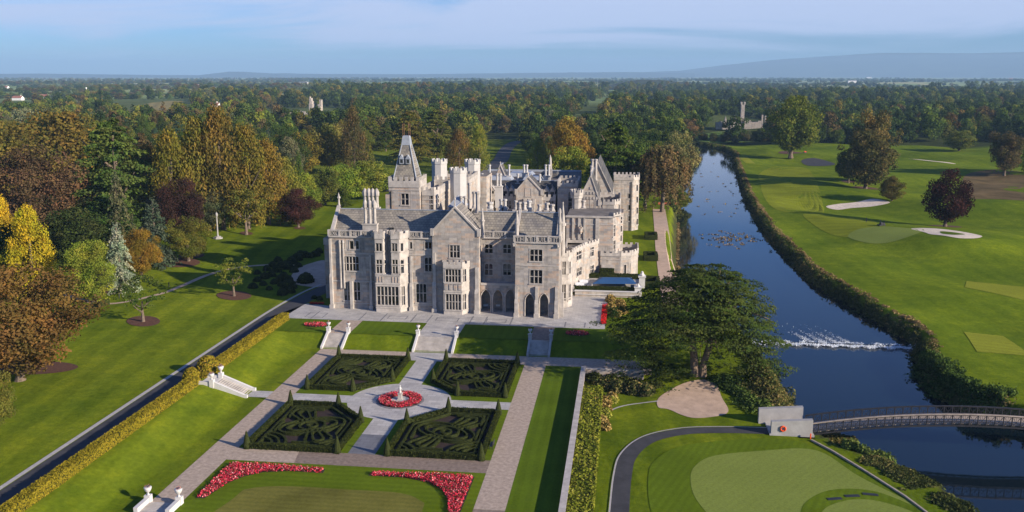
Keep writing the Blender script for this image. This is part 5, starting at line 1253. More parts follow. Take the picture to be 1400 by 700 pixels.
# flight at the near end of the west gravel path, going down towards the camera
steps('short flight of steps at the near end of the gravel path by the drive lawn', -55.6, 99.2, 0, 95.6, -1.6, 3.3)
e2 = bpy.data.objects[-1]
for o in [o for o in bpy.data.objects if o.get('label', '').startswith('short flight')]:
    bpy.data.objects.remove(o)
for o in [o for o in bpy.data.objects if o.name.startswith(('treads', 'side_wall')) and o.parent is None]: bpy.data.objects.remove(o)
e = empty('garden_steps', (-55.6, 98.6, .03)); tag(e, 'short flight of pale steps at the near end of the gravel path', 'steps')
m = MB()
for i in range(6): m.box(-1.75, 1.75, -2.7 + .002 * i, .2 - i * .42, 0, .03 + .015 * (6 - i)) if i < 1 else m.box(-1.75, 1.75, .2 - i * .42 - .12, .2 - i * .42, .12, .15)
m.build('landing', TRIM, e)
for s in (-1, 1):
    m = MB(); x0, x1 = sorted((s * 1.75, s * 2.3)); m.box(x0, x1, -2.8, .2, 0, .75); m.box(x0 - .1, x1 + .1, -.1, .6, 0, 1.0); m.build('side_wall', WHITE, e)
urn(-57.6, 98.85, 1.03, 'large white urn on the drive-side pier at the near end of the gravel path', 1.05); urn(-53.6, 98.85, 1.03, 'large white urn on the flower-bed-side pier at the near end of the gravel path', 1.05)

# drive hedge in two lengths and the taller clump at the gap
def hedge(label, x0, x1, y0, y1, h, mat, n, size=.26, z=None, name='hedge'):
    zc = hz((x0 + x1) / 2, (y0 + y1) / 2) if z is None else z; cx, cy = (x0 + x1) / 2, (y0 + y1) / 2
    e = empty(name, (cx, cy, zc)); tag(e, label, 'hedge')
    m = MB(); m.box(x0 - cx + .06, x1 - cx - .06, y0 - cy + .06, y1 - cy - .06, -.3, h - .06); m.build('hedge_body', YEW, e)
    leafy('leaves', [(x0 - cx, x1 - cx, y0 - cy, y1 - cy, 0, h)], size, n, mat, e, np.random.default_rng(int(abs(cx) * 3 + n))); return e
hedge('long clipped golden hedge between the drive and the lawn, near length', -70.2, -68.6, 60, 135.6, 1.5, HEDGE_Y, 30000, .19, z=2)
hedge('long clipped golden hedge between the drive and the lawn, length towards the manor', -70.2, -68.6, 143.5, 176.8, 1.5, HEDGE_Y, 15000, .19, z=2)
for k, (x, y, r, h, lb) in enumerate(((-70.3, 136.6, 1.5, 2.6, 'rounded golden shrub beside the white steps, the nearer one'), (-69.6, 141.3, 2.1, 3.2, 'big rounded golden shrub beside the white steps, towards the manor'))):
    e = empty('rounded_shrub', (x, y, 2)); tag(e, lb, 'shrub'); g = np.random.default_rng(70 + k); d = unit(g.normal(0, 1, (3200, 3))); d[:, 2] = np.abs(d[:, 2])
    C = d * [r, r, h] * g.uniform(.86, 1.04, (3200, 1)); C[:, 2] = np.minimum(C[:, 2], h * (0.93 + .07 * g.random(3200))); link(bpy.data.objects.new('leaves', quad_mesh('leaves', leaf_quads(C, d, .28, g), g.random(3200), HEDGE_Y)), e)
    m = MB(); m.lathe(0, 0, [(r * .85, 0), (r * .9, h * .4), (r * .6, h * .8), (.1, h * .9)], 10); m.build('stems', YEW, e)
# white-coped wall of the kitchen side
gw = empty('garden_wall', (-6.5, 130, -1)); tag(gw, 'long white-topped wall between the garden lawn and the golf side', 'wall')
m = MB(); m.box(-.3, .3, -70, 25.7, -.3, 2.1); m.box(-.3, 10.6, 25.1, 25.7, -.3, 1.9); m.build('wall_body', STONE_W, gw)
m = MB(); m.box(-.42, .42, -70, 25.8, 2.1, 2.22); m.box(.42, 5.0, 25.0, 25.82, 1.9, 2.02); m.box(5.3, 10.7, 25.0, 25.82, 1.9, 2.02); m.build('coping', TRIM, gw)
# hedge strips below the wall
hedge('yellow-green laurel hedge along the foot of the white-topped wall', -6.0, -2.9, 60, 147.0, 1.7, HEDGE_G, 22000, .28, z=-1)
def shrubmass(name, label, boxes, size, n, mat, cat='shrubs', seed=4, kind=None, core=YEW):
    c = np.mean([[(b[0] + b[1]) / 2, (b[2] + b[3]) / 2] for b in boxes], 0); z = min(b[4] for b in boxes)
    e = empty(name, (c[0], c[1], z)); tag(e, label, cat); m = MB()
    bb = [(b[0] - c[0], b[1] - c[0], b[2] - c[1], b[3] - c[1], b[4] - z, b[5] - z) for b in boxes]
    g = np.random.default_rng(seed); C = []; Nn = []
    for b in bb:
        k = max(30, int(n / len(bb))); d = unit(g.normal(0, 1, (k, 3))); d[:, 2] = np.abs(d[:, 2]); cc = np.array([(b[0] + b[1]) / 2, (b[2] + b[3]) / 2, b[4]]); ra = np.array([(b[1] - b[0]) / 2, (b[3] - b[2]) / 2, b[5] - b[4]])
        C.append(cc + d * ra * g.uniform(.75, 1.08, (k, 1))); Nn.append(d)
        m.lathe(cc[0], cc[1], [(ra[0] * .8, b[4] - .2), (ra[0] * .75, b[4] + ra[2] * .4), (ra[0] * .4, b[4] + ra[2] * .75), (.05, b[4] + ra[2] * .85)], 8)
    m.build('stems', core, e); C = np.concatenate(C); Nn = np.concatenate(Nn)
    link(bpy.data.objects.new('leaves', quad_mesh('leaves', leaf_quads(C, Nn, size, g), g.random(len(C)), mat)), e); return e
g = np.random.default_rng(21)
q = []
for i in range(16): x, y = P(g.uniform(808, 850), g.uniform(545, 556), -1) if i % 2 else P(g.uniform(806, 828), g.uniform(552, 600), -1); q.append((x - 1.1, x + 1.1, y - 1.1, y + 1.1, -1, -1 + g.uniform(.9, 1.7)))
for k, (bx_, mt, lb) in enumerate(((q[:5], HEDGE_F, 'orange-tipped shrubs below the garden wall, by the lawn edging'), (q[5:10], HEDGE_G, 'yellow-green shrubs below the garden wall'), (q[10:], HEDGE_F, 'pale golden shrubs beside the laurel hedge'))):
    for j, b in enumerate(bx_):
        shrubmass('border_shrub', lb.replace('shrubs', 'shrub'), [b], .3, 420, mt, 'shrub', 100 + k * 10 + j)['group'] = lb
for k in range(9):
    x, y = P(812 + k * 10 + (k % 3) * 2, 521 + (k % 2) * 9 + k * 1.5, -1); shrubmass('border_shrub', 'low dark green shrub in the bed under the cedar, inside the wall corner', [(x - 1.7, x + 1.7, y - 1.5, y + 1.5, -1, .6 + .5 * (k % 2))], .34, 520, REEDL if k % 2 else YEWL, 'shrub', 140 + k)['group'] = 'dark shrubs inside the wall corner'
# bright shrubs beside the paved terrace
for k, (px, py) in enumerate(((836, 424), (842, 432), (848, 418), (835, 412), (851, 428))):
    x, y = P(px, py, 2); shrubmass('border_shrub', 'golden shrub at the east edge of the paved terrace', [(x - 1.3, x + 1.3, y - 1.5, y + 1.5, 1.8, 3.6)], .3, 520, HEDGE_F, 'shrub', 160 + k)['group'] = 'golden shrubs by the terrace edge'
# pool terrace: retaining wall, box hedges, blue canopy, furniture
pt = empty('pool_terrace_wall', (-4, 205, 2)); tag(pt, 'pale wall of the raised side terrace east of the manor', 'wall')
m = MB(); m.box(-6.8, 8.2, -.3, .3, 0, 1.25); m.build('wall_body', STONE_W, pt); m = MB(); m.box(-6.9, 8.3, -.42, .42, 1.25, 1.4); m.box(-6.8, 8.2, -.5, -.3, .5, .62); m.build('coping', WHITE, pt)
m = MB(); m.box(6.8, 8.2, .3, 9, 0, 1.25); m.build('return_wall', STONE_W, pt)
sheet('side_terrace', [(-11.5, 205.3), (4.2, 205.3), (4.2, 223.5), (-6.2, 223.8), (-9.5, 217), (-11.8, 210)], 2.9, PAVE)
for (a, b, lb) in (((-11, 4.1), (206.1, 207.2), 'low clipped box hedge in front of the blue canopy'), ((-9, 4.0), (220.3, 221.6), 'low clipped box hedge behind the blue canopy'), ((-5.6, -2.2), (221.8, 223.2), 'taller clipped box hedge in front of the garden porch')):
    hedge(lb, *a, *b, 1.1 if 'taller' not in lb else 2.0, YEWL, 1500, .22, z=2.9)
cn = empty('canopy', (-1.9, 213.5, 2.9)); tag(cn, 'taut blue canopy over the side terrace, between two box hedges', 'canopy')
m = MB(); c4 = [(-5.2, -3.4), (5.2, -2.4), (4.0, 4.6), (-3.6, 4.2)]; top = [(-2.8, .6), (2.9, 1.2)]
zb, zt = .9, 1.6
m.poly([(*c4[0], zb), (*c4[1], zb), (*top[1], zt), (*top[0], zt)]); m.poly([(*c4[1], zb), (*c4[2], zb), (*top[1], zt)]); m.poly([(*c4[2], zb), (*c4[3], zb), (*top[0], zt), (*top[1], zt)]); m.poly([(*c4[3], zb), (*c4[0], zb), (*top[0], zt)])
m.build('fabric', BLUE, cn)
for c in c4: m = MB(); m.cyl(c[0], c[1], 0, zb, .07, .07, 6); m.build('post', WHITE, cn)
pr_ = empty('gate_pier', (4.6, 215.5, 2)); tag(pr_, 'pale stone pier with a carved top at the end of the side terrace', 'pier')
m = MB(); m.box(-.7, .7, -.7, .7, 0, 2.6); m.box(-.9, .9, -.9, .9, 2.6, 2.9); m.build('shaft', WHITE, pr_); m = MB(); m.lathe(0, 0, [(.5, 2.9), (.6, 3.2), (.3, 3.5), (.35, 3.8), (.05, 4.0)], 8); m.build('cap', WHITE, pr_)
pr2 = empty('gate_pier', (3.6, 206.0, 2)); tag(pr2, 'shorter pale stone pier at the corner of the side terrace wall', 'pier'); m = MB(); m.box(-.8, .8, -.6, .6, 0, 2.2); m.box(-.95, .95, -.75, .75, 2.2, 2.4); m.build('shaft', WHITE, pr2); m = MB(); m.cyl(0, 0, 2.4, 3.1, .45, .1, 8); m.build('cap', WHITE, pr2)
for k, (x, y) in enumerate(((-10, 211), (-9.2, 214))):
    e = empty('terrace_sofa', (x, y, 2.9)); tag(e, ('pale outdoor sofa on the side terrace, by the front hedge', 'pale outdoor sofa on the side terrace, nearer the curved wing')[k], 'sofa'); m = MB(); m.box(-1, 1, -.4, .4, .1, .45); m.build('seat', PALECLOTH, e); m = MB(); m.box(-1, 1, .25, .45, .45, .9); m.build('backrest', PALECLOTH, e)
# tables in the porches
k = 0
for px in (663, 681, 697, 723, 742):
    x, y = P(px, 421, 2) if px < 700 else P(px, 426, 2); y += .6; e = empty('porch_table', (x, y, 2.03)); k += 1
    tag(e, ('white-clothed table in the first arch of the three-arch porch', 'white-clothed table in the middle arch of the three-arch porch', 'dark-set table in the third arch of the three-arch porch', 'white-clothed table in the first arch of the corner porch', 'white-clothed table in the second arch of the corner porch')[k - 1], 'table', 'tables in the porches')
    m = MB(); m.cyl(0, 0, .72, .77, .75, .75, 14); m.cyl(0, 0, .35, .72, .74, .74, 14); m.build('cloth', PALECLOTH if px != 697 else DARKCLOTH, e); m = MB(); m.cyl(0, 0, 0, .35, .1, .1, 6); m.build('leg', IRON, e)
    for s in (-1, 1):
        c = empty('porch_chair', (x + s * 1.15, y - .1, 2.03), s * math.pi / 2); tag(c, f'pale chair, {"drive" if s < 0 else "river"} side, porch arch ' + ('one', 'two', 'three', 'four', 'five')[k - 1] + ' counted from the drive', 'chair', 'chairs in the porches')
        m = MB(); m.box(-.24, .24, -.24, .24, .42, .48); m.build('seat', PALECLOTH, c); m = MB(); m.box(-.24, .24, -.26, -.2, .48, .95); m.build('backrest', PALECLOTH, c)
        for a in (-.2, .2):
            for b in (-.2, .2): m = MB(); m.box(a - .02, a + .02, b - .02, b + .02, 0, .42); m.build('leg', IRON, c)
# hollow box-hedge squares on the east lawn
for k, (px, py) in enumerate(((894, 326.5), (894, 355), (895, 391))):
    x, y = P(px, py, 2); e = empty('box_hedge_square', (x, y, 2)); tag(e, f'hollow square of clipped box on the east lawn, {("furthest", "middle one", "closest to the cedar")[k]} of three', 'hedge', 'hollow box squares by the river path')
    e.location.x -= .9; m = MB(); s = 1.5 if k < 2 else 1.7; sy_ = 4.2
    strip_mesh(m, [(-s, -2), (s, -2), (s, sy_), (-s, sy_)], .8, -.2, 1.5, True); m.build('hedge_body', YEW, e)
    leafy('leaves', [(-s - .4, s + .4, -2.4, -1.6, 0, 1.5), (s - .4, s + .4, -2, sy_, 0, 1.5), (-s - .4, -s + .4, -2, sy_, 0, 1.5), (-s, s, sy_ - .4, sy_ + .4, 0, 1.5)], .24, 1500, YEWL, e)
# west forecourt shrubs
g = np.random.default_rng(77); spots = [(352, 385, .9), (362, 381, 1.0), (352, 375, .8), (371, 378, 1), (378, 372, 1.1), (385, 366, 1.2), (392, 367, 1.6), (399, 360, 1.2), (406, 356, 1.3), (380, 358, 1.0), (373, 365, 1.0), (365, 370, .9), (411, 352, 1.2), (417, 350, 1.1), (424, 352, 1.0), (388, 378, .9), (394, 384, 1.0), (383, 384, 1.0), (375, 388, .8), (395, 394, 1.6), (418, 386, 1.7), (402, 372, 1.0), (431, 350, 1.2), (436, 346, 1.0), (360, 390, .8), (368, 396, .7), (386, 403, 1.0), (385, 391, .8), (398, 400, .9), (346, 394, 1.0), (408, 365, .9), (430, 408, .6), (437, 410, .6)]
src = None
for k, (px, py, r) in enumerate(spots):
    x, y = P(px, py, 2); e = empty('round_shrub', (x, y, 1.95), g.uniform(0, 6)); e.scale = (r, r, r * g.uniform(.85, 1.1))
    big = {20: 'large clipped dark shrub beside the forecourt where the drive arrives', 19: 'large pale-green round shrub at the lawn edge by the drive', 6: 'large clipped dark shrub at the head of the forecourt planting'}.get(k)
    tag(e, big or 'small dark round shrub in the planting west of the manor forecourt', 'shrub', 'dark round shrubs west of the forecourt' if not big else None)
    if src is None:
        d = unit(g.normal(0, 1, (520, 3))); d[:, 2] = np.abs(d[:, 2]) - .1; C = d * [1.25, 1.25, 1.7] * g.uniform(.85, 1.05, (520, 1)); l_ = quad_mesh('leaves', leaf_quads(C, d, .3, g), g.random(520), YEWL)
        m = MB(); m.lathe(0, 0, [(1.0, -.1), (1.1, .6), (.75, 1.3), (.1, 1.55)], 9); b_ = m.build('stems', YEW, e); src = (l_, b_.data); link(bpy.data.objects.new('leaves', l_), e)
    else:
        link(bpy.data.objects.new('stems', src[1]), e); link(bpy.data.objects.new('leaves', src[0]), e)
# lamp column on the west lawn
x, y = P(298, 326, 2.5); zt = ztop(297, 293, x, y)
e = empty('lamp_column', (x, y, hz(x, y))); tag(e, 'tall pale lamp column on a stepped base, standing on the west lawn before the trees', 'lamp column'); h = 8.0
m = MB(); m.cyl(0, 0, 0, .35, 1.5, 1.5, 8); m.cyl(0, 0, .35, .7, 1.0, 1.0, 8); m.build('base', CONC, e); m = MB(); m.lathe(0, 0, [(.35, .7), (.22, 1.3), (.2, h - 1.2), (.35, h - 1.0)], 10); m.build('shaft', CONC, e)
m = MB(); m.lathe(0, 0, [(.3, h - 1), (.42, h - .5), (.3, h - .1), (.06, h + .15)], 8); m.build('lantern', CONC, e)
for px, py, lb in ((231, 391, 'short dark bollard light on the west lawn by the footpath'), (163, 405, 'short dark bollard light near the clipped hedge on the west lawn'), (363, 372, 'short dark bollard light by the forecourt planting')):
    x, y = P(px, py, 2); e = empty('bollard_light', (x, y, hz(x, y))); tag(e, lb, 'bollard'); m = MB(); m.cyl(0, 0, 0, .9, .12, .12, 8); m.build('post', IRON, e); m = MB(); m.cyl(0, 0, .9, 1.1, .17, .14, 8); m.build('lamp_cap', IRON, e)
hedge('low clipped hedge beside the footpath on the west lawn', *sorted([P(100, 430, 2)[0], P(147, 415, 2)[0]]), *sorted([P(100, 430, 2)[1], P(147, 415, 2)[1]]), .1, YEWL, 60, .2, z=2) if False else None
hp = PX([(95, 432), (120, 424), (147, 414)], 2); e = empty('lawn_hedge', (*hp[1], 2)); tag(e, 'low clipped green hedge beside the footpath on the west lawn', 'hedge')
m = MB(); strip_mesh(m, [(p[0] - hp[1][0], p[1] - hp[1][1]) for p in hp], 1.2, -.3, 1.0); m.build('hedge_body', YEW, e)
C = np.concatenate([np.array(hp[i]) + (np.array(hp[i + 1]) - np.array(hp[i])) * g.random((700, 1)) for i in range(2)]) - hp[1]; C = np.concatenate([C + g.uniform(-.6, .6, C.shape), g.uniform(.3, 1.08, (len(C), 1))], 1)
link(bpy.data.objects.new('leaves', quad_mesh('leaves', leaf_quads(C, g.normal(0, .6, C.shape) + [0, 0, 1], .3, g), g.random(len(C)) * .6 + .3, HEDGE_G)), e)
# bench
x, y = P(679, 612, 0); e = empty('garden_bench', (-17.9, 121, .02), -math.pi / 2); tag(e, 'dark bench on the lawn edge beside the river-side gravel path', 'bench')
m = MB(); m.box(-.9, .9, -.25, .25, .42, .48); m.build('seat', IRON, e); m = MB(); m.box(-.9, .9, .22, .28, .5, .95); m.build('backrest', IRON, e)
for a in (-.8, .8):
    for b in (-.2, .2): m = MB(); m.box(a - .04, a + .04, b - .04, b + .04, 0, .42); m.build('leg', IRON, e)
# ------------------------------------------------------------------ footbridge
br = empty('footbridge', (29, 135.5, -.5)); tag(br, 'arched dark metal lattice footbridge with pale timber handrails across the river', 'bridge')
BX0, BX1, BYN, BYF = 28.4, 78.0, 133.8, 137.4
def bz(x): t = (x - BX0) / (BX1 - BX0); return -1.0 + 2.65 * 4 * t * (1 - t) * .93 + .2 * t       # deck underside chord
def BP(m, name, mat, par=None):
    o = m.build(name, mat, par or br); o.matrix_parent_inverse = Matrix.Translation((-29, -135.5, .5)) if par is None else Matrix.Identity(4); return o
bays = 42; X_ = np.linspace(BX0, BX1, bays + 1); HR = 1.75
m = MB()
for i in range(bays): m.prism([(X_[i], BYN + .15), (X_[i + 1], BYN + .15), (X_[i + 1], BYF - .15), (X_[i], BYF - .15)], 0, 0, top=False) if False else m.bar((X_[i], (BYN + BYF) / 2, bz(X_[i]) + .28), (X_[i + 1], (BYN + BYF) / 2, bz(X_[i + 1]) + .28), BYF - BYN - .3, .14)
BP(m, 'deck', TIMBER)
for Y, nm in ((BYN, 'near'), (BYF, 'far')):
    m = MB()
    for i in range(bays):
        a, b = X_[i], X_[i + 1]
        m.bar((a, Y, bz(a)), (b, Y, bz(b)), .22, .24); m.bar((a, Y, bz(a) + HR - .12), (b, Y, bz(b) + HR - .12), .12, .12)
        m.bar((a, Y, bz(a) + .62), (b, Y, bz(b) + .62), .06, .07)
        m.bar((a, Y, bz(a) + .05), (b, Y, bz(b) + HR - .15), .05, .08); m.bar((a, Y, bz(a) + HR - .15), (b, Y, bz(b) + .05), .05, .08)
        m.box(a - .07, a + .07, Y - .07, Y + .07, bz(a), bz(a) + HR)
        for k in range(1, 4): x = a + (b - a) * k / 4; m.box(x - .015, x + .015, Y - .02, Y + .02, bz(x) + .1, bz(x) + HR - .1)
    BP(m, 'lattice_truss', IRON)
    m = MB()
    for i in range(bays): m.bar((X_[i], Y + (.04 if Y == BYN else -.04), bz(X_[i]) + HR), (X_[i + 1], Y + (.04 if Y == BYN else -.04), bz(X_[i + 1]) + HR), .34 if Y == BYN else .16, .1)
    BP(m, 'handrail', TIMBER if Y == BYN else IRON)
ab = []
for (x0, x1, y0, y1, za, zb) in ((22.6, 28.6, BYN - .9, BYN - .1, 1.15, 1.65), (21.4, 28.0, BYF + .1, BYF + .9, 1.35, 1.95)):
    m = MB(); 
    for q in (y0, y1): m.poly([(x0, q, -3), (x1, q, -3), (x1, q, zb), (x0, q, za)])
    m.poly([(x0, y0, za), (x1, y0, zb), (x1, y1, zb), (x0, y1, za)]); m.poly([(x0, y0, -3), (x0, y1, -3), (x0, y1, za), (x0, y0, za)]); m.poly([(x1, y0, -3), (x1, y1, -3), (x1, y1, zb), (x1, y0, zb)])
    BP(m, 'abutment_wall', CONC)
m = MB(); m.box(22.4, 28.9, BYN - .95, BYF + .9, -3.5, -.72); m.box(26.5, 29.0, BYN - 1.4, BYN + .2, -3, -1.0); BP(m, 'abutment', CONC)
m = MB(); m.box(76.5, 80, BYN - .6, BYF + .6, -4, bz(76.5)); BP(m, 'abutment', CONC)
lb = empty('lifebuoy', (24.3, BYN - .98, .15)); tag(lb, 'orange lifebuoy ring hung on the concrete bridge wall', 'lifebuoy')
m = MB(); pts = [(.36 * math.cos(t), 0, .36 * math.sin(t)) for t in np.linspace(0, 2 * math.pi, 17)]; m.tube(pts, .13, 8); m.build('ring', ORANGE, lb)
for x, y, z in ((28.2, BYN - 1.6, -1.0),): e = empty('marker_post', (x, y, z)); tag(e, 'small orange marker post at the corner of the bridge wall', 'post'); m = MB(); m.cyl(0, 0, 0, .75, .09, .09, 6); m.build('post', ORANGE, e); m = MB(); m.cyl(0, 0, .75, .85, .11, .04, 6); m.build('cap', ORANGE, e)
# retaining edge between the near green and the river
ev = [(28.2, 131.5), (30.5, 127.5), (33.5, 121), (36.5, 114), (39, 106), (42, 96), (45, 84), (48, 70)]
e = empty('retaining_edge', (28.2, 131.5, -1)); tag(e, 'thin timber retaining edge between the near putting green and the river', 'edging'); m = MB()
for i in range(len(ev) - 1): m.bar((ev[i][0] - 28.2, ev[i][1] - 131.5, -.7), (ev[i + 1][0] - 28.2, ev[i + 1][1] - 131.5, -.7), .25, 1.9)
m.build('boards', TIMBER, e)
# ------------------------------------------------------------------ figures on the golf course
def person(x, y, label, shirt, trousers, pose='stand', rz=0.0):
    e = empty('person', (x, y, hz(x, y) + .12), rz); tag(e, label, 'person')
    me_ = bpy.data.meshes.new('body'); sw = .12 if pose == 'walk' else .0
    v = [(0, 0, .95), (.1, 0, .92), (.1, .04 + sw, .5), (.1, sw * 1.5, .06), (.1, .18 + sw * 1.5, .04), (-.1, 0, .92), (-.1, .04 - sw, .5), (-.1, -sw * 1.5, .06), (-.1, .18 - sw * 1.5, .04), (0, 0, 1.2), (0, 0, 1.45), (.19, 0, 1.42), (.26, .03, 1.12), (.2, .25, .98), (-.19, 0, 1.42), (-.26, .03, 1.12), (-.2, .25, .98), (0, .01, 1.55), (0, .03, 1.64), (0, .03, 1.75)]
    ed = [(0, 1), (1, 2), (2, 3), (3, 4), (0, 5), (5, 6), (6, 7), (7, 8), (0, 9), (9, 10), (10, 11), (11, 12), (12, 13), (10, 14), (14, 15), (15, 16), (10, 17), (17, 18), (18, 19)]
    me_.from_pydata(v, ed, []); o = bpy.data.objects.new('body', me_); link(o, e); r = [.15, .1, .065, .045, .04, .1, .065, .045, .04, .14, .13, .07, .05, .035, .07, .05, .035, .05, .1, .08]
    md = o.modifiers.new('skin', 'SKIN'); sd = me_.skin_vertices[0].data
    for i, q in enumerate(r): sd[i].radius = (q, q * .85)
    sd[0].use_root = True; ss = o.modifiers.new('sub', 'SUBSURF'); ss.levels = 1; ss.render_levels = 1
    me_.materials.append(shirt)
    m = MB(); m.lathe(0, .03, [(.12, 1.68), (.13, 1.74), (.1, 1.83), (.02, 1.86)], 8); m.build('cap', DARKCLOTH, e)
    m = MB(); m.lathe(0, 0, [(.19, .55), (.2, .8), (.2, 1.0)], 8); m.build('trousers', trousers, e); return e
x, y = P(1184, 309, 0); person(x, y, 'person in dark clothes standing on the far green beside the bunker approach', DARKCLOTH, DARKCLOTH)
x, y = P(1203, 314, 0); person(x, y, 'person in dark clothes bending over a machine at the edge of the far green', DARKCLOTH, DARKCLOTH, 'walk', 1)
def mower(x, y, label, body):
    e = empty('mower', (x, y, hz(x, y) + .1), .3); tag(e, label, 'mower'); m = MB(); m.box(-.9, .5, -.5, .5, .45, .95); m.box(-.9, -.2, -.4, .4, .95, 1.2); m.build('body', body, e)
    m = MB(); m.box(.1, .5, -.25, .25, .95, 1.05); m.box(.45, .55, -.25, .25, 1.05, 1.5); m.build('seat', DARKCLOTH, e)
    for a in (-.65, .35):
        for b in (-.6, .6): m = MB(); m.tube([(a, b - .1, .35), (a, b + .1, .35)], .34, 12); m.build('wheel', IRON, e)
    m = MB(); m.box(-1.6, -.95, -.8, .8, .1, .4); m.build('cutting_deck', IRON, e)
x, y = P(1206, 315, 0); mower(x, y, 'small dark mower beside the bending person on the far green', IRON)
x, y = P(1101, 213, 0); mower(x, y, 'orange mower parked beside the big oak on the golf course', ORANGE); 
x, y = P(913, 278, 2)
e = empty('orange_barrier', (*P(912, 280, 2), 2)); tag(e, 'low orange barrier across the far end of the river path', 'barrier'); m = MB(); m.box(-3.5, 3.5, -.1, .1, .1, .9); m.build('boards', simple('rust_board', (.42, .12, .05), .8, .1), e)
for s in (-3, 3): m = MB(); m.box(s - .08, s + .08, .1, .2, 0, 1.1); m.build('post', TIMBER, e)
e = empty('marker_post', (*P(957, 496, 0), 0)); tag(e, 'small yellow marker on the cedar trunk', 'marker'); m = MB(); m.cyl(0, 0, 3.0, 3.3, .22, .22, 10); m.build('disc', YELLOW, e)
m = MB(); m.cyl(0, 0, 0, 3.0, .04, .04, 6); m.build('post', TIMBER, e)

# ================================================================== trees
def crown(kind, n, seed, leaf=.03, clumps=60):
    """crown in unit size: radius about .5, standing from z = base to 1"""
    g = np.random.default_rng(seed); C, Nn, T = [], [], []
    def blob(c, r, k, tone, flat=1.0, shell=True):
        d = unit(g.normal(0, 1, (k, 3))); rr = g.uniform(.62, 1.12, (k, 1)) if shell else g.random((k, 1)) ** .5
        C.append(np.array(c) + d * rr * r * np.array([1, 1, flat])); Nn.append(d * [1, 1, 1 / max(flat, .3)] + [0, 0, .25]); T.append(np.clip(tone + g.normal(0, .07, k), 0, 1))
    if kind in ('broad', 'tall', 'young', 'column'):
        base, squash = {'broad': (.16, 1.0), 'tall': (.08, 1.0), 'young': (.30, 1.0), 'column': (.03, 1.0)}[kind]
        lobes = [(0, 0, .6, .42)] + [(.26 * math.cos(a), .26 * math.sin(a), g.uniform(.38, .72), g.uniform(.2, .3)) for a in g.uniform(0, 6.28, 6 if kind == 'broad' else 3)]
        for i in range(clumps):
            d = unit(g.normal(0, 1, (1, 3)))[0]; h = g.uniform(0, 1)
            if kind == 'broad': z = base + (1 - base) * (.5 + .5 * d[2]); lb = 1 + .16 * math.sin(3 * math.atan2(d[1], d[0]) + seed) * (1 - .5 * abs(d[2])) + .13 * math.sin(5 * math.atan2(d[1], d[0]) + 4 * d[2] + seed * 1.7); r = .48 * (1 - abs(d[2]) ** 2.6) ** .5 * g.uniform(.62, 1.0) * lb; z = base + (z - base) * (.86 + .14 * math.sin(2.3 * math.atan2(d[1], d[0]) + seed))
            elif kind == 'young': z = base + (1 - base) * (.5 + .5 * d[2]); r = .5 * (1 - abs(d[2]) ** 2) ** .5 * g.uniform(.45, 1.1)
            elif kind == 'tall': z = base + (1 - base) * h; r = .5 * min(1, (1.02 - h) ** .52 * 1.2) * min(1, .6 + h * 2.2) * g.uniform(.72, 1.0)
            else: z = base + (1 - base) * h; r = .5 * min(1, ((1.02 - h) * 1.5) ** .6) * g.uniform(.75, 1)
            a = math.atan2(d[1], d[0]); cr = g.uniform(.065, .165) if kind != 'young' else g.uniform(.05, .1)
            if kind in ('tall', 'column'): cr *= .85
            r = max(0, r - cr * .6); z = min(z, 1 - cr * .7)
            k = int(n / clumps * (cr / .115) ** 2); fl = .75 if kind == 'broad' else 1.15 if kind in ('tall', 'column') else .6
            blob((r * math.cos(a), r * math.sin(a), z), cr, k, g.uniform(.15, .85), fl)
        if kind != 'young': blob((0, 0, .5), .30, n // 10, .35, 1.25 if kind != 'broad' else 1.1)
    elif kind == 'conifer':
        for i in range(clumps):
            h = (i + g.random()) / clumps; z = .03 + .95 * h; R_ = .5 * (1 - h) ** .8 * g.uniform(.75, 1.1) + .015; a = g.uniform(0, 6.283); k = max(6, int(n / clumps * 2 * (1 - h) + 4))
            t = g.random(k) ** .7; side = g.normal(0, .055, k) * (1.2 - t); x = t * R_
            C.append(np.stack([x * math.cos(a) - side * math.sin(a), x * math.sin(a) + side * math.cos(a), z - t ** 1.5 * R_ * .35 + g.normal(0, .008, k)], 1))
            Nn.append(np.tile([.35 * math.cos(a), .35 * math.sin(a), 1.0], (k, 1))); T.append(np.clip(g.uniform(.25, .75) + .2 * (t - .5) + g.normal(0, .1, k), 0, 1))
    elif kind == 'cedar':
        for i in range(clumps):
            h = (i + g.random()) / clumps; z = .14 + .84 * h; L = .5 * min(1, 1.25 * (1.03 - h) ** .55) * g.uniform(.7, 1.05); a = g.uniform(0, 6.283); k = int(n / clumps * (.4 + L * 1.6)); t = g.random(k) ** .6
            w = g.normal(0, .16, k) * L * (1.25 - .5 * t); x = t * L
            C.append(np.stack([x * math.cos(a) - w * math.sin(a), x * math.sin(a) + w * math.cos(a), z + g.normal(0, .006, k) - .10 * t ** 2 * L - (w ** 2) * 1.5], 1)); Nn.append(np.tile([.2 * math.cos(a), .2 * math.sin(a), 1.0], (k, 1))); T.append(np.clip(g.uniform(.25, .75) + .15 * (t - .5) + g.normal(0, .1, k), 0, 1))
    elif kind == 'weeping':
        for i in range(clumps):
            a = g.uniform(0, 6.283); r = .5 * g.random() ** .6; z = 1 - .35 * (r / .5) ** 2 - g.uniform(0, .12); L = g.uniform(.25, .6); k = int(n / clumps); t = g.random(k)
            C.append(np.stack([r * math.cos(a) * (1 + .12 * t) + g.normal(0, .018, k), r * math.sin(a) * (1 + .12 * t) + g.normal(0, .018, k), np.maximum(.03, z - t * L)], 1))
            Nn.append(np.tile([math.cos(a), math.sin(a), .3], (k, 1))); T.append(np.clip(g.uniform(.25, .8) + g.normal(0, .1, k), 0, 1))
    C = np.concatenate(C); Nn = np.concatenate(Nn); T = np.concatenate(T)
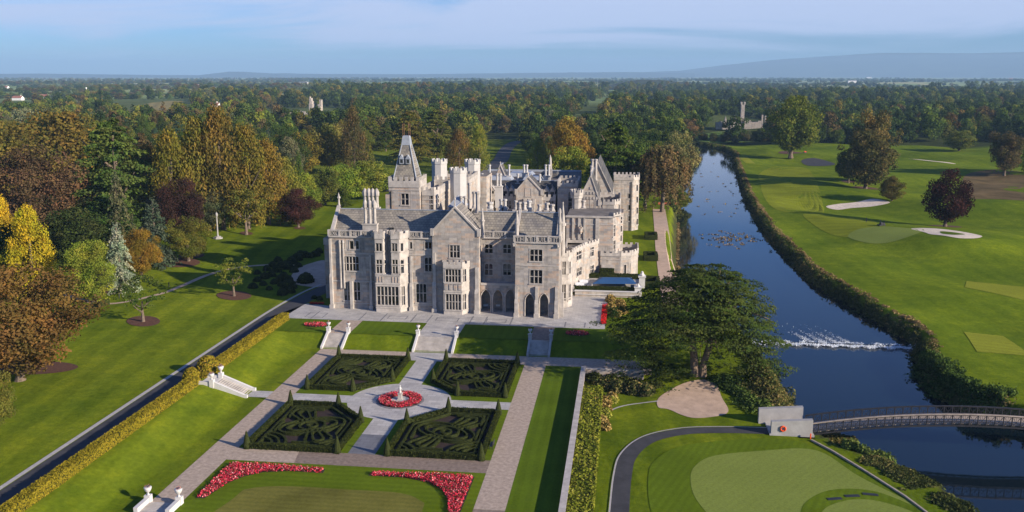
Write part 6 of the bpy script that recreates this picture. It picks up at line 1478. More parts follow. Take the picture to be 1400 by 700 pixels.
    V = leaf_quads(C, Nn, leaf, g, jitter=.55, aspect=1.0); return quad_mesh('crown', V, T, LEAF)
def trunk_mesh(kind, seed, forks=4):
    g = np.random.default_rng(seed); m = MB(); th = {'broad': .5, 'tall': .75, 'young': .45, 'column': .8, 'conifer': .92, 'cedar': .85, 'weeping': .7}[kind]
    m.tube([(0, 0, -.04), (0, 0, .03), (.01, 0, th * .5), (0, .01, th)], [.05, .033, .026, .012], 8)
    for i in range(forks if kind not in ('conifer', 'column') else 0):
        a = g.uniform(0, 6.28); z0 = g.uniform(.16, th * .7); r = g.uniform(.2, .36); m.tube([(0, 0, z0), (r * .45 * math.cos(a), r * .45 * math.sin(a), z0 + .1), (r * math.cos(a), r * math.sin(a), z0 + .26)], [.017, .011, .004], 5)
    o = m.build('trunk', BARK); me_ = o.data; bpy.data.objects.remove(o); return me_
LIB = {'fine': [(crown('broad', 24000, 900 + i, .0185, 85), trunk_mesh('broad', 90 + i)) for i in range(3)], 'finecol': [(crown('column', 18000, 950, .021, 110), trunk_mesh('column', 95))]}
for kind, spec in {'broad': (4, 11000, .027, 85), 'tall': (4, 11000, .024, 110), 'young': (2, 4200, .032, 60), 'column': (2, 8000, .031, 90), 'conifer': (2, 9000, .026, 150), 'cedar': (2, 16000, .026, 90), 'weeping': (1, 9000, .026, 90)}.items():
    LIB[kind] = [(crown(kind, spec[1], 100 + 7 * i + len(kind), spec[2], spec[3]), trunk_mesh(kind, 50 + i)) for i in range(spec[0])]
TN = {'dark': (.028, .044, .013), 'green': (.052, .074, .015), 'olive': (.092, .095, .020), 'gold': (.112, .096, .020), 'rust': (.096, .064, .022), 'brown': (.078, .060, .028),
      'purple': (.040, .018, .018), 'lime': (.135, .145, .022), 'yellow': (.27, .205, .016), 'silver': (.20, .19, .165), 'grey': (.085, .09, .05), 'blue': (.045, .07, .042), 'orange': (.2, .09, .02), 'pine': (.062, .09, .022)}
ADJ = {'dark': 'dark green', 'green': 'mid green', 'olive': 'olive green', 'gold': 'golden brown', 'rust': 'rust brown', 'brown': 'dull brown', 'purple': 'dark purple', 'lime': 'bright yellow-green', 'yellow': 'bright yellow', 'silver': 'silvery', 'grey': 'grey green', 'blue': 'blue green', 'orange': 'orange', 'pine': 'fresh green'}
SH = {'broad': 'broad tree', 'tall': 'tall tree', 'young': 'young tree', 'column': 'columnar tree', 'conifer': 'conifer', 'cedar': 'flat-layered cedar', 'weeping': 'weeping tree'}
NAMES = {'fine': 'broadleaf_tree', 'finecol': 'columnar_tree', 'broad': 'broadleaf_tree', 'tall': 'lime_tree', 'young': 'young_tree', 'column': 'columnar_tree', 'conifer': 'conifer_tree', 'cedar': 'cedar_tree', 'weeping': 'weeping_tree'}
_tn = 0
def plant(kind, x, y, z, wd, ht, tint, label, group=None, var=None, rz=None, trunk=True):
    global _tn; _tn += 1; lib = LIB[kind]; c, t = lib[(var if var is not None else _tn) % len(lib)]
    e = empty(NAMES[kind], (x, y, z), (rz if rz is not None else (_tn * 2.4) % 6.28)); tag(e, label, 'tree', group)
    e.scale = (wd, wd, ht)
    col = [v * 1.65 for v in (TN[tint] if isinstance(tint, str) else tint)]; g = np.random.default_rng(_tn)
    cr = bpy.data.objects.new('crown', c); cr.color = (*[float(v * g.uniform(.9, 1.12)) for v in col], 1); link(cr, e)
    if trunk: link(bpy.data.objects.new('trunk', t), e)
    return e
PLACED = []
def tree(kind, px, by, ty, wpx, tint, label, z=2.0, var=None, rz=None):
    """base at photo pixel (px, by), top at row ty, crown wpx pixels wide"""
    x, y = P(px, by, z); z = hz(x, y); x, y = P(px, by, z); d = math.hypot(x, y); zt = ztop(px, ty, x, y); PLACED.append((x, y, wpx / F * d / 2))
    return plant(kind, x, y, z, wpx / F * d * 1.05, zt - z, tint, label, var=var, rz=rz)
HERO = [
 # west lawn and its edge
 ('young', 320, 405, 352, 54, 'olive', 'young olive-green tree on a mulch ring between the forecourt and the footpath'),
 ('young', 196, 440, 376, 64, 'green', 'young dark green tree on a mulch ring on the open west lawn'),
 ('fine', 28, 520, 362, 165, (.115, .066, .020), 'large russet and green beech at the lawn edge, its crown touching the frame'),
 ('fine', -14, 610, 500, 66, 'olive', 'olive-green tree leaning in at the frame edge below the russet beech'),
 ('finecol', 48, 410, 287, 66, 'yellow', 'bright yellow columnar tree behind the russet beech'),
 ('finecol', 5, 370, 268, 52, 'yellow', 'yellow-leaved tree at the frame edge behind the bright yellow one'),
 ('fine', 130, 414, 328, 66, 'lime', 'bright yellow-green tree beside the silvery spruce'),
 ('conifer', 166, 400, 303, 60, 'silver', 'ragged silvery spruce between two leafy trees'),
 ('fine', 194, 380, 313, 50, (.145, .105, .018), 'amber-leaved tree behind the silvery spruce'),
 ('conifer', 214, 362, 268, 74, 'blue', 'blue-green fir with drooping tiers behind the silvery spruce'),
 ('fine', 258, 357, 295, 58, 'gold', 'rounded golden-brown tree on a mulch bed at the lawn edge'),
 ('fine', 252, 330, 244, 62, 'purple', 'dark purple beech behind the rounded golden-brown tree'),
 ('fine', 287, 314, 256, 50, 'grey', 'grey-green tree rising behind the lamp column'),
 ('young', 337, 321, 258, 58, 'olive', 'dull green small tree on a mulch ring in front of the tall golden trees'),
 ('fine', 408, 311, 258, 52, 'purple', 'small purple tree on a mulch ring at the top of the west lawn'),
 ('conifer', 472, 282, 256, 26, 'green', 'small dark conifer showing over the roof finial end of the west wing'),
 ('broad', 100, 362, 285, 90, 'dark', 'dark green tree behind the bright yellow columnar tree'),
 ('broad', 20, 400, 300, 80, 'dark', 'dark tree in the gap between yellow trees'),
 ('broad', 145, 340, 270, 80, 'dark', 'dark evergreen behind the yellow-green tree'),
 ('fine', 62, 330, 197, 118, (.088, .052, .032), 'huge red-brown beech rising over the yellow trees'),
 ('cedar', 165, 322, 160, 118, 'pine', 'big fresh-green cedar with flat layers beside the red-brown beech'),
 ('conifer', 166, 345, 230, 54, 'grey', 'pale grey-green pine in front of the big cedar'),
 ('tall', 240, 318, 182, 66, 'gold', 'tall golden-brown tree next to the big cedar'),
 ('tall', 275, 312, 165, 74, 'gold', 'tall golden tree, second in the row beside the cedar'),
 ('tall', 306, 312, 150, 78, (.118, .088, .022), 'tallest golden-brown tree in the row west of the manor'),
 ('tall', 340, 312, 176, 72, 'gold', 'tall golden tree, fourth in the row west of the manor'),
 ('tall', 368, 306, 196, 66, (.13, .10, .022), 'tall yellowish tree, fifth in the row west of the manor'),
 ('tall', 392, 302, 218, 58, (.12, .115, .022), 'lower yellow-green tree ending the row west of the manor'),
 ('broad', 418, 296, 235, 46, 'lime', 'yellow-green tree just behind the small purple tree'),
 ('tall', 205, 300, 200, 70, 'rust', 'rust-brown tree behind the big cedar'),
 ('broad', 90, 262, 152, 110, 'gold', 'broad golden-brown tree at the back of the west wood'),
 ('broad', 30, 280, 165, 110, (.12, .085, .022), 'broad olive-gold tree at the frame edge of the west wood'),
 ('broad', 150, 262, 180, 90, 'olive', 'olive tree behind the big fresh-green cedar'),
 ('broad', 470, 276, 222, 64, 'lime', 'bushy yellow-green tree beyond the west wing roof'),
 ('broad', 505, 272, 220, 58, 'lime', 'yellow-green tree between the west wing roof and the steep tower'),
 ('broad', 445, 280, 228, 48, 'olive', 'olive tree next to the bushy yellow-green ones over the west roof'),
 ('broad', 528, 262, 236, 40, 'dark', 'low dark tree close beside the steep tower'),
 ('broad', 450, 235, 165, 62, (.13, .12, .03), 'green tree with an orange top and a pale trunk in the park'),
 ('tall', 485, 238, 150, 40, 'brown', 'tall brown-green tree in the park beside the orange-topped one'),
 ('conifer', 505, 236, 190, 28, 'olive', 'narrow olive conifer in the park'),
 # behind and beside the manor
 ('tall', 628, 232, 178, 44, 'rust', 'rust-brown tree just behind the octagonal turrets'),
 ('tall', 655, 238, 172, 34, 'lime', 'narrow yellow-green tree behind the turrets'),
 ('cedar', 560, 225, 150, 66, 'olive', 'flat-topped pine behind the steep tower roof'),
 ('cedar', 598, 222, 148, 60, 'olive', 'flat-topped pine beyond the octagonal turrets'),
 ('tall', 735, 248, 190, 36, 'lime', 'bright yellow-green tree behind the slender spirelet'),
 ('broad', 775, 250, 155, 60, (.16, .12, .022), 'broad golden tree behind the great hall roofs'),
 ('broad', 775, 262, 200, 60, 'lime', 'yellow-green bushy tree close behind the great hall'),
 ('cedar', 840, 285, 165, 90, 'green', 'dark cedar behind the north-east tower'),
 ('broad', 868, 270, 190, 60, 'pine', 'fresh green tree behind the dark cedar by the river'),
 ('weeping', 905, 290, 195, 84, (.095, .068, .034), 'brown weeping beech at the end of the river path'),
 ('weeping', 882, 285, 210, 60, (.09, .06, .03), 'second brown weeping beech beside the north-east tower'),
 ('broad', 922, 262, 178, 56, (.14, .13, .055), 'pale willow leaning over the river behind the weeping beech'),
 ('broad', 943, 192, 162, 34, (.16, .09, .045), 'pinkish-brown tree at the head of the river'),
 ('broad', 928, 288, 256, 30, 'olive', 'small leafy tree on the bank at the end of the river path'),
 # golf course
 ('broad', 1081, 213, 131, 74, (.075, .088, .018), 'big spreading oak with a thick trunk on the golf course'),
 ('broad', 1183, 258, 178, 74, (.058, .062, .020), 'large rugged oak on the fairway behind the small bunker', 0, 1),
 ('broad', 1190, 250, 150, 60, (.10, .082, .028), 'tall brownish tree rising behind the rugged oak'),
 ('broad', 1160, 250, 200, 36, (.045, .050, .016), 'small tree crowded against the rugged oak'),
 ('broad', 1219, 276, 241, 33, (.075, .058, .020), 'small rounded brown-green tree beside the rugged oak'),
 ('broad', 1292, 309, 230, 60, (.030, .015, .014), 'lone dark maroon maple on a mulch ring by the far green'),
 ('broad', 1311, 206, 178, 40, 'olive', 'small spreading tree at the far edge of the golf course'),
 ('broad', 1373, 240, 176, 40, 'brown', 'bare-branched brown tree beside the rough meadow'),
 ('tall', 1413, 238, 178, 40, 'dark', 'dark tree at the frame edge behind the rough meadow'),
]
for h in HERO:
    kind, px, by, ty, wpx, tint, label = h[:7]
    z = 0.0 if px > 935 else 2.0
    tree(kind, px, by, ty, wpx, tint, label, z, *(h[8:9] if len(h) > 8 else ()))

# ------------------------------------------------------------------ the great cedar by the river
CXx, CYy = P(955, 514, 0); 
ced = empty('great_cedar', (CXx, CYy, 0)); tag(ced, 'huge wide cedar with bare lower limbs between the garden and the river', 'tree')
g = np.random.default_rng(17); m = MB()
m.tube([(-.6, 0, -1), (-.7, 0, 1.5), (-1.2, .2, 6), (-1.9, .4, 11), (-2.2, .5, 17)], [1.0, .75, .55, .42, .15], 10)
m.tube([(.6, -.2, -1), (.7, -.2, 2), (1.7, .0, 6), (2.3, .2, 11), (2.9, .4, 19)], [.85, .62, .5, .4, .15], 10)
LIMB = []
for x0, z0, x1, y1, z1 in ((2.0, 8.0, 7.5, -1.5, 9.0), (1.6, 6.5, 6, 3, 9.5), (2.3, 11, 10, 2, 13), (-1.3, 7, -7, -2, 8.5), (-1.8, 10, -9.5, 1, 12), (-1.5, 8, -5, -5, 9.5), (-2.2, 14, -8, 4, 15.5), (2.6, 14, 7, 5, 17), (-1, 9, -12, -1, 10), (2.4, 12, 11, -3, 11.5), (2.5, 13, 5, -6, 14), (-2, 12, -3, -7, 13)):
    mid_ = ((x0 + x1) / 2, y1 / 2, (z0 + z1) / 2 + .9); m.tube([(x0, .1, z0), mid_, (x1, y1, z1)], [.34, .24, .1], 6)
for i in range(26):
    a = g.uniform(2.2, 6.6); z0 = g.uniform(5.5, 10); r = g.uniform(2, 5); b = (-1.2 if i % 2 else 1.8)
    m.tube([(b, 0, z0), (b + r * .5 * math.cos(a), r * .6 * math.sin(a), z0 + .3), (b + r * math.cos(a), r * math.sin(a), z0 - g.uniform(.5, 2.5))], [.12, .08, .03], 5)
m.build('trunk', simple('cedar_bark', (0.20, 0.145, 0.10), 0.95, 0.4, 3.0, 0.5), ced)
C, Nn, T = [], [], []
def plate(c, r, k, tone, droop=.05):
    q = g.normal(0, .45, (k, 2)) * r; a = np.arctan2(c[1], c[0]); C.append(np.stack([c[0] + q[:, 0], c[1] + q[:, 1], c[2] + g.normal(0, .13, k) - (q ** 2).sum(1) / r * droop * 3], 1)); Nn.append(np.tile([.15 * math.cos(a), .15 * math.sin(a), 1.0], (k, 1))); T.append(np.clip(tone + g.normal(0, .12, k), 0, 1))
def env(u, zf):   # silhouette half-widths: left and right of the trunk by height fraction
    L = np.interp(zf, [.22, .3, .45, .6, .72, .85, 1], [11.5, 16, 16.8, 15.2, 12.5, 8.5, 3.0]); R2 = np.interp(zf, [.22, .3, .42, .6, .75, .9, 1], [11.5, 13.2, 13.2, 12.2, 10.6, 8.5, 4]); return L, R2
HT = 19.6
def bough(z0, a, L, k, tone, droop=.10, x0=0.0, dz=.09):
    t = g.random(k) ** .65; w_ = g.normal(0, .15, k) * L * (1.25 - .55 * t); x = t * L; lump = .22 * np.sin(x * 1.9 + a * 7) * np.sin(w_ * 2.3 + a)
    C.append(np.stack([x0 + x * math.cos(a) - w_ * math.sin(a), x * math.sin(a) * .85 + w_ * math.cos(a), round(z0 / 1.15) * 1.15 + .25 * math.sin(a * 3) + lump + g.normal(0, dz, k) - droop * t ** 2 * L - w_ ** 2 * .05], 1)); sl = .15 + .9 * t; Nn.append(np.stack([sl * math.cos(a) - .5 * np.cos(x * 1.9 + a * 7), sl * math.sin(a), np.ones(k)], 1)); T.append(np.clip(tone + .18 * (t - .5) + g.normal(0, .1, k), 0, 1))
for i in range(118):
    zf = .27 + .73 * ((i + g.random()) / 118) ** .9; a = (i * 2.399963) % 6.283; L_, R2 = env(0, zf); rad = (R2 if math.cos(a) > 0 else L_) * abs(math.cos(a)) + 10.8 * (1.12 - .5 * zf) * abs(math.sin(a))
    if zf < .45 and math.sin(a) < -.2 and abs(math.cos(a)) < .8: continue
    if zf < .40 and math.sin(a) < .3 and math.cos(a) > -.5 and math.cos(a) < .75: continue
    bough(HT * zf, a, rad * g.uniform(.78, 1.04), int(190 + rad * 34), g.uniform(.25, .75), x0=.3)
for (px, py, n_) in ((905, 503, 20), (890, 475, 22), (868, 455, 20), (848, 432, 16), (985, 500, 8), (1010, 490, 10), (1035, 475, 8), (925, 512, 6), (880, 495, 12)):   # drooping low boughs
    for i in range(n_):
        x, z = onY(px + g.normal(0, 14), py + g.normal(0, 9), CYy - 2 + g.normal(0, 3)); plate(np.array([x - CXx, g.normal(-1, 3.5), max(z, .8)]), g.uniform(.9, 1.7), 80, g.uniform(.2, .6))
C = np.concatenate(C); Nn = np.concatenate(Nn); T = np.concatenate(T); V = leaf_quads(C, Nn, .36, g, jitter=.3, aspect=.7)
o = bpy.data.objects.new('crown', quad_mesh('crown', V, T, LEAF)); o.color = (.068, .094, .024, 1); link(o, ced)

# ------------------------------------------------------------------ river banks
def bank(name, label, pts, n, mat, wd, ht, size, seed, upright=True, water_z=-3):
    """tufts of bank plants scattered along a line, width wd, height ht"""
    g = np.random.default_rng(seed); p = np.array(pts, float); seg = np.linalg.norm(np.diff(p, axis=0), axis=1); cs = np.concatenate([[0], np.cumsum(seg)]); nt = int(n / 22)
    s = g.uniform(0, cs[-1], nt); bx_ = np.interp(s, cs, p[:, 0]); by_ = np.interp(s, cs, p[:, 1]); dx = np.gradient(p[:, 0]); dy = np.gradient(p[:, 1]); ddx = np.interp(s, cs, dx); ddy = np.interp(s, cs, dy); L = np.hypot(ddx, ddy)
    offs = g.normal(0, .38, nt) * wd * (.6 + .9 * np.abs(np.sin(s / 6.1 + seed))); bx_ = bx_ - ddy / L * offs; by_ = by_ + ddx / L * offs; bz_ = np.maximum(height(bx_, by_), water_z); hh = ht * g.uniform(.3, 1.25, nt) * (.75 + .45 * np.sin(s / 5.3 + seed) * np.sin(s / 13.7)) * (1 - .3 * np.clip(np.abs(offs) / wd, 0, 1)); tn = g.random(nt) * .55 + .2 + .25 * np.sin(s / 9 + seed)
    k = 22; r = g.uniform(.35, .9, nt); a = g.uniform(0, 6.283, (nt, k)); rr = r[:, None] * np.sqrt(g.random((nt, k))); zf = g.random((nt, k)) ** .7
    Cc = np.stack([bx_[:, None] + rr * np.cos(a), by_[:, None] + rr * np.sin(a), bz_[:, None] + zf * hh[:, None] * (1 - .4 * rr / r[:, None])], -1).reshape(-1, 3)
    Nn = np.stack([np.cos(a), np.sin(a), .8 * np.ones_like(a)], -1).reshape(-1, 3); V = leaf_quads(Cc, Nn, size, g, aspect=.8); T = np.clip(np.repeat(tn, k) + g.normal(0, .12, nt * k), 0, 1)
    o = bpy.data.objects.new(name, quad_mesh(name, V, T, mat)); link(o); return tag(o, label, 'bank plants', kind='stuff')
Ee = lambda y, o: (float(ip(y, EAST)) + o, y)
Ww = lambda y, o: (float(ip(y, WEST)) + o, y)
bank('bank_undergrowth', 'rough undergrowth along the golf-side river bank', [Ee(y, 1.6) for y in np.arange(143, 720, 6)], 56000, REEDL, 1.9, 1.7, .36, 1)
bank('bank_grass', 'dry pale grass topping the golf-side bank', [Ee(y, 4.0) for y in np.arange(150, 640, 6)], 16000, REEDT, .8, 1.1, .35, 2)
bank('bank_undergrowth', 'green reeds on the golf-side bank above the footbridge', PX([(1262, 490), (1280, 505), (1300, 525), (1330, 545), (1380, 556)], -1), 15000, REEDG, 3.2, 1.9, .4, 3)
bank('bank_undergrowth', 'dark green plants on the bank below the great cedar', [(25.5, 176), (26, 165), (25.5, 155), (25, 147), (25.5, 141), (26.5, 138.5)], 26000, REEDL, 3.4, 2.0, .36, 4)
bank('bank_undergrowth', 'grassy slope plants beside the gravel apron', PX([(985, 520), (1005, 535), (1030, 552), (1050, 560)], -.5), 12000, REEDG, 2.2, 1.2, .34, 5)
bank('bank_undergrowth', 'shrubby growth along the river wall beside the path', [Ww(y, -.6) for y in np.arange(196, 350, 6)], 5000, REEDT, .5, 1.2, .34, 6)
bank('reed_clump', 'clump of tall green reeds below the footbridge', PX([(1155, 622), (1175, 628), (1200, 630), (1212, 636)], -2.8), 9000, REEDG, 1.4, 2.2, .36, 7)
bank('lily_patch', 'flat olive lily pads on the water beside the bridge wall', PX([(1112, 598), (1135, 597), (1165, 604)], -3), 7000, REEDL, 1.9, .25, .42, 8)
bank('lily_patch', 'olive lily pads along the water below the reeds', PX([(1185, 645), (1215, 658), (1240, 668), (1268, 684)], -3), 9000, REEDL, 2.6, .35, .42, 9)
bank('lily_patch', 'olive leaves on the water at the lower edge of the river', PX([(1280, 696), (1300, 708), (1320, 720)], -3), 3000, REEDL, 1.4, .4, .42, 10)
bank('river_wood_edge', 'leafy growth at the far head of the river', [Ww(y, -2.5) for y in np.arange(352, 700, 10)], 16000, REEDL, 2.5, 4.5, .8, 11)
g = np.random.default_rng(8); xx = []
for i in range(95): px, py = (g.normal(1000, 17), g.normal(327, 5)) if i < 60 else (g.uniform(950, 1010), g.uniform(222, 300)); xx.append(P(px, py, -2.75))
Cc = np.array([[x, y, -2.72] for x, y in xx]); Cc = np.repeat(Cc, 8, 0) + g.normal(0, 1, (len(Cc) * 8, 3)) * [.45, .7, .12]; Cc[:, 2] = np.maximum(Cc[:, 2], -2.73)
o = bpy.data.objects.new('river_weed', quad_mesh('river_weed', leaf_quads(Cc, g.normal(0, .5, Cc.shape) + [0, 0, 1], .45, g), g.random(len(Cc)), REEDT)); link(o); tag(o, 'brown weed breaking the river surface upstream', 'weed', kind='stuff')

# ================================================================== woods, far country
def polyline_y(px, tab): return np.interp(px, [t[0] for t in tab], [t[1] for t in tab])
# lowest photo row at which a wood tree may stand, by column
BOT = [(-900, 330), (-60, 318), (0, 300), (60, 262), (150, 258), (210, 292), (330, 300), (410, 262), (432, 225), (520, 215), (560, 214), (640, 206), (665, 186), (720, 186), (728, 232), (800, 236), (850, 262), (915, 262), (935, 232), (945, 192), (1060, 194), (1070, 198), (1180, 199), (1300, 192), (1420, 196), (1500, 200), (2400, 215)]
OPEN = [[(655, 186), (722, 186), (722, 232), (655, 232)], [(150, 143), (262, 140), (275, 170), (150, 176)], [(274, 148), (312, 148), (312, 166), (274, 166)], [(960, 176), (1055, 176), (1058, 192), (950, 192)], [(962, 162), (1056, 162), (1056, 180), (962, 180)], [(358, 150), (480, 150), (480, 183), (358, 182)], [(395, 195), (470, 195), (470, 215), (395, 215)]]
def scatter(n_try, y0, y1, spacing, seed, halfang=.70):
    g = np.random.default_rng(seed); r = np.sqrt(g.uniform(y0 ** 2, y1 ** 2, n_try)); a = AZ + g.uniform(-halfang, halfang, n_try); x = -r * np.sin(a); y = r * np.cos(a)
    d = np.stack([x, y, np.zeros_like(x)], 1) - [0, 0, H]; q = d @ _fw; px = 700 + F * (d @ _rt) / q; py = 350 - F * (d @ _up) / q
    ok = (py < polyline_y(px, BOT)) & (np.maximum(ip(y, WEST) - x, x - ip(y, EAST)) > 6)
    P_ = np.stack([px, py], 1)
    for o_ in OPEN: ok &= ~in_poly(P_, o_)
    x, y, px, py = x[ok], y[ok], px[ok], py[ok]; cell = {}; keep = []
    for i in range(len(x)):
        k = (int(x[i] // spacing), int(y[i] // spacing)); bad = False
        for dx in (-1, 0, 1):
            for dy in (-1, 0, 1):
                for j in cell.get((k[0] + dx, k[1] + dy), ()):
                    if (x[i] - x[j]) ** 2 + (y[i] - y[j]) ** 2 < spacing ** 2: bad = True
        if not bad: keep.append(i); cell.setdefault(k, []).append(i)
    return x[keep], y[keep], px[keep], py[keep]
TP = ['dark', 'green', 'olive', 'gold', 'rust', 'brown', 'lime', 'pine', 'grey', 'blue']
def tint_for(px, py, g):
    if px < 420: w_ = [.22, .20, .22, .14, .06, .06, .02, .05, .02, .01]
    elif px < 900: w_ = [.34, .22, .16, .07, .05, .06, .03, .04, .02, .01]
    else: w_ = [.50, .26, .14, .02, .01, .03, 0, .02, .01, .01]
    return TP[g.choice(10, p=np.array(w_) / sum(w_))]
x, y, px, py = scatter(5200, 240, 760, 11.5, 5)
placed = np.array(PLACED); order = np.argsort(y); cnt = 0; seen = {}; g = np.random.default_rng(31)
LM = [(-999, 60, 'over the yellow tree'), (60, 130, 'over the red-brown beech'), (130, 210, 'over the big cedar'), (210, 300, 'over the golden row'), (300, 380, 'over the tallest golden trees'), (380, 450, 'over the small purple tree'), (450, 530, 'over the west wing roof'), (530, 590, 'over the steep tower'), (590, 660, 'over the turrets'), (660, 730, 'over the dormers'), (730, 790, 'over the spirelet'), (790, 850, 'over the great hall'), (850, 900, 'over the north-east tower'), (900, 945, 'over the weeping beech'), (945, 1010, 'over the head of the river'), (1010, 1060, 'between the ruin and the big oak'), (1060, 1130, 'behind the big oak'), (1130, 1230, 'behind the rugged oak'), (1230, 1320, 'behind the far bunker'), (1320, 3000, 'behind the rough meadow')]
ORD = ['nearest', 'second', 'third', 'fourth', 'fifth', 'sixth', 'seventh', 'eighth', 'ninth', 'tenth', 'eleventh', 'twelfth', 'thirteenth', 'fourteenth', 'fifteenth', 'sixteenth', 'seventeenth', 'eighteenth', 'nineteenth', 'twentieth']
used = np.zeros(len(x), bool); WT = 235
for i in order:
    if cnt >= WT: break
    if px[i] < -45 or px[i] > 1445: continue
    if len(placed) and (np.hypot(placed[:, 0] - x[i], placed[:, 1] - y[i]) < placed[:, 2] * .8 + 2.5).any(): used[i] = True; continue
    kind = g.choice(['broad', 'tall', 'conifer', 'cedar'], p=[.62, .2, .12, .06]); tn = tint_for(px[i], py[i], g)
    if kind == 'conifer' and tn in ('gold', 'rust', 'brown', 'lime'): tn = 'blue'
    ht = g.uniform(14, 22); wd = ht * (g.uniform(.7, .95) if kind == 'broad' else g.uniform(.5, .62) if kind != 'cedar' else .8)
    lm = next(l[2] for l in LM if l[0] <= px[i] < l[1]); key = (kind, tn, lm); seen[key] = seen.get(key, 0) + 1; o_ = ORD[min(seen[key] - 1, 19)]
    plant(kind, float(x[i]), float(y[i]), hz(x[i], y[i]), wd, ht, tn, f'{ADJ[tn]} {SH[kind]} in the wood {lm}, {o_} back', 'trees of the wood round the park', trunk=True)
    used[i] = True; cnt += 1
# hedgerow shrubs along the head of the golf course
for k, (qx, qy, wpx, hpx) in enumerate(((975, 193, 14, 12), (990, 193, 18, 13), (1005, 194, 14, 10), (1018, 193, 16, 15), (1030, 193, 16, 14), (1043, 193, 22, 18), (1052, 193, 16, 17), (962, 192, 14, 10))):
    xx_, yy_ = P(qx, qy, 0); d = math.hypot(xx_, yy_); e = plant('broad', xx_, yy_, hz(xx_, yy_) - 1.0, wpx / F * d, hpx / F * d + 1.0, (.085, .075, .03) if k % 2 else (.05, .06, .022), f'rounded bush at the head of the golf course below the ruined abbey, {ORD[k]} placed', 'bushes along the head of the golf course'); e.name = 'hedgerow_bush'
# the rest of the wood, as one mass
pts = [np.stack([x[~used], y[~used]], 1)]
for (n_, a, b, sp, sd) in ((16000, 690, 1250, 11.5, 6), (14000, 1250, 2300, 15.5, 7), (9000, 2300, 3400, 24, 8)):
    X2, Y2, a2, b2 = scatter(n_, a, b, sp, sd, .62); keep_ = (Y2 > 0)
    if a > 1200: keep_ &= (np.sin(X2 / 200 + 1.3 + Y2 / 500) + np.sin(Y2 / 150 + X2 / 300)) > np.where(a2 < 430, np.where(np.hypot(X2, Y2) > 1650, 1.1, -1.0), -.9) + (.9 if a > 2000 else 0)
    pts.append(np.stack([X2[keep_], Y2[keep_]], 1))
# low trees that follow field boundaries out to the horizon
g = np.random.default_rng(12); hp = []
for i in range(170):
    r = 2300 + 9500 * g.random() ** 1.5; a = AZ + g.uniform(-.6, .6); c = np.array([-r * math.sin(a), r * math.cos(a)]); th = g.choice([0.3, 0.3 + math.pi / 2]) + g.normal(0, .25); L = g.uniform(200, 900) * (1 + r / 6000); n_ = int(L / (14 + r / 260)); t = g.uniform(-.5, .5, n_)[:, None]; hp.append(c + t * L * np.array([math.cos(th), math.sin(th)]) + g.normal(0, 6 + r / 900, (n_, 2)))
for i in range(26):
    r = 2400 + 8000 * g.random() ** 1.3; a = AZ + g.uniform(-.6, .6); c = np.array([-r * math.sin(a), r * math.cos(a)]); n_ = int(g.uniform(60, 190)); hp.append(c + g.normal(0, 1, (n_, 2)) * [g.uniform(100, 380), g.uniform(30, 110)] * (1 + r / 9000))
hp = np.concatenate(hp); allp = np.concatenate(pts + [hp]); far_from = sum(len(p) for p in pts)
zz = height(allp[:, 0], allp[:, 1]); npt = len(allp)
me_ = bpy.data.meshes.new('distant_woodland'); me_.vertices.add(npt); me_.vertices.foreach_set('co', np.stack([allp[:, 0], allp[:, 1], zz - .8], 1).reshape(-1).astype(np.float32))
d_ = np.hypot(allp[:, 0], allp[:, 1]); g = np.random.default_rng(4); sc = g.uniform(9.5, 24, npt) * (1 + .25 * np.clip((d_ - 1200) / 1500, 0, 1)); sc[far_from:] = g.uniform(7, 13, npt - far_from) * (1 + d_[far_from:] / 14000); asp = g.uniform(.75, 1.05, npt); asp[far_from:] = g.uniform(1.1, 2.2, npt - far_from)
cols = np.array([TN[t] for t in TP]); dd = np.stack([allp[:, 0], allp[:, 1], -H * np.ones(npt)], 1); pxx = 700 + F * (dd @ _rt) / (dd @ _fw)
pl = np.array([[.27, .22, .22, .08, .05, .08, .02, .03, .03, 0], [.38, .26, .20, .03, .03, .06, .01, .02, .01, 0], [.5, .28, .14, .01, .01, .03, 0, .02, .01, 0]]); pl /= pl.sum(1, keepdims=True)
zone = np.where(pxx < 420, 0, np.where(pxx < 900, 1, 2)); ci = np.array([g.choice(10, p=pl[z]) for z in zone]); tc_ = cols[ci] * g.uniform(1.3, 2.2, (npt, 1))
for nm, arr, ty in (('scl', np.stack([sc * asp, sc * asp, sc], 1), 'FLOAT_VECTOR'), ('tint', np.concatenate([tc_, np.ones((npt, 1))], 1), 'FLOAT_COLOR'), ('rz', g.uniform(0, 6.28, npt), 'FLOAT'), ('pick', g.choice(4, npt, p=[.35, .35, .2, .1]), 'INT')):
    a_ = me_.attributes.new(nm, ty, 'POINT'); a_.data.foreach_set({'FLOAT_VECTOR': 'vector', 'FLOAT_COLOR': 'color', 'FLOAT': 'value', 'INT': 'value'}[ty], arr.reshape(-1).astype(np.int32 if ty == 'INT' else np.float32))
wood = link(bpy.data.objects.new('distant_woodland', me_)); wood.color = (0, 0, 0, 1); tag(wood, 'mass of mixed autumn woodland stretching to the horizon', 'woodland', kind='stuff')
lo_src = []
ng = bpy.data.node_groups.new('scatter_crowns', 'GeometryNodeTree'); ng.interface.new_socket('Geometry', in_out='INPUT', socket_type='NodeSocketGeometry'); ng.interface.new_socket('Geometry', in_out='OUTPUT', socket_type='NodeSocketGeometry')
gi, go = ng.nodes.new('NodeGroupInput'), ng.nodes.new('NodeGroupOutput'); iop = ng.nodes.new('GeometryNodeInstanceOnPoints'); g2i = ng.nodes.new('GeometryNodeGeometryToInstance')
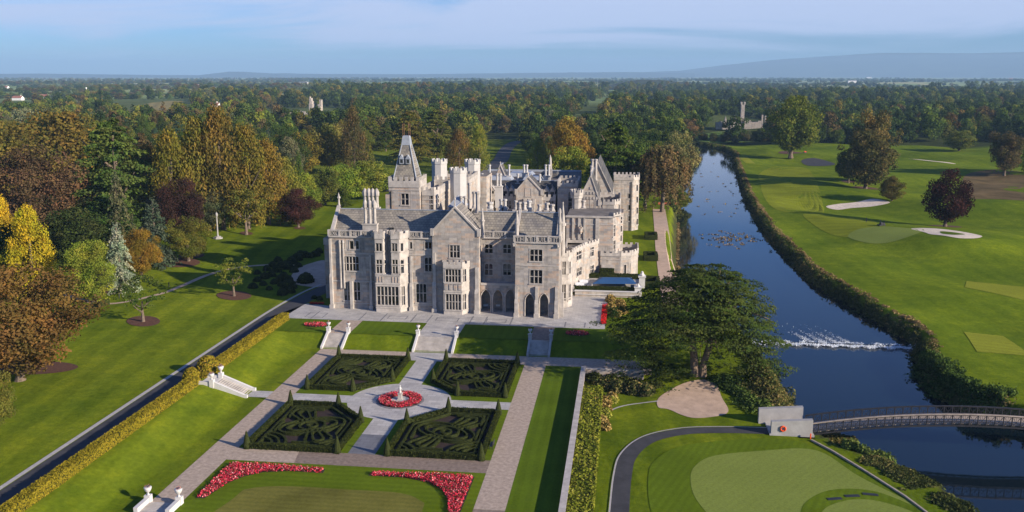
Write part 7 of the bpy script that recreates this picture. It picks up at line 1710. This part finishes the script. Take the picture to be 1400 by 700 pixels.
# crowns to repeat: light versions carried on one hidden-away source tree each is not wanted, so four of the wood's own crowns serve
cands = [('broad', 0), ('broad', 1), ('tall', 0), ('conifer', 0)]; lo = [crown('broad', 1500, 301, .062, 44), crown('broad', 1500, 302, .062, 44), crown('tall', 1300, 303, .058, 46), crown('conifer', 1300, 304, .05, 60)]
srcs = []
for i, me2 in enumerate(lo):
    # four ordinary trees of the wood, standing among the rest, whose crowns are repeated
    q = [(-420, 980), (-250, 1010), (60, 1020), (300, 1000)][i]; e = empty('broadleaf_tree', (q[0], q[1], hz(*q))); e.scale = (15, 15, 18); tag(e, ['olive broad tree deep in the wood beyond the white ruins', 'dark broad tree deep in the wood beyond the park lawns', 'dark tall tree deep in the wood beyond the abbey', 'dark conifer deep in the wood beyond the golf course'][i], 'tree')
    o = bpy.data.objects.new('crown', me2); o.color = (*TN['dark'], 1); link(o, e); srcs.append(o)
for o in reversed(srcs):
    oi = ng.nodes.new('GeometryNodeObjectInfo'); oi.transform_space = 'ORIGINAL'; oi.inputs['Object'].default_value = o; oi.inputs['As Instance'].default_value = False; ng.links.new(oi.outputs['Geometry'], g2i.inputs[0])
def NA(nm, ty):
    n = ng.nodes.new('GeometryNodeInputNamedAttribute'); n.data_type = ty; n.inputs['Name'].default_value = nm; return n.outputs['Attribute']
ng.links.new(gi.outputs[0], iop.inputs['Points']); ng.links.new(g2i.outputs[0], iop.inputs['Instance']); iop.inputs['Pick Instance'].default_value = True
ng.links.new(NA('pick', 'INT'), iop.inputs['Instance Index']); ng.links.new(NA('scl', 'FLOAT_VECTOR'), iop.inputs['Scale'])
cx_ = ng.nodes.new('ShaderNodeCombineXYZ'); ng.links.new(NA('rz', 'FLOAT'), cx_.inputs[2]); e2r = ng.nodes.new('FunctionNodeEulerToRotation'); ng.links.new(cx_.outputs[0], e2r.inputs[0]); ng.links.new(e2r.outputs[0], iop.inputs['Rotation'])
ng.links.new(iop.outputs[0], go.inputs[0]); md = wood.modifiers.new('scatter', 'NODES'); md.node_group = ng

# ------------------------------------------------------------------ hills on the horizon
def ridge(name, px0, px1, D, tab, c, depth=2500):
    m = MB(); g = np.random.default_rng(int(D)); xs_ = np.linspace(px0, px1, 120); V = []
    for p in xs_:
        d = ray(p, 102); d = d / math.hypot(d[0], d[1]); top = np.interp(p, [t[0] for t in tab], [t[1] for t in tab]); ht = H + (102 - top) / F * D * 1.0 + g.normal(0, D * .00012)
        V.append([(d[0] * (D - depth), d[1] * (D - depth), -5), (d[0] * (D - depth * .5), d[1] * (D - depth * .5), ht * .5), (d[0] * D, d[1] * D, ht), (d[0] * (D + depth), d[1] * (D + depth), -20)])
    for r in V: m.v += r
    for i in range(len(V) - 1):
        for q in range(3): a = i * 4 + q; m.f.append((a, a + 4, a + 5, a + 1)); m.m.append(0)
    return tag(m.build(name, simple(name + '_cover', c, .95, .3, .002), smooth=True), kind='structure')
ridge('hills', 840, 2600, 20500, [(840, 101), (930, 96.5), (1000, 89), (1060, 83), (1130, 79), (1200, 75.5), (1260, 76), (1320, 77), (1400, 76), (1700, 79), (2600, 103)], (.06, .08, .045))
ridge('hills', -1500, 950, 17500, [(-1500, 106), (-400, 100), (100, 101), (270, 103), (300, 99.5), (320, 97.5), (345, 99.5), (420, 101), (560, 101.5), (700, 100), (860, 98.5), (950, 100)], (.05, .07, .04), 1500)
ridge('hills', 820, 1000, 3300, [(820, 118), (850, 112), (875, 108.5), (905, 109), (935, 112), (960, 116), (1000, 119)], (.03, .045, .02), 300)

# ------------------------------------------------------------------ park road behind the manor, ruins, far houses
ribbon('park_road', PX([(668, 236), (684, 224), (690, 212), (697, 203), (706, 198), (722, 195)], 0), 9, ASPHALT, .12)
def ruin_part(m, x0, x1, y0, y1, z0, z1, g, step=3.0):
    """wall with a broken top"""
    L = math.hypot(x1 - x0, y1 - y0); n = max(1, int(L / step))
    for i in range(n):
        a, b = i / n, (i + 1) / n; h = z0 + (z1 - z0) * g.uniform(.65, 1.0); m.bar((x0 + (x1 - x0) * a, y0 + (y1 - y0) * a, (z0 + h) / 2), (x0 + (x1 - x0) * b, y0 + (y1 - y0) * b, (z0 + h) / 2), 1.4, h - z0)
ax_, ay_ = P(1010, 176, 0); g = np.random.default_rng(6); D_ = math.hypot(ax_, ay_); s = D_ / F
e = empty('ruined_abbey', (ax_, ay_, hz(ax_, ay_))); tag(e, 'ruined grey abbey with a slender tower beyond the head of the river', 'ruin')
m = MB(); m.box(1.5 * s, 6.0 * s, -3, 3, 0, 32 * s); 
for k in (-1, 1): m.box((3.8 + k * 2.0) * s - .8, (3.8 + k * 2.0) * s + .8, -3, 3, 32 * s, 35.5 * s)
m.build('bell_tower', RUBBLE, e)
for nm, x0, x1, h, gb in (('nave', -30, 1.4, 9, 0), ('chancel', 6.1, 30, 11, 0)):
    m = MB(); ruin_part(m, x0 * s, x1 * s, -4, -4, 0, h * s, g); ruin_part(m, x0 * s, x1 * s, 5, 5, 0, (h + 2) * s, g); m.box(x0 * s, x0 * s + 1.2, -4, 5, 0, h * s); m.build(nm, RUBBLE, e)
for x0, x1, h, pk in ((-12, -1, 7, 20), (-22, -15, 8, 18)):
    m = MB(); 
    for yy_ in (-8, -7): m.poly([(x0 * s, yy_, 0), (x1 * s, yy_, 0), (x1 * s, yy_, h * s * .6), ((x0 + x1) / 2 * s, yy_, pk * s * .95), (x0 * s, yy_, h * s * .6)])
    m.poly([(x0 * s, -8, h * s * .6), ((x0 + x1) / 2 * s, -8, pk * s * .95), ((x0 + x1) / 2 * s, -1, pk * s * .9), (x0 * s, -1, h * s * .6)]); m.poly([(x1 * s, -8, h * s * .6), ((x0 + x1) / 2 * s, -8, pk * s * .95), ((x0 + x1) / 2 * s, -1, pk * s * .9), (x1 * s, -1, h * s * .6)]); m.build('gable', RUBBLE, e)
for k, (dx, h) in enumerate(((28, 19), (32, 18))): m = MB(); m.box(dx * s, (dx + 2) * s, -4, -2, 0, h * s); m.build('chimney', RUBBLE, e)
fx_, fy_ = P(430, 169, 0); D_ = math.hypot(fx_, fy_); s = D_ / F
e = empty('castle_ruin', (fx_, fy_, hz(fx_, fy_))); tag(e, 'pale ruined castle with broken towers rising from the wood', 'ruin')
m = MB(); m.box(-5 * s, 0, -4, 4, 0, 22 * s); m.box(-4.6 * s, -2.2 * s, -3, 3, 22 * s, 29 * s); m.box(-2.2 * s, -.8 * s, -3, 3, 22 * s, 25 * s); m.box(-4.2 * s, -3.2 * s, -3, 0, 29 * s, 31 * s); m.build('broken_tower', RUBBLE_L, e)
m = MB(); m.cyl(8 * s, 0, 0, 18 * s, 4.0 * s, 3.8 * s, 12); m.box(8.6 * s, 11.3 * s, -2, 2, 16 * s, 27 * s); m.box(6 * s, 8.6 * s, -2, 1, 18 * s, 21 * s); m.build('round_tower', RUBBLE_L, e)
m = MB(); ruin_part(m, -22 * s, -5 * s, -3, -3, 0, 14 * s, g, 4); ruin_part(m, -6 * s, 14 * s, -3.2, -4, 0, 10 * s, g, 4); m.build('curtain_wall', RUBBLE_L, e)
e = empty('castle_hall', (*P(382, 174, 0), 0)); tag(e, 'pale roofless hall beside the ruined castle, over the golden trees', 'ruin')
m = MB(); w2 = 14 * s
m.box(-w2, w2, -6, 6, 0, 13 * s); m.box(w2 * .45, w2 * .95, -6.5, 6.5, 13 * s, 18 * s); m.build('hall_walls', RUBBLE_L, e); m = MB()
for k in range(5): m.box(-w2 + k * w2 * .32, -w2 + k * w2 * .32 + 2, -6.3, -5.9, 13 * s, 15 * s)
m.build('battlements', RUBBLE_L, e)
RED = simple('red_roof', (.30, .13, .09), .8, .15, .3); GREYR = simple('grey_roof', (.14, .15, .17), .8, .15, .3)
def house(px, py, wpx, label, z=0.0, roof=GREYR, hh=None, rz=0.0, wallm=FAR_WHITE):
    x, y = P(px, py, z); d = math.hypot(x, y); wd = max(8, wpx / F * d); ht = hh or wd * .28; e = empty('house', (x, y, hz(x, y)), rz + AZ * 0); tag(e, label, 'house')
    dp = min(wd * .5, 12); m = MB(); m.box(-wd / 2, wd / 2, -dp / 2, dp / 2, -1, ht); 
    for sx in (-1, 1): m.poly([(sx * wd / 2, -dp / 2, ht), (sx * wd / 2, dp / 2, ht), (sx * wd / 2, 0, ht + dp * .4)])
    m.build('wall', wallm, e); m = MB(); m.poly([(-wd / 2 - .3, -dp / 2 - .4, ht - .1), (wd / 2 + .3, -dp / 2 - .4, ht - .1), (wd / 2 + .3, 0, ht + dp * .42), (-wd / 2 - .3, 0, ht + dp * .42)]); m.poly([(-wd / 2 - .3, dp / 2 + .4, ht - .1), (wd / 2 + .3, dp / 2 + .4, ht - .1), (wd / 2 + .3, 0, ht + dp * .42), (-wd / 2 - .3, 0, ht + dp * .42)]); m.build('roof', roof, e)
    m = MB(); m.box(wd * .3, wd * .3 + 1.2, -.6, .6, ht, ht + dp * .42 + 1.5); m.build('chimney', wallm, e)
HS = [(292, 150, 16, 'white house with a dark red roof beside the hay field over the golden trees', RED), (495, 148, 22, 'long pale house in the wood beyond the orange-topped tree', GREYR), (1165, 114, 10, 'white farmhouse on the plain beyond the rugged oak', GREYR), (1315, 99.6 + 6, 5, 'tiny white house on the far slope over the maroon maple', GREYR), (1382, 109, 5, 'tiny cream house on the far slope at the frame edge', RED), (745, 123, 9, 'pale house on the plain over the spirelet', GREYR), (820, 117, 7, 'white building on the plain over the great hall', GREYR), (7, 124, 9, 'white house on the far plain at the frame edge', RED), (25, 138, 12, 'long low red-roofed house over the olive-gold tree', RED), (62, 136, 12, 'low pale-roofed house next to the long red-roofed one', RED), (185, 119, 7, 'white cottage on the plain over the big cedar', GREYR), (220, 119, 5, 'tiny white cottage on the plain over the golden row', GREYR), (415, 118, 12, 'white farm buildings on the plain over the ruined castle', GREYR), (1188, 99 + 8, 6, 'tiny white house on the plain below the ridge', GREYR), (905, 115, 9, 'pale house beside the small wooded hill', RED), (1005, 113, 8, 'small white farm on the plain over the abbey tower', GREYR), (270, 121, 6, 'small pale barn on the plain over the tallest golden tree', RED), (545, 122, 6, 'small white house on the plain over the steep tower', GREYR)]
for hq in HS: house(*hq[:4], roof=hq[4])
for px, pb, pt, lb in ((119, 134, 121, 'slim white mast on the plain, the taller of two'), (144, 130, 121, 'slim white mast on the plain, the shorter of two')):
    x, y = P(px, pb, 0); zt = ztop(px, pt, x, y); e = empty('mast', (x, y, 0)); tag(e, lb, 'mast'); m = MB(); m.cyl(0, 0, 0, zt, 1.0, .7, 8); m.build('column', FAR_WHITE, e); m = MB(); m.cyl(0, 0, zt, zt + 2.5, 1.6, 1.6, 8); m.build('head', FAR_WHITE, e)
drape('hay_field', PX([(165, 158), (175, 151), (200, 146), (235, 143), (258, 144), (262, 152), (235, 156), (200, 160)]), grass_mat('stubble', (.22, .19, .07), 0, 0, .1, .2), 1.2, 5)
drape('abbey_meadow', PX([(950, 192), (960, 183), (1000, 180), (1055, 181), (1058, 192), (1000, 194)]), grass_mat('meadow', (.10, .16, .035), .1, 0, .05, .2), .6, 4)
# ------------------------------------------------------------------ air
hzm, nt, out = nodes('thin_haze'); vp = nt.nodes.new('ShaderNodeVolumePrincipled'); vp.inputs['Color'].default_value = (.44, .71, 1.0, 1); vp.inputs['Density'].default_value = HAZE = 7.0e-5; vp.inputs['Anisotropy'].default_value = .0
nt.links.new(vp.outputs[0], out.inputs['Volume'])
m = MB(); m.box(-18000, 18000, -4500, 24000, -60, 420); tag(m.build('haze', hzm), kind='stuff')
